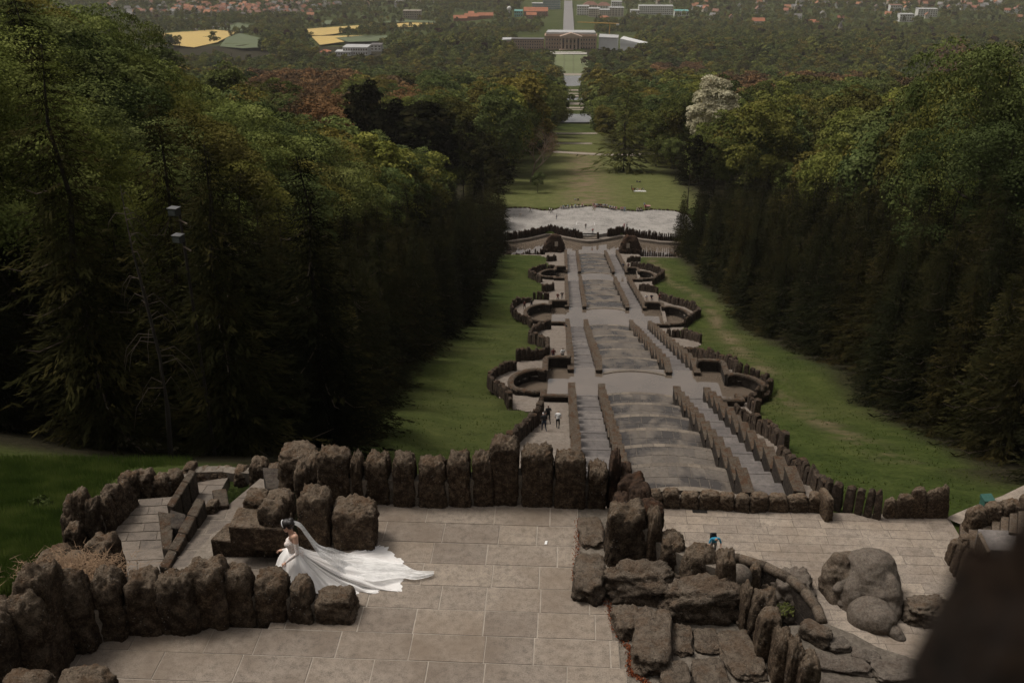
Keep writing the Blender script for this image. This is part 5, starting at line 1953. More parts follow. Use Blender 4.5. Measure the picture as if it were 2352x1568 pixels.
# ------------------------------------------------------------------ fields and park floor along the axis
def rape_mat(name, col):
    m, nt, b = new_mat(name)
    t = NT(nt)
    c = t.coord('Position', (0.02, 0.02, 0.02))
    w = t.n('ShaderNodeTexWave')
    w.inputs['Scale'].default_value = 1.2
    w.inputs['Distortion'].default_value = 1.0
    t.l(c, w.inputs['Vector'])
    base = t.mix(t.ramp(w.outputs[1], [(0.0, 0.0), (0.08, 0.0), (0.0801, 1.0)]), [x * .75 for x in col], col)
    base = t.mix(t.ramp(t.noise(t.coord('Position'), .01, 4), [(.35, 0.0), (.7, .5)]), base, [col[0] * .8, col[1] * .8, col[2]])
    t.l(base, b.inputs['Base Color'])
    set_in(b, Roughness=1.0)
    return m


M_RAPE = rape_mat('rapeseed in flower', (0.52, 0.37, 0.115))
M_MEAD = rape_mat('valley meadow', (0.10, 0.125, 0.055))
M_LAWN = rape_mat('castle lawn', (0.135, 0.155, 0.065))


def ground_patch(name, poly_uv, mat, dz=0.6, n=3):
    pts = [G(u, v_) for u, v_ in poly_uv]
    me = mk(name, [(p.x, p.y, p.z + dz + 2.5) for p in pts], [tuple(range(len(pts)))], mat)
    if me.polygons[0].normal.z < 0:
        me.flip_normals()
    return tag(ob(name, me), kind='structure')


for nm, pls in FIELDS.items():
    for k, pl in enumerate(pls):
        ground_patch(nm, pl, M_RAPE if nm == 'rapeseed_field' else M_MEAD, 0.6 + 0.3 * k)


def strip(name, x0, x1, y0, y1, mat, dz=0.3, n=12, parent=None):
    """a sheet that follows the ground, across the axis"""
    ys = np.linspace(y0, y1, n)
    v_ = []
    for y in ys:
        zz = max(terr(x0, y), terr(x1, y), terr((x0 + x1) / 2, y)) + dz
        v_ += [(x0, y, zz), (x1, y, zz)]
    f_ = [(2 * i, 2 * i + 1, 2 * i + 3, 2 * i + 2) for i in range(n - 1)]
    return tag(ob(name, mk(name, v_, f_, mat)), kind='structure')


def level_patch(name, u0, u1, v0, v1, mat, dz=0.5, bulge=0.0):
    """a level sheet (pond or path) seen between two picture heights"""
    a, b = G((u0 + u1) / 2, v1), G((u0 + u1) / 2, v0)
    za = a.z + dz
    q = [P(u0, v1, za), P(u1, v1, za), P(u1, v0, za), P(u0, v0, za)]
    me = mk(name, [tuple(p) for p in q], [(0, 1, 2, 3)], mat)
    return tag(ob(name, me), kind='structure')


level_patch('pond', 1284, 1360, 262, 281, M_POND, 0.8)
level_patch('pond', 1284, 1350, 174, 198, M_POND, 0.8)
level_patch('pond', 1290, 1345, 225, 230, M_POND, 0.8)
for v0, v1 in ((236, 241), (246, 249), (251, 253), (206, 208.5), (214, 216), (219, 222), (305, 308)):
    level_patch('gravel_path', 1275, 1372, v0, v1, M_GRAVEL, 0.7)
level_patch('gravel_path', 1278, 1360, 328, 331.5, M_GRAVEL, 0.7)
# the curved path across the meadow
ct = [G(u, v_) for u, v_ in ((1268, 350), (1300, 352), (1340, 355), (1380, 357), (1440, 358), (1500, 356), (1560, 354))]
v_, f_ = [], []
for i, p in enumerate(ct):
    v_ += [(p.x, p.y - 1.6, terr(p.x, p.y) + .45), (p.x, p.y + 1.6, terr(p.x, p.y) + .5)]
f_ = [(2 * i, 2 * i + 2, 2 * i + 3, 2 * i + 1) for i in range(len(ct) - 1)]
tag(ob('gravel_path', mk('gravel_path', v_, f_, M_GRAVEL)), kind='structure')
strip('castle_lawn', AX - 23, AX + 26, 1340, 1545, M_LAWN, 0.9)
level_patch('pond_terrace', 1284, 1345, 169, 173.5, M_GRAVEL, 1.0)
for v0, v1 in ((119.0, 120.5), (121.5, 124.5)):
    level_patch('castle_terrace', 1245, 1348, v0, v1, plain('pale terrace', (0.45, 0.42, 0.38)), 1.4)
M_ROAD = plain('avenue asphalt', (0.20, 0.19, 0.185), 0.9)
strip('avenue', AX - 12, AX + 12, 1760, 5200, M_ROAD, 1.5, 40)
# ------------------------------------------------------------------ castle
M_SAND = plain('sandstone', (0.36, 0.25, 0.18), 0.9, 0.12, 0.15)
M_SANDL = plain('pale sandstone', (0.46, 0.34, 0.26), 0.9, 0.1, 0.15)
M_PANE = plain('window pane', (0.045, 0.04, 0.04), 0.25)
M_FRAME = plain('pale window surround', (0.55, 0.47, 0.39), 0.8)
M_ZINC = plain('zinc roof', (0.42, 0.42, 0.41), 0.5, 0.1, 0.3)
M_SHEET = plain('white scaffold sheeting', (0.62, 0.62, 0.61), 0.7, 0.06, 0.1)
M_SLATE = plain('slate roof', (0.11, 0.10, 0.095), 0.7)
M_FLAG = plain('dark banner', (0.03, 0.03, 0.05), 0.9)
WIN = {}


def window_mesh(w, h):
    k = (round(w, 2), round(h, 2))
    if k not in WIN:
        m = MB()
        m.box(-w / 2 - .25, w / 2 + .25, -.12, .05, -h / 2 - .25, h / 2 + .25, 0)
        m.box(-w / 2, w / 2, -.16, -.121, -h / 2, h / 2, 1)
        WIN[k] = m.mesh('window', [M_FRAME, M_PANE])
    return WIN[k]


def facade(parent, x0, x1, y, zs, n, w, h, skip=None):
    me = window_mesh(w, h)
    for z in zs:
        for i in range(n):
            x = x0 + (x1 - x0) * (i + .5) / n
            if skip and skip[0] < x < skip[1]:
                continue
            ob('window', me, parent, (x, y, z))


CB = (AX + 1.5, 1602, prof(1602) + 0.3)
cs = empty('castle', CB, 0, 'long brown sandstone castle with columned portico at the end of the axis', 'castle')
m = MB()
m.box(-40, 40, 0, 26, -2, 20)
m.box(-41, 41, -1, 27, 20.003, 21.4)
m.box(-39, 39, .8, 25, 21.403, 23.6)
m.ob('wall', M_SAND, cs)
m = MB()
m.prism([(-38.5, 3), (38.5, 3), (36, 20), (-36, 20)], 23.603, [26.2, 26.2, 27.5, 27.5])
m.ob('roof', M_ZINC, cs)
facade(cs, -39, 39, -.02, (4.0, 9.6, 15.6), 19, 1.7, 2.9, skip=(-16, 16))
m = MB()
m.prism([(-17, -7.5), (17, -7.5), (17, 0), (-17, 0)], 19.4, 21.39)
m.add([(-17.5, -8, 21.4), (17.5, -8, 21.4), (0, -8, 27), (-17.5, 1, 21.4), (17.5, 1, 21.4), (0, 1, 27)], [(0, 1, 2), (4, 3, 5), (0, 2, 5, 3), (1, 4, 5, 2), (0, 3, 4, 1)])
m.ob('pediment', M_SANDL, cs)
m = MB()
m.box(-18, 18, -9, -.5, -2, 1.6)
m.ob('portico_base', M_SANDL, cs)
for i in range(6):
    x = -14.5 + 29 * i / 5
    m = MB()
    m.tube([(x, -6.4, 1.6), (x, -6.4, 2.6), (x, -6.4, 18.4), (x, -6.4, 19.4)], [1.35, 1.0, .88, 1.3], 10)
    m.ob('column', M_SANDL, cs, True)
for i in range(5):
    x = -11.6 + 23.2 * i / 4
    for z, h in ((5.0, 5.5), (13.5, 5.0)):
        ob('window', window_mesh(1.9, h), cs, (x, -.02, z))
for x in (-11.6, 11.6):
    m = MB()
    m.box(x - .7, x + .7, -7.6, -7.5, 8, 18.5)
    m.ob('banner', M_FLAG, cs)
lw = empty('castle_wing', (CB[0] - 41, CB[1] + 6, CB[2]), R(180), 'brown sandstone side wing left of the castle with pale end pavilion', 'castle wing')
m = MB()
m.box(1.0, 52, -14, 0, -4, 14.5)
m.box(52.003, 66, -18, 3, -4, 13.0)
m.ob('wall', M_SAND, lw)
m = MB()
m.prism([(0.5, -14.5), (51.9, -14.5), (51.9, .5), (.5, .5)], 14.503, [15.6] * 4)
m.ob('roof', M_SLATE, lw)
m = MB()
m.prism([(51.95, -18.5), (66.5, -18.5), (66.5, 3.5), (51.95, 3.5)], 13.003, [15.2, 14.6, 14.6, 15.2])
m.ob('roof', M_ZINC, lw)
me = window_mesh(1.6, 2.4)
for z in (2.6, 7.0, 11.4):
    for i in range(13):
        ob('window', me, lw, (3.5 + i * 3.7, .02, z), (0, 0, math.pi))
rw = empty('scaffolded_wing', (CB[0] + 43, CB[1] + 4, CB[2]), R(-6), 'right castle wing wrapped in white scaffold sheeting', 'castle wing')
m = MB()
m.box(0.5, 30, 0, 20, -3, 17.5)
m.ob('sheeting', M_SHEET, rw)
m = MB()
m.prism([(0, -.5), (30.2, -.5), (30.2, 21), (0, 21)], 17.503, [19.6, 19.0, 20.4, 21.4])
m.ob('roof', M_ZINC, rw)
m = MB()
m.prism([(34, -4), (72, -18), (76, -2), (38, 14)], -4, 11.0)
m.ob('sheeting', M_SHEET, rw)
m = MB()
m.prism([(33.5, -4.5), (72.5, -18.5), (76.5, -1.8), (37.8, 14.5)], 11.003, [18.5, 13.0, 13.5, 19.5])
m.ob('roof', M_SHEET, rw)
# crane boom behind the castle
cr = empty('crane', (CB[0] + 62, CB[1] + 60, CB[2] - 4), 0, 'thin yellow crane boom above the trees behind the castle', 'crane')
M_CR = plain('crane yellow', (0.42, 0.24, 0.05))
m = MB()
m.tube([(0, 0, 0), (0, 0, 38)], .8, 4)
m.ob('mast', M_CR, cr)
m = MB()
m.tube([(-52, 0, 38.4), (-14, 0, 37.2), (6, 0, 36.6), (14, 0, 36.4)], [.5, .8, .8, .7], 4)
m.ob('boom', M_CR, cr)
m = MB()
m.box(10, 15, -1, 1, 34, 36.3)
m.ob('counterweight', M_SHEET, cr)


# ------------------------------------------------------------------ single buildings of the town
def roof_mesh(w, d, h, kind, ov=.5):
    m = MB()
    x, y = w / 2 + ov, d / 2 + ov
    if kind == 'gable':
        m.add([(-x, -y, 0), (x, -y, 0), (x, y, 0), (-x, y, 0), (-x, 0, h), (x, 0, h)], [(0, 1, 5, 4), (2, 3, 4, 5), (0, 4, 3), (1, 2, 5), (0, 3, 2, 1)])
    elif kind == 'hip':
        r_ = max(0.1, x - y)
        m.add([(-x, -y, 0), (x, -y, 0), (x, y, 0), (-x, y, 0), (-r_, 0, h), (r_, 0, h)], [(0, 1, 5, 4), (2, 3, 4, 5), (0, 4, 3), (1, 2, 5), (0, 3, 2, 1)])
    elif kind == 'point':
        m.add([(-x, -y, 0), (x, -y, 0), (x, y, 0), (-x, y, 0), (0, 0, h)], [(0, 1, 4), (1, 2, 4), (2, 3, 4), (3, 0, 4), (0, 3, 2, 1)])
    else:
        m.box(-x, x, -y, y, 0, h)
    return m


M_RED = plain('orange clay tiles', (0.36, 0.135, 0.07), 0.9, 0.2, 0.2)
M_REDD = plain('brown clay tiles', (0.20, 0.10, 0.07), 0.9, 0.2, 0.2)
M_CREAM = plain('cream render', (0.52, 0.47, 0.40), 0.9, 0.06, 0.2)
M_WHITE2 = plain('white render', (0.66, 0.65, 0.63), 0.9, 0.05, 0.2)
M_TEAL = plain('turquoise panels', (0.16, 0.42, 0.40), 0.6, 0.1, 0.2)
M_BRICK = plain('red brick', (0.26, 0.13, 0.09), 0.9, 0.12, 0.2)
M_GLASSF = plain('teal window band', (0.13, 0.22, 0.22), 0.3, 0.1, 0.2)
M_BEIGE = plain('beige concrete', (0.30, 0.26, 0.21), 0.9, 0.08, 0.2)


def building(u0, u1, vb, vt, depth, wall_m, roof_m, kind, label, cat='building', rows=0, cols=0, rh=None, rz=0.0, strips=None, name='building'):
    c = G((u0 + u1) / 2, vb)
    q = proj(c)
    w = (u1 - u0) * q[2] / FPX
    top = PD((u0 + u1) / 2, vt, c.y).z
    h = top - c.z
    rh = rh if rh is not None else (0.6 if kind == 'flat' else h * .4)
    hw = h - rh
    t = empty(name, (c.x, c.y + depth / 2, c.z), rz, label, cat)
    m = MB()
    m.box(-w / 2, w / 2, -depth / 2, depth / 2, -3, hw)
    m.ob('wall', wall_m, t)
    o = roof_mesh(w, depth, rh, kind).ob('roof', roof_m, t)
    o.location = (0, 0, hw + .01)
    if rows:
        fh = hw / rows
        ww = w / cols * .5
        me = window_mesh(ww, fh * .45)
        for r_ in range(rows):
            if strips:
                mm = MB()
                mm.box(-w / 2 + .5, w / 2 - .5, -depth / 2 - .12, -depth / 2 - .01, fh * r_ + fh * .35, fh * r_ + fh * .85)
                mm.ob('window_band', strips, t)
            else:
                for i in range(cols):
                    ob('window', me, t, (-w / 2 + w * (i + .5) / cols, -depth / 2 - .03, fh * (r_ + .5)))
    return t


building(788, 845, 127, 109, 30, M_WHITE2, M_ZINC, 'flat', 'long low white building at the edge of the left wood', rows=2, cols=10)
building(770, 806, 128, 119, 20, M_WHITE2, M_ZINC, 'flat', 'flat pale annex in front of the long white building', rows=1, cols=6)
building(851, 876, 116, 103, 18, M_WHITE2, M_SLATE, 'flat', 'taller white block behind the long low white building', rows=2, cols=3)
building(923, 949, 116, 100, 18, M_BRICK, M_SLATE, 'hip', 'brown villa with a grey hipped roof left of the castle')
building(682, 721, 128, 115, 18, M_CREAM, M_RED, 'hip', 'house with a broad orange roof below the rapeseed')
building(735, 757, 128, 115, 14, M_CREAM, M_RED, 'hip', 'small orange roofed house left of the long white building')
building(1181, 1200, 39, 25, 22, M_TEAL, M_TEAL, 'flat', 'bright turquoise box building in the valley', rows=2, cols=4)
building(1203, 1258, 39, 18, 24, M_BRICK, M_RED, 'gable', 'big school with a long orange tiled roof', rows=3, cols=12)
building(1209, 1232, 44, 29, 16, M_BRICK, M_RED, 'gable', 'lower orange roofed wing in front of the school', rows=2, cols=5)
building(1247, 1287, 22, -3, 24, M_ZINC, M_ZINC, 'flat', 'tall office block with teal window bands', rows=6, cols=8, strips=M_GLASSF)
building(1222, 1247, 22, 8, 20, M_ZINC, M_ZINC, 'flat', 'lower office wing with teal window bands', rows=3, cols=6, strips=M_GLASSF)
for k, (u0, u1, vb, vt) in enumerate([(1325, 1352, 36, 14), (1340, 1372, 24, 4), (1352, 1378, 38, 20), (1372, 1402, 26, 6), (1376, 1400, 39, 23), (1398, 1432, 37, 18), (1404, 1428, 22, 4)]):
    where = ['leftmost front', 'left rear', 'middle front', 'middle rear', 'lower middle', 'right front', 'right rear'][k]
    building(u0, u1, vb, vt, 22, M_CREAM if k % 3 else M_WHITE2, M_REDD if k in (1, 3) else M_ZINC, 'hip' if k in (1, 3) else 'flat', f'cream stepped apartment block, {where} of the cluster right of the avenue', rows=4, cols=5)
building(1467, 1545, 34, 14, 26, M_WHITE2, M_ZINC, 'flat', 'long white office block with rows of small windows', rows=4, cols=16)
building(1448, 1468, 38, 24, 20, M_WHITE2, M_ZINC, 'flat', 'low white block left of the long office block', rows=2, cols=4)
building(1549, 1581, 39, 25, 22, M_WHITE2, M_TEAL, 'flat', 'low pale blue roofed hall right of the long office block', rows=1, cols=6)
for k, (u0, u1, vb, vt, w_) in enumerate([(1041, 1072, 52, 36, 'left'), (1066, 1098, 48, 32, 'middle'), (1096, 1132, 46, 30, 'right'), (1075, 1088, 38, 27, 'small rear')]):
    building(u0, u1, vb, vt, 18, M_BRICK, M_RED, 'gable', f'{w_} barn of the orange roofed farm complex in the valley', rz=.15)
building(1376, 1400, 48, 37, 16, M_CREAM, M_RED, 'hip', 'orange roofed house alone in the trees right of the avenue')
building(926, 967, 42, 25, 20, M_BEIGE, M_BEIGE, 'flat', 'beige concrete block in the trees left of the farm complex', rows=3, cols=8)
building(2066, 2098, 50, 33, 22, M_WHITE2, M_ZINC, 'flat', 'white flat roofed block on the right, nearest of three', rows=3, cols=6)
building(2108, 2152, 38, 21, 24, M_WHITE2, M_ZINC, 'flat', 'white terraced block on the far right', rows=4, cols=8)
building(2044, 2070, 30, 12, 22, M_WHITE2, M_REDD, 'flat', 'white block behind the nearest one on the right', rows=3, cols=5)
building(2112, 2146, 15, -4, 22, M_BRICK, M_BRICK, 'flat', 'brown brick block on the far right', rows=3, cols=6)
building(2026, 2046, 82, 71, 14, M_CREAM, M_RED, 'hip', 'orange roof peeping out of the right wood')
building(1858, 1885, 60, 46, 16, M_CREAM, M_RED, 'gable', 'orange roofed house half hidden in the right valley wood')
building(1728, 1756, 60, 42, 16, M_CREAM, M_RED, 'gable', 'pink walled house in the right valley wood')
building(1839, 1848, 425, 392, 4.0, M_BRICK, M_REDD, 'point', 'red pointed pavilion roof among the trees on the right', 'pavilion', rh=6.5, name='pavilion')
# church tower and water tower
c = G(1928, 80)
k = proj(c)[2] / FPX
ch = empty('church_tower', c, 0, 'slim church tower with a pointed dark spire in the right wood', 'church')
m = MB()
m.box(-3.2 * 1, 3.2, -3.2, 3.2, -2, 18 * k)
m.ob('tower', M_CREAM, ch)
o = roof_mesh(6.4, 6.4, 12 * k, 'point', .5).ob('spire', M_SLATE, ch)
o.location = (0, 0, 18 * k + .01)
c = G(1169.5, 40)
k = proj(c)[2] / FPX
wt = empty('water_tower', c, 0, 'white ball shaped water tower on a stem above the trees', 'water tower')
m = MB()
m.tube([(0, 0, -2), (0, 0, 15 * k)], [2.4, 1.6], 10)
m.ob('stem', M_WHITE2, wt, True)
ob('tank', blob('tank', [((0, 0, 0), (5.2 * k, 5.2 * k, 5.4 * k), (0, 0, 0)), ((0, 0, -3.4 * k), (3 * k, 3 * k, 3 * k), (0, 0, 0))], M_WHITE2, .8, 3), wt, (0, 0, 19 * k))


# ------------------------------------------------------------------ houses
def var_mat(name, cols, rough=0.9):
    m, nt, b = new_mat(name)
    t = NT(nt)
    st = [(i / len(cols), c_) for i, c_ in enumerate(cols)]
    base = t.ramp(t.rand(), st, 'CONSTANT')
    base = t.mix(1.0, base, t.ramp(t.noise(t.coord('Object'), .4, 3), [(.3, .82), (.7, 1.1)]), 'MULTIPLY')
    t.l(base, b.inputs['Base Color'])
    set_in(b, Roughness=rough)
    return m


M_HWALL = var_mat('house render', [(0.62, 0.60, 0.56), (0.55, 0.50, 0.43), (0.48, 0.42, 0.34), (0.66, 0.65, 0.62), (0.42, 0.36, 0.30)])
M_HROOFR = var_mat('red house roof', [(0.34, 0.15, 0.09), (0.30, 0.12, 0.075), (0.27, 0.14, 0.10), (0.40, 0.18, 0.10)])
M_HROOFG = var_mat('grey house roof', [(0.13, 0.12, 0.115), (0.20, 0.19, 0.18), (0.16, 0.11, 0.09), (0.27, 0.26, 0.25)])
hm = MB()
hm.box(-5.5, 5.5, -4.5, 4.5, -3, 5.6)
hm.add([(-5.5, -4.5, 5.6), (-5.5, 4.5, 5.6), (-5.5, 0, 9.6), (5.5, -4.5, 5.6), (5.5, 4.5, 5.6), (5.5, 0, 9.6)], [(0, 2, 1), (3, 4, 5)])
for x in (-3.4, 0, 3.4):
    for z in (1.8, 4.3):
        hm.box(x - .55, x + .55, -4.56, -4.5, z - .7, z + .7, 1)
for y in (-2, 2):
    for z in (1.8, 4.3):
        hm.box(-5.56, -5.5, y - .55, y + .55, z - .7, z + .7, 1)
HW_ME = hm.mesh('house_wall', [M_HWALL, M_PANE])
rm = MB()
rm.add([(-6, -5.1, 5.25), (6, -5.1, 5.25), (6, 0, 9.9), (-6, 0, 9.9), (6, 5.1, 5.25), (-6, 5.1, 5.25), (-6, -5.1, 5.0), (6, -5.1, 5.0), (6, 5.1, 5.0), (-6, 5.1, 5.0), (6, 0, 9.6), (-6, 0, 9.6)],
       [(0, 1, 2, 3), (3, 2, 4, 5), (0, 6, 7, 1), (5, 4, 8, 9), (6, 11, 10, 7), (11, 9, 8, 10)])
HR_R = rm.mesh('house_roof', M_HROOFR)
HR_G = rm.mesh('house_roof', M_HROOFG)
CLUSTERS = [(230, 720, 1, 44, 118, .5, 1.2, 'white walled town house on the left slope of the valley', 'houses on the left of the valley'),
            (400, 660, 18, 40, 40, 1.0, 1.35, 'orange roofed house in the left housing estate', 'orange roofed houses of the left estate'),
            (300, 560, 46, 76, 30, .12, .75, 'low garden house below the left housing estate', 'garden houses on the left'),
            (720, 1040, 0, 22, 24, .4, 1.2, 'house among trees left of the avenue', 'houses left of the avenue'),
            (1590, 2340, 0, 26, 72, .55, 1.2, 'house on the right side of the valley', 'houses on the right of the valley'),
            (1600, 2340, 26, 52, 14, .6, 1.25, 'house half hidden in the trees on the right', 'houses in the right trees'),
            (1040, 1240, -2, 10, 14, .5, 1.2, 'house behind the school left of the avenue', 'houses behind the school'),
            (1430, 1600, -2, 12, 14, .6, 1.2, 'house behind the long white office block', 'houses behind the office block')]
gh = random.Random(31)
nh_ = 0
spots = []
for u0, u1, v0, v1, n, pr, sc_, lab, grp in CLUSTERS:
    tries = 0
    k = 0
    while k < n and tries < n * 30:
        tries += 1
        u, vv = gh.uniform(u0, u1), gh.uniform(v0, v1)
        if any(in_poly(pl, u, vv) for kk in FIELDS.values() for pl in kk):
            continue
        if any((u - a) ** 2 / 36 + (vv - b_) ** 2 / 5 < 1 for a, b_ in spots):
            continue
        if any(a - 4 < u < b_ + 4 and c_ - 2 < vv < d_ + 2 for a, b_, c_, d_ in BUILT_V):
            continue
        spots.append((u, vv))
        c = G(u, vv)
        red = gh.random() < pr
        t = empty('house', (c.x, c.y, c.z + 3), gh.choice([0, 1.2, 1.57, .4, -.5]) + gh.uniform(-.2, .2), lab, 'house', grp)
        t.scale = (sc_ * gh.uniform(.85, 1.3), sc_ * gh.uniform(.85, 1.15), sc_ * gh.uniform(.9, 1.2) * (.6 if 'garden' in lab else 1))
        ob('wall', HW_ME, t)
        ob('roof', HR_R if red else HR_G, t)
        k += 1
        nh_ += 1

# ------------------------------------------------------------------ people
def skin_body(name, joints, edges, mats_of_bone, root, sub=1, mats=None, classify=None):
    """one continuous body grown round a skeleton: joints {name: (pos, radius or (rx, ry))}"""
    names = list(joints)
    me = bpy.data.meshes.new(name + '_bones')
    me.from_pydata([joints[n][0] for n in names], [(names.index(a), names.index(b)) for a, b in edges], [])
    o = ob(name + '_bones', me)
    md = o.modifiers.new('skin', 'SKIN')
    sv = me.skin_vertices[0].data
    for i, n in enumerate(names):
        r_ = joints[n][1]
        sv[i].radius = r_ if hasattr(r_, '__len__') else (r_, r_)
        sv[i].use_root = (n == root)
    md.use_smooth_shade = True
    ss = o.modifiers.new('sub', 'SUBSURF')
    ss.levels = sub
    ss.render_levels = sub
    dg = bpy.context.evaluated_depsgraph_get()
    out = bpy.data.meshes.new_from_object(o.evaluated_get(dg))
    bpy.data.objects.remove(o)
    bpy.data.meshes.remove(me)
    out.name = name
    out.materials.clear()
    for m_ in mats:
        out.materials.append(m_)
    segs = [(Vector(joints[a][0]), Vector(joints[b][0]), mats_of_bone.get((a, b), 0)) for a, b in edges]
    for p in out.polygons:
        c = p.center
        best, bm__ = 1e9, 0
        for a, b, k in segs:
            ab = b - a
            t_ = max(0, min(1, (c - a).dot(ab) / max(1e-9, ab.length_squared)))
            d_ = (a + ab * t_ - c).length
            if d_ < best:
                best, bm__ = d_, k
        p.material_index = bm__
        p.use_smooth = True
        if classify:
            r_ = classify(c, bm__)
            if r_ is not None:
                p.material_index = r_
    return out


M_SKIN = plain('skin', (0.42, 0.245, 0.17), 0.6, 0.05)
M_HAIRD = plain('dark hair', (0.012, 0.008, 0.006), 0.5, 0.3)
M_CLOTH = {k: plain('cloth ' + k, c, 0.9, 0.12, 12) for k, c in {
    'black': (0.012, 0.012, 0.013), 'white': (0.62, 0.61, 0.59), 'grey': (0.22, 0.21, 0.20), 'jeans': (0.035, 0.05, 0.085), 'red': (0.32, 0.03, 0.03), 'blue': (0.02, 0.22, 0.36),
    'pale blue': (0.30, 0.42, 0.50), 'pink': (0.50, 0.24, 0.26), 'khaki': (0.26, 0.21, 0.14), 'maroon': (0.10, 0.025, 0.02), 'navy': (0.018, 0.022, 0.045), 'beige': (0.42, 0.36, 0.28)}.items()}
# material order: top, trousers, skin, hair, shoes
BONES = [('pel', 'chest'), ('chest', 'neck'), ('neck', 'chin'), ('chin', 'head'), ('chest', 'shl'), ('shl', 'ell'), ('ell', 'wrl'), ('wrl', 'hal'), ('chest', 'shr'), ('shr', 'elr'), ('elr', 'wrr'), ('wrr', 'har'),
         ('pel', 'hil'), ('hil', 'knl'), ('knl', 'anl'), ('anl', 'tol'), ('pel', 'hir'), ('hir', 'knr'), ('knr', 'anr'), ('anr', 'tor')]
BMAT = {('pel', 'chest'): 0, ('chest', 'neck'): 0, ('neck', 'chin'): 2, ('chin', 'head'): 2, ('chest', 'shl'): 0, ('shl', 'ell'): 0, ('ell', 'wrl'): 2, ('wrl', 'hal'): 2, ('chest', 'shr'): 0, ('shr', 'elr'): 0, ('elr', 'wrr'): 2, ('wrr', 'har'): 2,
        ('pel', 'hil'): 1, ('hil', 'knl'): 1, ('knl', 'anl'): 1, ('anl', 'tol'): 4, ('pel', 'hir'): 1, ('hir', 'knr'): 1, ('knr', 'anr'): 1, ('anr', 'tor'): 4}
RAD = {'pel': (.15, .11), 'chest': (.165, .11), 'neck': .055, 'chin': (.075, .085), 'head': (.085, .10), 'sh': .062, 'el': .048, 'wr': .034, 'ha': .04, 'hi': .085, 'kn': .06, 'an': .042, 'to': .04}


def joints_for(pose):
    # facing -Y
    J = {'pel': (0, 0, .95), 'chest': (0, -.01, 1.33), 'neck': (0, -.01, 1.47), 'chin': (0, -.04, 1.56), 'head': (0, -.03, 1.68),
         'shl': (.19, 0, 1.40), 'ell': (.25, .03, 1.12), 'wrl': (.26, -.05, .88), 'hal': (.25, -.08, .78), 'shr': (-.19, 0, 1.40), 'elr': (-.25, .03, 1.12), 'wrr': (-.26, -.05, .88), 'har': (-.25, -.08, .78),
         'hil': (.10, 0, .88), 'knl': (.11, -.02, .48), 'anl': (.11, .02, .08), 'tol': (.12, -.13, .04), 'hir': (-.10, 0, .88), 'knr': (-.11, -.02, .48), 'anr': (-.11, .02, .08), 'tor': (-.12, -.13, .04)}
    if pose == 'walk':
        J.update(knl=(.10, -.2, .52), anl=(.10, -.28, .10), tol=(.10, -.43, .07), knr=(-.10, .08, .48), anr=(-.10, .34, .14), tor=(-.10, .26, .04), ell=(.25, .16, 1.14), wrl=(.25, .12, .9), hal=(.25, .08, .8), elr=(-.25, -.06, 1.13), wrr=(-.22, -.26, .98), har=(-.2, -.34, .93))
    if pose == 'stoop':
        J.update(chest=(0, -.14, 1.29), neck=(0, -.24, 1.40), chin=(0, -.32, 1.45), head=(0, -.34, 1.57), shl=(.19, -.14, 1.35), shr=(-.19, -.14, 1.35), ell=(.25, -.12, 1.08), wrl=(.22, -.28, .92), hal=(.2, -.36, .9), elr=(-.25, -.1, 1.08), wrr=(-.22, -.26, .9), har=(-.2, -.33, .86), knl=(.10, -.22, .52), anl=(.10, -.2, .10), tol=(.10, -.36, .05), anr=(-.10, .26, .12), tor=(-.1, .16, .04))
    if pose == 'sit':
        for k in ('pel', 'chest', 'neck', 'chin', 'head', 'shl', 'ell', 'wrl', 'hal', 'shr', 'elr', 'wrr', 'har', 'hil', 'hir'):
            x, y, z = J[k]
            J[k] = (x, y, z - .42)
        J.update(knl=(.13, -.45, .50), anl=(.13, -.45, .10), tol=(.13, -.6, .05), knr=(-.13, -.45, .50), anr=(-.13, -.43, .10), tor=(-.13, -.58, .05), wrl=(.18, -.3, .6), hal=(.14, -.38, .58), wrr=(-.18, -.3, .6), har=(-.14, -.38, .58), ell=(.25, -.05, .70), elr=(-.25, -.05, .70))
    if pose == 'ground':
        for k in ('pel', 'chest', 'neck', 'chin', 'head', 'shl', 'ell', 'wrl', 'hal', 'shr', 'elr', 'wrr', 'har', 'hil', 'hir'):
            x, y, z = J[k]
            J[k] = (x, y, z - .80)
        J.update(knl=(.2, -.38, .40), anl=(.15, -.62, .08), tol=(.15, -.76, .05), knr=(-.22, -.40, .30), anr=(-.12, -.66, .07), tor=(-.12, -.8, .05), wrl=(.2, -.36, .34), hal=(.12, -.42, .36), wrr=(-.3, .12, .1), har=(-.32, .14, .05), elr=(-.3, .06, .33), ell=(.26, -.12, .36))
    if pose == 'lean':
        J.update(chest=(0, -.24, 1.26), neck=(0, -.37, 1.36), chin=(0, -.46, 1.38), head=(0, -.50, 1.50), shl=(.21, -.24, 1.32), shr=(-.21, -.24, 1.32), ell=(.30, -.30, 1.06), wrl=(.26, -.48, .95), hal=(.26, -.58, .95), elr=(-.30, -.30, 1.06), wrr=(-.26, -.48, .95), har=(-.26, -.58, .95), pel=(0, .02, .95))
    if pose == 'raise':
        J.update(ell=(.30, -.12, 1.30), wrl=(.20, -.26, 1.48), hal=(.15, -.28, 1.55), elr=(-.30, -.12, 1.30), wrr=(-.20, -.26, 1.48), har=(-.15, -.28, 1.55))
    return {k: (v_, RAD[k] if k in RAD else RAD[k[:2]]) for k, v_ in J.items()}


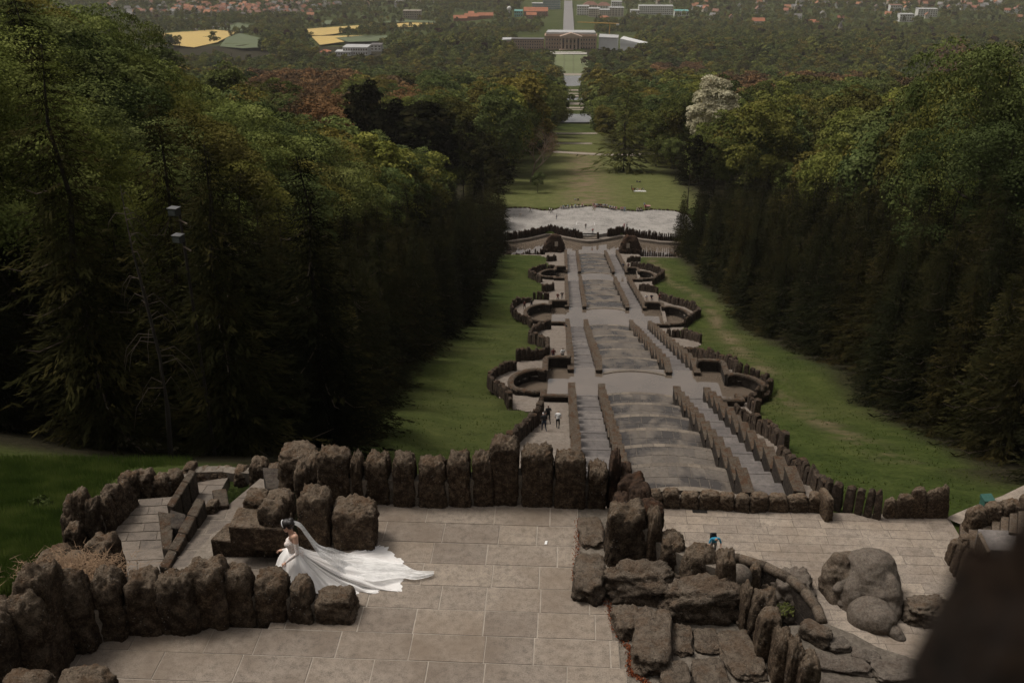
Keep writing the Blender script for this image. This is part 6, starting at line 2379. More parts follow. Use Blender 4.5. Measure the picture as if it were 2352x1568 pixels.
PEOPLE = {}
for pose in ('stand', 'walk', 'stoop', 'sit', 'ground', 'lean', 'raise'):
    J = joints_for(pose)
    hd_ = Vector(J['head'][0])

    def cl(c, k, hd_=hd_):
        if (c - hd_).length < .17 and k == 2:
            if c.z > hd_.z + .03 or (c.y > hd_.y + .02 and c.z > hd_.z - .10):
                return 3
        return None
    PEOPLE[pose] = skin_body('body', J, BONES, BMAT, 'pel', 1, [M_CLOTH['grey'], M_CLOTH['jeans'], M_SKIN, M_HAIRD, M_CLOTH['black']], cl)


def person(loc, rz, pose, top, legs, label, hair=None, h=1.0, group=None, sleeves=False):
    t = ob('person', PEOPLE[pose], None, loc, (0, 0, rz), h)
    tag(t, label, 'person', group)
    for i, m_ in ((0, M_CLOTH[top]), (1, M_CLOTH[legs])):
        t.material_slots[i].link = 'OBJECT'
        t.material_slots[i].material = m_
    if hair:
        t.material_slots[3].link = 'OBJECT'
        t.material_slots[3].material = M_CLOTH[hair]
    return t


def path_z(x, y):
    return math.floor(prof(y) / 0.16) * 0.16 + 0.1


def pathP(u, v_):
    p = G(u, v_, 0.1)
    p.z = path_z(p.x, p.y) + 0.0
    return p


D = math.radians
p = pathP(1250, 988)
person(p, D(200), 'stoop', 'black', 'jeans', 'person in black with a white cap climbing the left side stairs', 'white')
p = pathP(1259, 972)
person(p, D(195), 'walk', 'black', 'black', 'person in dark clothes just behind the white capped walker')
p = pathP(1281, 982)
wp = person(p, D(175), 'stoop', 'white', 'black', 'person in a white shirt with a jacket tied on, climbing the stairs', 'khaki')
p2 = pathP(1271, 828)
person(p2, D(180), 'walk', 'maroon', 'jeans', 'person in brown top and jeans on the left path above the basin')
person(pathP(1292, 829), D(180), 'walk', 'white', 'black', 'person in white shirt beside the cascade wall')
person(pathP(1205, 712), D(200), 'walk', 'maroon', 'black', 'person in dark red walking round the middle left basin')
person(pathP(1221, 708), D(190), 'walk', 'black', 'navy', 'person in black walking round the middle left basin')
person(pathP(1281, 687), D(0), 'sit', 'maroon', 'black', 'seated person with long hair by the left basin wall')
person(pathP(1291, 687), D(0), 'lean', 'black', 'navy', 'person in black leaning at the left basin wall')
person(pathP(1303, 764), D(-80), 'lean', 'black', 'black', 'person in black leaning on the cascade wall by the middle basin')
person(pathP(1484, 690), D(20), 'sit', 'white', 'khaki', 'person in white crouching by the middle right basin')
person(pathP(1496, 690), D(10), 'sit', 'navy', 'black', 'person in dark blue beside the middle right basin')
person(pathP(1514, 692), D(-20), 'stand', 'maroon', 'black', 'person in dark red standing by the middle right basin')
person(pathP(1431, 619), D(180), 'stand', 'jeans', 'grey', 'person in blue walking near the foot of the cascade')
person(pathP(1443, 619), D(170), 'walk', 'maroon', 'black', 'person in brown near the foot of the cascade')
person(pathP(1474, 664), D(0), 'sit', 'grey', 'jeans', 'seated person with white hair behind the right wall', 'white')
person(pathP(1485, 664), D(15), 'sit', 'beige', 'khaki', 'second seated person with white hair behind the right wall', 'white')


def plz(u, v_):
    return P(u, v_, ZP)


def zz(x, y):                                        # 4.704 zoom coordinates of the plaza
    return (.91875 * (1240 + x / 4.704), .91875 * (480 + y / 4.704))


for (x, y), rz, pose, top, legs, lab in [
        ((403, 240), 90, 'walk', 'maroon', 'black', 'person in dark clothes striding along the far left plaza edge'),
        ((630, 245), 80, 'walk', 'white', 'black', 'first of two white shirted walkers on the left of the plaza'),
        ((654, 254), 80, 'walk', 'white', 'black', 'second of two white shirted walkers on the left of the plaza'),
        ((285, 292), 90, 'walk', 'white', 'beige', 'person in white running on the left of the plaza'),
        ((711, 325), 180, 'stand', 'white', 'jeans', 'person in white shirt standing alone mid plaza'),
        ((1054, 435), 0, 'stand', 'black', 'black', 'person in a black coat on the painted frame'),
        ((1136, 494), 180, 'walk', 'red', 'navy', 'person in a red top walking at the plaza steps'),
        ((1506, 432), 0, 'stand', 'pink', 'pink', 'person in pink standing near the right scalloped wall'),
        ((1537, 420), 20, 'raise', 'white', 'black', 'person with a white hat beside the one in pink'),
        ((1147, 224), 60, 'walk', 'beige', 'khaki', 'person in beige walking past the benches'),
        ((1166, 215), 0, 'stand', 'pink', 'beige', 'person in pale clothes standing at the benches'),
        ((1511, 236), 180, 'stand', 'pale blue', 'pale blue', 'person in a long pale blue dress right of the benches'),
        ((1744, 186), 0, 'stand', 'pale blue', 'jeans', 'person standing on the grass behind the right benches'),
        ((1757, 212), 0, 'stand', 'red', 'maroon', 'person in red at the pale picnic box')]:
    p = plz(*zz(x, y))
    if y < 190:
        p = G(*zz(x, y))
        p.z = terr(p.x, p.y)
    person(p, D(rz), pose, top, legs, lab)
# long pale benches round the plaza edge, each with its row of sitters
M_BENCH = plain('pale bench stone', (0.45, 0.43, 0.40), 0.8)
gs = random.Random(12)
cols_ = ['black', 'white', 'grey', 'pink', 'khaki', 'black', 'navy', 'beige', 'white', 'maroon', 'pale blue', 'black']
for bi, (a, b, n, where) in enumerate([((750, 206), (860, 196), 4, 'leftmost'), ((870, 194), (1035, 182), 4, 'left middle'), ((1135, 180), (1310, 190), 12, 'middle'), ((1330, 205), (1425, 222), 7, 'right middle'), ((1460, 222), (1530, 228), 3, 'right'), ((1650, 232), (1720, 228), 3, 'rightmost')]):
    pa, pb = plz(*zz(*a)), plz(*zz(*b))
    pa.y += .4
    pb.y += .4
    L = (pb - pa).length
    rz = math.atan2(pb.y - pa.y, pb.x - pa.x)
    mid = (pa + pb) / 2
    t = empty('bench', mid, rz, f'long pale bench at the far plaza edge, {where} of six', 'bench')
    m = MB()
    m.box(-L / 2, L / 2, -.22, .22, .38, .46)
    m.ob('seat', M_BENCH, t)
    for s_ in (-.42, 0, .42):
        m = MB()
        m.box(s_ * L - .12, s_ * L + .12, -.18, .18, 0, .379)
        m.ob('leg', M_BENCH, t)
    for k in range(n):
        q = pa.lerp(pb, (k + .5) / n)
        c1, c2 = gs.choice(cols_), gs.choice(['black', 'jeans', 'navy', 'khaki'])
        person((q.x, q.y + .02, ZP - .02), rz + gs.uniform(-.3, .3), 'sit', c1, c2, f'person in {c1} sitting on the {where} plaza bench', group=f'people sitting on the {where} bench')
# meadow groups
for (u, v_), rz, pose, top, legs, lab in [
        ((1321, 461), 30, 'ground', 'white', 'khaki', 'person in white sitting on the grass behind the plaza'),
        ((1328, 461), -20, 'ground', 'black', 'navy', 'person in black sitting on the grass beside the one in white'),
        ((1450.5, 436), 60, 'stand', 'black', 'navy', 'person in black standing at the left of the meadow group'),
        ((1453.5, 442), 0, 'walk', 'red', 'maroon', 'person in red standing in the meadow group'),
        ((1457.5, 441), 0, 'stand', 'black', 'black', 'tall person in black in the meadow group'),
        ((1464, 437), 20, 'ground', 'white', 'beige', 'first of three people sitting on a white blanket'),
        ((1470, 438), -30, 'ground', 'pink', 'white', 'second of three people sitting on a white blanket'),
        ((1475, 436), 90, 'ground', 'black', 'white', 'third of three people sitting on a white blanket'),
        ((1463, 419), 40, 'ground', 'navy', 'jeans', 'left one of two people lying far up the meadow'),
        ((1470, 420), 220, 'ground', 'black', 'jeans', 'right one of two people lying far up the meadow')]:
    p = G(u, v_)
    p.z = terr(p.x, p.y)
    person(p, D(rz), pose, top, legs, lab)
p = G(1469, 439)
m = MB()
n_ = [(-2, -1), (2.2, -.9), (2, 1.1), (-1.8, 1)]
m.prism([(p.x + a, p.y + b) for a, b in n_], [terr(p.x + a, p.y + b) + .02 for a, b in n_], [terr(p.x + a, p.y + b) + .07 for a, b in n_])
tag(m.ob('picnic_blanket', M_CLOTH['white']), 'white picnic blanket on the meadow', 'blanket')
p = plz(*zz(1785, 188))
p.z = terr(p.x, p.y + 3)
bx = empty('picnic_table', (p.x, p.y + 2.0, terr(p.x, p.y + 2.0)), 0, 'pale box shaped picnic table right of the benches', 'table')
m = MB()
m.box(-.9, .9, -.4, .4, .62, .75)
m.ob('top', M_CLOTH['pink'], bx)
m = MB()
m.box(-.7, .7, -.3, .3, 0, .619)
m.ob('base', M_CLOTH['beige'], bx)
# the man in blue leaning on the round basin
q = P(1641, 1281, ZL)
foot = Vector((arcw[2].x + .1, arcw[2].y + .85, ZL))
mp = person(foot, D(4), 'lean', 'blue', 'grey', 'person in a blue shirt with a backpack leaning over the round basin', 'khaki', 1.04)
bp = empty('backpack', (foot.x - .05, foot.y - .02, foot.z + 1.12), D(4), 'black backpack with pale straps on the leaning person', 'backpack')
m = MB()
m.prism([(-.17, 0.0), (.17, 0.0), (.15, .17), (-.15, .17)], [0, 0, -.05, -.05], [.42, .42, .36, .36])
o = m.ob('bag', M_CLOTH['black'], bp)
bv = o.modifiers.new('b', 'BEVEL')
bv.width = .04
bv.segments = 3
for s_ in (-.12, .12):
    m = MB()
    m.tube([(s_, .02, .40), (s_, -.14, .36), (s_ * 1.2, -.26, .2), (s_ * 1.2, -.1, .02)], .022, 5)
    m.ob('strap', M_CLOTH['black'], bp)

# ------------------------------------------------------------------ the bride
BF = P(688, 1338, ZU)                                # the spot under her waist
BASE = Vector((BF.x, BF.y, ZU - 0.04))


def BV(u, v_, y=None):
    """offset of a picture point from her feet, on the vertical plane through her"""
    q = PD(u, v_, (BASE.y if y is None else y))
    return q - BASE


br = empty('person', BASE, 0, 'bride in a white lace gown with a long veil, stepping towards the stairs', 'person')
M_SKINB = plain('fair skin', (0.55, 0.33, 0.235), 0.5, 0.05, 20)


def lace_mat():
    m, nt, b = new_mat('white lace on skin')
    t = NT(nt)
    c = t.coord('Object')
    v_ = t.vor(c, 60, 'DISTANCE_TO_EDGE')
    n = t.noise(c, 40, 3, .6, 1.2)
    k = t.math('ADD', t.ramp(v_, [(0.05, 1.0), (0.14, 0.0)]), t.ramp(n, [(0.48, 0.0), (0.56, 1.0)]), True)
    t.l(t.mix(k, (0.55, 0.36, 0.27), (0.80, 0.77, 0.74)), b.inputs['Base Color'])
    set_in(b, Roughness=0.85)
    t.l(t.bump(k, .4, .004), b.inputs['Normal'])
    return m


M_LACE = lace_mat()


def gown_mat():
    m, nt, b = new_mat('white tulle gown')
    t = NT(nt)
    c = t.coord('Object')
    w = t.n('ShaderNodeTexWave', bands_direction='DIAGONAL')
    w.inputs['Scale'].default_value = 9
    w.inputs['Distortion'].default_value = 6
    w.inputs['Detail'].default_value = 3
    t.l(c, w.inputs['Vector'])
    base = t.mix(t.ramp(t.noise(c, 3, 4), [(0.35, 0.0), (0.7, 1.0)]), (0.74, 0.71, 0.68), (0.82, 0.80, 0.775))
    t.l(base, b.inputs['Base Color'])
    set_in(b, Roughness=0.7)
    b.inputs['Sheen Weight'].default_value = 0.3
    t.l(t.bump(w.outputs[1], .07, .01), b.inputs['Normal'])
    return m


M_GOWN = gown_mat()


def veil_mat():
    m, nt, b = new_mat('sheer veil')
    t = NT(nt)
    set_in(b, Roughness=0.8)
    b.inputs['Base Color'].default_value = (0.84, 0.83, 0.81, 1)
    n = t.noise(t.coord('Object', (3, 14, 14)), 2.0, 3)
    t.l(t.ramp(n, [(0.3, 0.42), (0.7, 0.85)]), b.inputs['Alpha'])
    return m


M_VEIL = veil_mat()
# she faces -X; camera sees her left side (towards -Y)
zp = BASE.z


def J3(u, v_, dy):
    q = BV(u, v_, BASE.y + dy)
    return (q.x, q.y, q.z)


JB = {'pel': (J3(684, 1278, 0), (.145, .12)), 'waist': (J3(674, 1262, 0), (.115, .095)), 'chest': (J3(670, 1243, 0), (.15, .115)), 'nb': (J3(671, 1229, 0), (.10, .085)), 'neck': (J3(666.5, 1219, 0), .056), 'nt': (J3(662, 1211, 0), .05),
      'shl': (J3(678, 1232, -.16), .052), 'ell': (J3(683, 1271, -.25), .043), 'wrl': (J3(658, 1290, -.28), .030),
      'shr': (J3(670, 1230, .16), .052), 'elr': (J3(674, 1258, .27), .043), 'wrr': (J3(650, 1262, .30), .030)}
EB = [('pel', 'waist'), ('waist', 'chest'), ('chest', 'nb'), ('nb', 'neck'), ('neck', 'nt'), ('chest', 'shl'), ('shl', 'ell'), ('ell', 'wrl'), ('chest', 'shr'), ('shr', 'elr'), ('elr', 'wrr')]
MBn = {('nb', 'neck'): 1, ('neck', 'nt'): 1}
nbz = JB['nb'][0][2]
chx = JB['chest'][0][0]


def limb(a, b, ra, rb, n=7):
    a, b = Vector(a), Vector(b)
    return [(tuple(a.lerp(b, i / (n - 1))), ((ra + (rb - ra) * i / (n - 1)),) * 3, (0, 0, 0)) for i in range(n)]


jp = {k: Vector(v_[0]) for k, v_ in JB.items()}
ln = (0, R(-20), 0)                                  # the trunk leans forward
el_ = [(tuple(jp['pel']), (.135, .17, .12), ln), (tuple(jp['waist']), (.098, .118, .11), ln), (tuple(jp['chest'].lerp(jp['waist'], .4)), (.108, .132, .11), ln), (tuple(jp['chest']), (.108, .145, .10), ln),
       (tuple(jp['chest'] + Vector((-.075, -.06, -.02))), (.055, .058, .055), ln), (tuple(jp['chest'] + Vector((-.075, .06, -.02))), (.055, .058, .055), ln), (tuple(jp['nb'] + Vector((.01, 0, -.01))), (.07, .115, .05), ln)]
el_ += limb(jp['nb'], jp['neck'], .056, .048, 5) + limb(jp['neck'], jp['nt'], .047, .046, 4)
for sd in ('l', 'r'):
    el_ += limb(jp['nb'] + Vector((.0, -.05 if sd == 'l' else .05, -.015)), jp['sh' + sd], .05, .055, 4)
    el_ += limb(jp['sh' + sd], jp['el' + sd], .053, .040, 8) + limb(jp['el' + sd], jp['wr' + sd], .040, .026, 8)
body = blob('body', el_, M_LACE, .0125, 4)
body.materials.append(M_SKINB)
nk = jp['nb']
for p in body.polygons:
    c = p.center
    up_line = nk.z - .045 - .10 * max(0, min(1, (c.x - nk.x + .03) / .12))
    if c.z > up_line and (c.z > nk.z - .02 or abs(c.y - nk.y) < .125):
        p.material_index = 1
ob('body', body, br)
# head: skull, jaw, nose, brow, chin, ear, fused into one; then eyes, lips and hair
HC = Vector(J3(659.5, 1207.5, 0))                        # centre of the skull


def hp(f, l, u):                                     # forward, left (towards the camera), up in the tilted head frame
    a = R(24)
    x, z = f * math.cos(a) + u * math.sin(a), u * math.cos(a) - f * math.sin(a)
    return (HC.x - x, HC.y - l, HC.z + z)


def tl(rf, rl, ru):
    return (rf, rl, ru), (0, R(-24), 0)


hd_e = []
for c, (r_, e) in [((0, 0, .03), tl(.092, .075, .095)), ((.045, 0, -.035), tl(.055, .056, .075)), ((.068, 0, -.085), tl(.03, .034, .028)), ((.098, 0, -.02), tl(.018, .011, .02)), ((.090, 0, .012), tl(.016, .012, .03)), ((.085, 0, -.055), tl(.016, .022, .012)), ((.05, .03, -.03), tl(.03, .03, .03)), ((.05, -.03, -.03), tl(.03, .03, .03)), ((-.005, 0, -.10), tl(.048, .045, .09))]:
    hd_e.append((hp(*c), r_, e))
hd_me = blob('head', hd_e, M_SKINB, .007, 5)
head = ob('head', hd_me, br)
for s_ in (1, -1):
    ob('ear', blob('ear', [(hp(-.008, s_ * .074, -.012), (.016, .009, .028), (0, R(-24), 0))], M_SKINB, .005, 2), head)
    m = MB()
    ob('eye', blob('eye', [(hp(.084, s_ * .032, .008), (.008, .013, .006), (0, R(-24), 0))], M_HAIRD, .003, 1), head)
ob('lips', blob('lips', [(hp(.097, 0, -.057), (.006, .02, .007), (0, R(-24), 0))], plain('lips', (0.30, 0.09, 0.08), .4), .003, 1), head)
hair_e = [(hp(-.022, 0, .062), (.092, .083, .074), (0, R(-24), 0)), (hp(-.055, 0, .0), (.058, .078, .078), (0, R(-24), 0)), (hp(-.10, .015, .05), (.066, .07, .06), (0, R(-10), 0)), (hp(-.12, -.01, .085), (.05, .052, .04), (0, 0, 0)), (hp(-.13, .02, .02), (.04, .05, .045), (0, 0, 0)), (hp(.03, .062, .035), (.035, .018, .04), (0, R(-24), 0)), (hp(.03, -.062, .035), (.035, .018, .04), (0, R(-24), 0))]
hair = ob('hair', blob('hair', hair_e, M_HAIRD, .007, 1, .016), br)
for dl in (.06, -.06):
    m = MB()
    m.tube([hp(.055, dl, .05), hp(.078, dl * 1.15, -.02), hp(.07, dl * 1.1, -.09), hp(.085, dl, -.14)], [.008, .007, .006, .003], 5)
    m.ob('hair_strand', M_HAIRD, hair, True)
m = MB()
m.tube([hp(.036, math.cos(a) * .084, .055 + math.sin(a) * .082) for a in np.linspace(R(-8), R(188), 14)], .0085, 6)
m.ob('headband', plain('white satin', (0.8, 0.79, 0.78), .5), br, True)


# hands with five fingers closing on the skirt
def hand(wr, dirv, up_, side, name):
    d_ = Vector(dirv).normalized()
    u_ = Vector(up_)
    u_ = (u_ - d_ * u_.dot(d_)).normalized()
    s_ = d_.cross(u_) * side
    w = Vector(wr)
    es = [(tuple(w + d_ * .03), (.03, .03, .03), (0, 0, 0))]
    J = {'w': (tuple(w), (.024, .017)), 'p': (tuple(w + d_ * .05), (.034, .016)), 'k': (tuple(w + d_ * .082), (.036, .014))}
    E = [('w', 'p'), ('p', 'k')]
    for i, (o_, L) in enumerate(((-.027, .062), (-.009, .070), (.009, .066), (.026, .052))):
        b = w + d_ * .086 + s_ * o_
        a1 = b + d_ * L * .45 - u_ * L * .12
        a2 = a1 + d_ * L * .22 - u_ * L * .30
        a3 = a2 - d_ * L * .02 - u_ * L * .28
        J[f'{i}a'], J[f'{i}b'], J[f'{i}c'], J[f'{i}d'] = (tuple(b), .0088), (tuple(a1), .0085), (tuple(a2), .0078), (tuple(a3), .0062)
        E += [('k', f'{i}a'), (f'{i}a', f'{i}b'), (f'{i}b', f'{i}c'), (f'{i}c', f'{i}d')]
    t1 = w + d_ * .035 - s_ * .036
    t2 = w + d_ * .07 - s_ * .048 - u_ * .018
    t3 = w + d_ * .098 - s_ * .036 - u_ * .032
    J['ta'], J['tb'], J['tc'] = (tuple(t1), .0105), (tuple(t2), .0095), (tuple(t3), .0075)
    E += [('p', 'ta'), ('ta', 'tb'), ('tb', 'tc')]
    return ob('hand', skin_body(name, J, E, {}, 'w', 1, [M_SKINB]), br)


wl, el = Vector(JB['wrl'][0]), Vector(JB['ell'][0])
hand(wl, (wl - el), (0, -.5, 1), 1, 'hand')
wr_, er_ = Vector(JB['wrr'][0]), Vector(JB['elr'][0])
hand(wr_, (wr_ - er_), (0, .5, 1), -1, 'hand')

# skirt and train: from the waist ring to a hem lying on the slabs
hemV = [(631, 1312), (634, 1338), (652, 1362), (690, 1378), (735, 1380), (775, 1372), (806, 1369), (826, 1349), (850, 1360), (877, 1347), (896, 1352), (914, 1354), (919, 1330), (924, 1310), (916, 1284), (894, 1268), (877, 1253), (847, 1257), (817, 1262), (789, 1274), (752, 1290), (712, 1298), (672, 1296), (642, 1300)]
hem = [P(u, v_, ZU + .03) - BASE for u, v_ in hemV]
wc = Vector(JB['waist'][0]) + Vector((.005, 0, .03))
NSEG, NR = 144, 34
# closed curve through the hem points, finely resampled
hp_ = [np.array(h_[:2]) for h_ in hem]
n_h = len(hp_)


def cat(a, b, c, d_, t):
    return .5 * ((2 * b) + (-a + c) * t + (2 * a - 5 * b + 4 * c - d_) * t * t + (-a + 3 * b - 3 * c + d_) * t ** 3)


curve = []
for k in range(NSEG):
    s_ = k / NSEG * n_h
    i = int(s_)
    curve.append(cat(hp_[(i - 1) % n_h], hp_[i % n_h], hp_[(i + 1) % n_h], hp_[(i + 2) % n_h], s_ - i))
vs_, fs_ = [], []
gb_ = random.Random(3)
ph = [gb_.uniform(0, 6.28) for _ in range(6)]
for j in range(NR + 1):
    s_ = j / NR
    for k in range(NSEG):
        h2 = curve[k]
        rel = h2 - np.array((wc.x, wc.y))
        ang = math.atan2(rel[1], rel[0])
        L = np.linalg.norm(rel)
        wx, wy = wc.x + math.cos(ang) * .085, wc.y + math.sin(ang) * .10
        e = s_ ** (.58 if L < .55 else .58 + .57 * min(1, (L - .55) / .6))
        x, y = wx + (h2[0] - wx) * e, wy + (h2[1] - wy) * e
        pw = 1.0 + .9 * min(1, max(0, L - .5) / 1.0)
        # full skirt near the body, then a train that runs out flat
        z = (wc.z - .03) * (1 - s_) ** pw + .07 * (1 - s_) * s_ * 4 * min(1, L)
        fold = math.sin(k / NSEG * 6.283 * 17 + ph[0] + 1.5 * s_) * .5 + math.sin(k / NSEG * 6.283 * 29 + ph[1] - 2 * s_) * .3 + math.sin(k / NSEG * 6.283 * 43 + ph[2]) * .2
        amp = .045 * math.sin(min(1, s_ * 1.4) * math.pi / 2) * (1 if s_ < .9 else .7)
        z += fold * amp * (.35 + .65 * (1 - s_)) + max(0, fold) * .03 * s_
        nx, ny = -rel[1] / L, rel[0] / L
        x += rel[0] / L * fold * amp * .9
        y += rel[1] / L * fold * amp * .9
        z += .035 * mnoise.noise(Vector((x * 3, y * 3, 1.7))) * s_ * (1 - s_) * 4
        if s_ > .86:
            z += .028 * (s_ - .86) / .14 * (1 + math.sin(k * 1.9)) * .5
        z = max(z, .043 + .012 * (1 + fold) * .5)
        vs_.append((x, y, z))
for j in range(NR):
    for k in range(NSEG):
        k2 = (k + 1) % NSEG
        fs_.append((j * NSEG + k, (j + 1) * NSEG + k, (j + 1) * NSEG + k2, j * NSEG + k2))
gown = ob('gown', mk('gown', vs_, fs_, M_GOWN, True), br)
# lace hem: a low frill standing along the edge of the train
fr, ff = [], []
for k in range(NSEG):
    x, y, z = vs_[NR * NSEG + k]
    rel = np.array((x - wc.x, y - wc.y))
    rel = rel / np.linalg.norm(rel)
    o_ = .05 + .03 * math.sin(k * 2.3) + .02 * math.sin(k * 5.1)
    x, y, z = vs_[NR * NSEG + k]
    xi, yi, zi = vs_[(NR - 1) * NSEG + k]
    fr += [(x * .7 + xi * .3, y * .7 + yi * .3, z * .7 + zi * .3 + .006), (x + rel[0] * o_, y + rel[1] * o_, .045 + .012 * math.sin(k * 3.7))]
for k in range(NSEG):
    k2 = (k + 1) % NSEG
    ff.append((2 * k, 2 * k + 1, 2 * k2 + 1, 2 * k2))
ob('hem_frill', mk('hem_frill', fr, ff, M_GOWN, True), gown)
# veil from the bun, over the train, out beyond it
vc = [(hp(-.13, 0, .045)), tuple(BV(689, 1206)), tuple(BV(702, 1222)), tuple(BV(716, 1240)), tuple(BV(731, 1256)), tuple(BV(752, 1268, BASE.y + .05))]
q1 = P(800, 1292, ZU + .24) - BASE
q2 = P(860, 1304, ZU + .16) - BASE
q3 = P(918, 1306, ZU + .09) - BASE
q4 = P(955, 1318, ZU + .06) - BASE
q5 = P(996, 1316, ZU + .06) - BASE
vc += [tuple(q1), tuple(q2), tuple(q3), tuple(q4), tuple(q5)]
wid = [.05, .09, .12, .15, .20, .34, .62, .72, .50, .30, .10]
vcn = [Vector(p) for p in vc]
vs2, fs2 = [], []
NV, NWv = 60, 16
for j in range(NV + 1):
    s_ = j / NV * (len(vcn) - 1)
    i = min(int(s_), len(vcn) - 2)
    t_ = s_ - i
    a = [vcn[max(0, i - 1)], vcn[i], vcn[i + 1], vcn[min(len(vcn) - 1, i + 2)]]
    c = Vector([cat(*[q[x] for q in a], t_) for x in range(3)])
    w = wid[i] * (1 - t_) + wid[i + 1] * t_
    for k in range(NWv + 1):
        f_ = k / NWv - .5
        wav = math.sin(k * 1.35 + j * .08) * .018 + math.sin(k * .7 + j * .21) * .012
        z = c.z + wav + (-abs(f_) * w * .25 if j < NV * .5 else -abs(f_) * w * .10)
        vs2.append((c.x + .10 * f_ * w + wav * .5, c.y - f_ * w, max(z, .06 + .02 * (1 + math.sin(k * 1.7 + j * .3)) * .5)))
for j in range(NV):
    for k in range(NWv):
        fs2.append((j * (NWv + 1) + k, j * (NWv + 1) + k + 1, (j + 1) * (NWv + 1) + k + 1, (j + 1) * (NWv + 1) + k))
ob('veil', mk('veil', vs2, fs2, M_VEIL, True), br)

# ------------------------------------------------------------------ grass of the left bank and tufts on the lawns
def blades(n, place, h, w, seed, name, mats, bend=.35):
    g_ = np.random.default_rng(seed)
    pts = place(g_, n)
    n = len(pts)
    a = g_.uniform(0, 6.28, n)
    hh = h * g_.uniform(.5, 1.4, n)
    ww = w * g_.uniform(.7, 1.3, n)
    bx, by = np.cos(a), np.sin(a)
    lean = g_.uniform(0, bend, n) * hh
    p0 = pts + np.stack([-by * ww, bx * ww, np.full(n, -.02)], 1)
    p1 = pts + np.stack([by * ww, -bx * ww, np.full(n, -.02)], 1)
    p2 = pts + np.stack([bx * lean, by * lean, hh], 1)
    v_ = np.stack([p0, p1, p2], 1).reshape(-1, 3)
    return ob(name, mk(name, v_, np.arange(3 * n).reshape(-1, 3), mats))


M_GRASS = leaf_mat('grass blades', ((0.024, 0.042, 0.010), (0.052, 0.076, 0.018), (0.10, 0.122, 0.034)), nscale=.8)


def bank(g_, n):
    out = []
    poly = [(-40, 1052), (440, 1052), (440, 1068), (300, 1078), (262, 1105), (205, 1150), (150, 1180), (150, 1245), (205, 1250), (205, 1290), (110, 1340), (-40, 1400)]
    while len(out) < n:
        u, v_ = g_.uniform(-40, 440), g_.uniform(1052, 1400)
        if not in_poly(poly, u, v_):
            continue
        r_ = ray(u, v_)
        d_ = 13.0
        while d_ < 40 and r_.z / r_.y * d_ > terr(r_.x / r_.y * d_, d_):
            d_ += .12
        x, y = r_.x / r_.y * d_ + g_.normal(0, .08), d_ + g_.normal(0, .08)
        out.append((x, y, terr(x, y)))
    return np.array(out)


M_GRASSB = leaf_mat('lit bank grass', ((0.042, 0.074, 0.016), (0.090, 0.132, 0.030), (0.17, 0.205, 0.058)), nscale=.8, trans=.25)  # brighter copy of the lawn blades, painting light onto the shaded bank
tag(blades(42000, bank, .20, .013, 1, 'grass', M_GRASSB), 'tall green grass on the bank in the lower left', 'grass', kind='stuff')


def lawn(g_, n):
    out = []
    while len(out) < n:
        y = g_.uniform(50, 238)
        y = 50 + (y - 50) ** 1.25 / (188 ** .25)
        x = g_.uniform(-15, 2) if g_.random() < .4 else g_.uniform(14, 31)
        if fbm(x, y, .25, 3, 9.0) < g_.uniform(-.35, .25):
            continue
        if in_poly(ZONE, x, y):
            continue
        out.append((x, y, terr(x, y)))
    return np.array(out)


tag(blades(9000, lawn, .12, .05, 2, 'grass', M_GRASS, .6), 'tufted green grass of the lawns beside the cascade', 'grass', kind='stuff')
# dry hay heaped on the bank wall
hc = P(178, 1312, ZU + .9)


def hay_pts(g_, n):
    p = np.array(hc) + np.stack([g_.normal(0, .42, n), g_.normal(0, .22, n), np.abs(g_.normal(0, .07, n))], 1)
    return p


hay = blades(2600, hay_pts, .05, .006, 3, 'dry_hay', plain('dry straw', (0.20, 0.125, 0.07), .9, .3), 6.0)
tag(hay, 'heap of dry brown hay on the mossy wall in the lower left', 'hay', kind='stuff')
# small leafy plants
for u, v_, z, r_, lab in ((90, 1163, None, .42, 'round leafy weed on the left grass bank'), (1803, 1402, -32.6, .5, 'small green plant growing between the basin rocks')):
    if z is None:
        q = P(u, v_, -16.2)
        q.z = terr(q.x, q.y)
    else:
        q = P(u, v_, z)
    g_ = np.random.default_rng(int(u))
    n = 260
    d_ = unit(g_.normal(size=(n, 3)))
    d_[:, 2] = np.abs(d_[:, 2])
    pp_ = d_ * r_ * g_.uniform(.4, 1, n)[:, None] * np.array([1, 1, .8])
    t = empty('leafy_plant', q, 0, lab, 'plant')
    ob('foliage', cards('foliage', leaf_cards(pp_, unit(d_ + g_.normal(size=(n, 3)) * .6), .06, g_), M_LEAFG), t)
    m = MB()
    m.tube([(0, 0, -.05), (0, 0, r_ * .7)], [.02, .008], 5)
    m.ob('stem', M_BARK, t)
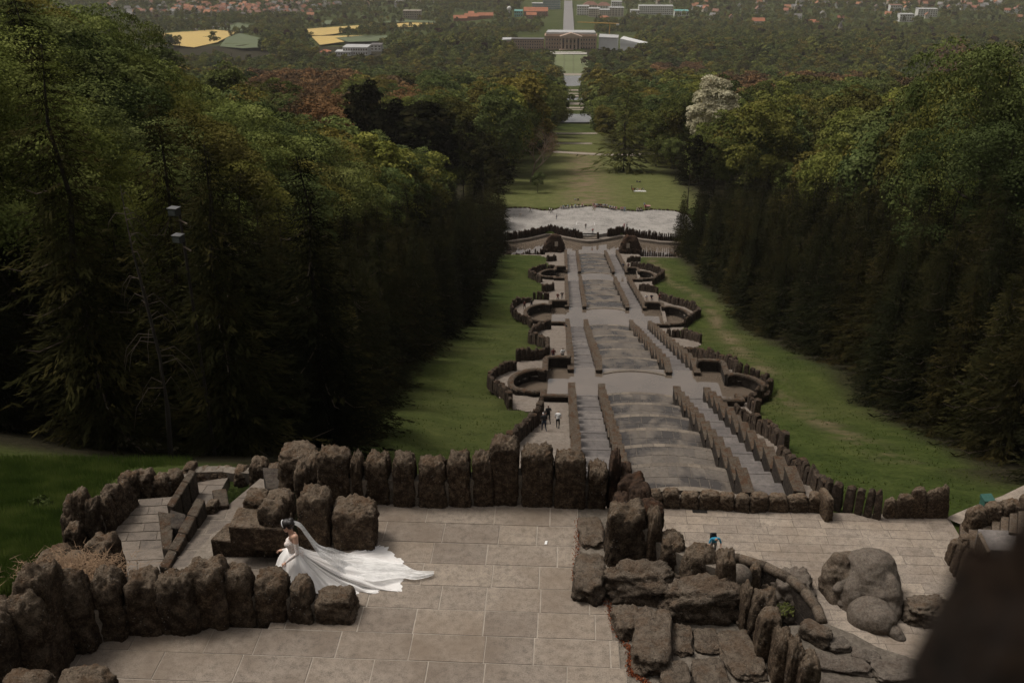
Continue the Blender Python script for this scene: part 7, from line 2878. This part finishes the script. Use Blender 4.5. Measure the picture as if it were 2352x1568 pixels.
# two grey floodlight boxes on poles among the spruces
for u, v_, lab in ((400, 486, 'upper grey box lamp on a pole among the left spruces'), (410, 548, 'lower grey box lamp on a pole among the left spruces')):
    q = PD(u, v_, 36.0)
    zg = terr(q.x, q.y)
    t = empty('floodlight', (q.x, q.y, zg), R(-12), lab, 'lamp')
    hq = q.z - zg
    m = MB()
    m.tube([(.05, .25, -.4), (.05, .25, hq + .1)], [.07, .05], 6)
    m.ob('pole', M_BARKD, t)
    m = MB()
    m.box(-.18, .18, -.16, .16, hq - .14, hq + .14)
    m.ob('housing', plain('grey lamp housing', (0.03, 0.03, 0.03), .5), t)
    m = MB()
    m.box(-.20, .20, -.19, .18, hq + .143, hq + .165)
    m.ob('hood', plain('pale lamp hood', (0.085, 0.085, 0.083), .5), t)
    m = MB()
    m.box(-.14, .14, -.185, -.163, hq - .10, hq + .09)
    m.ob('glass', plain('lamp glass', (0.10, 0.105, 0.11), .15), t)
    m = MB()
    m.tube([(.1, .1, hq - .35), (.55, -.1, hq - .42)], .035, 5)
    m.ob('bracket', M_BARKP, t)
# rusty lichen and leaves gathered along the terrace edge
M_RUST = plain('orange leaf litter', (0.26, 0.075, 0.025), .95, .3, 30)
def litter_pts(line, spread):
    def f_(g_, n):
        k = g_.integers(0, len(line) - 1, n)
        t_ = g_.random(n)
        A = np.array([tuple(P(u, v_, ZU)) for u, v_ in line])
        return A[k] * (1 - t_)[:, None] + A[k + 1] * t_[:, None] + np.stack([g_.normal(0, spread, n), g_.normal(0, spread, n), g_.uniform(.004, .02, n)], 1)
    return f_


lt = blades(1500, litter_pts([(1328, 1190), (1326, 1260), (1318, 1330), (1400, 1390), (1410, 1440), (1446, 1490), (1448, 1545), (1500, 1575)], .035), .012, .016, 6, 'fallen_leaves', M_RUST, 2.0)
tag(lt, 'orange fallen leaves along the right edge of the terrace paving', 'leaves', kind='stuff')

# ------------------------------------------------------------------ the air of the valley
m = MB()
m.box(-7600, 7600, -500, 15000, -420, 14)
hz = m.mesh('haze', None)
mh = bpy.data.materials.new('valley air')
mh.use_nodes = True
for n in list(mh.node_tree.nodes):
    if n.type == 'BSDF_PRINCIPLED':
        mh.node_tree.nodes.remove(n)
pv = mh.node_tree.nodes.new('ShaderNodeVolumePrincipled')
pv.inputs['Color'].default_value = (0.95, 0.91, 0.84, 1)
pv.inputs['Density'].default_value = 0.00005
mh.node_tree.links.new(pv.outputs[0], mh.node_tree.nodes['Material Output'].inputs['Volume'])
hz.materials.append(mh)
tag(ob('haze', hz), 'thin pale haze over the valley', 'haze', kind='stuff')
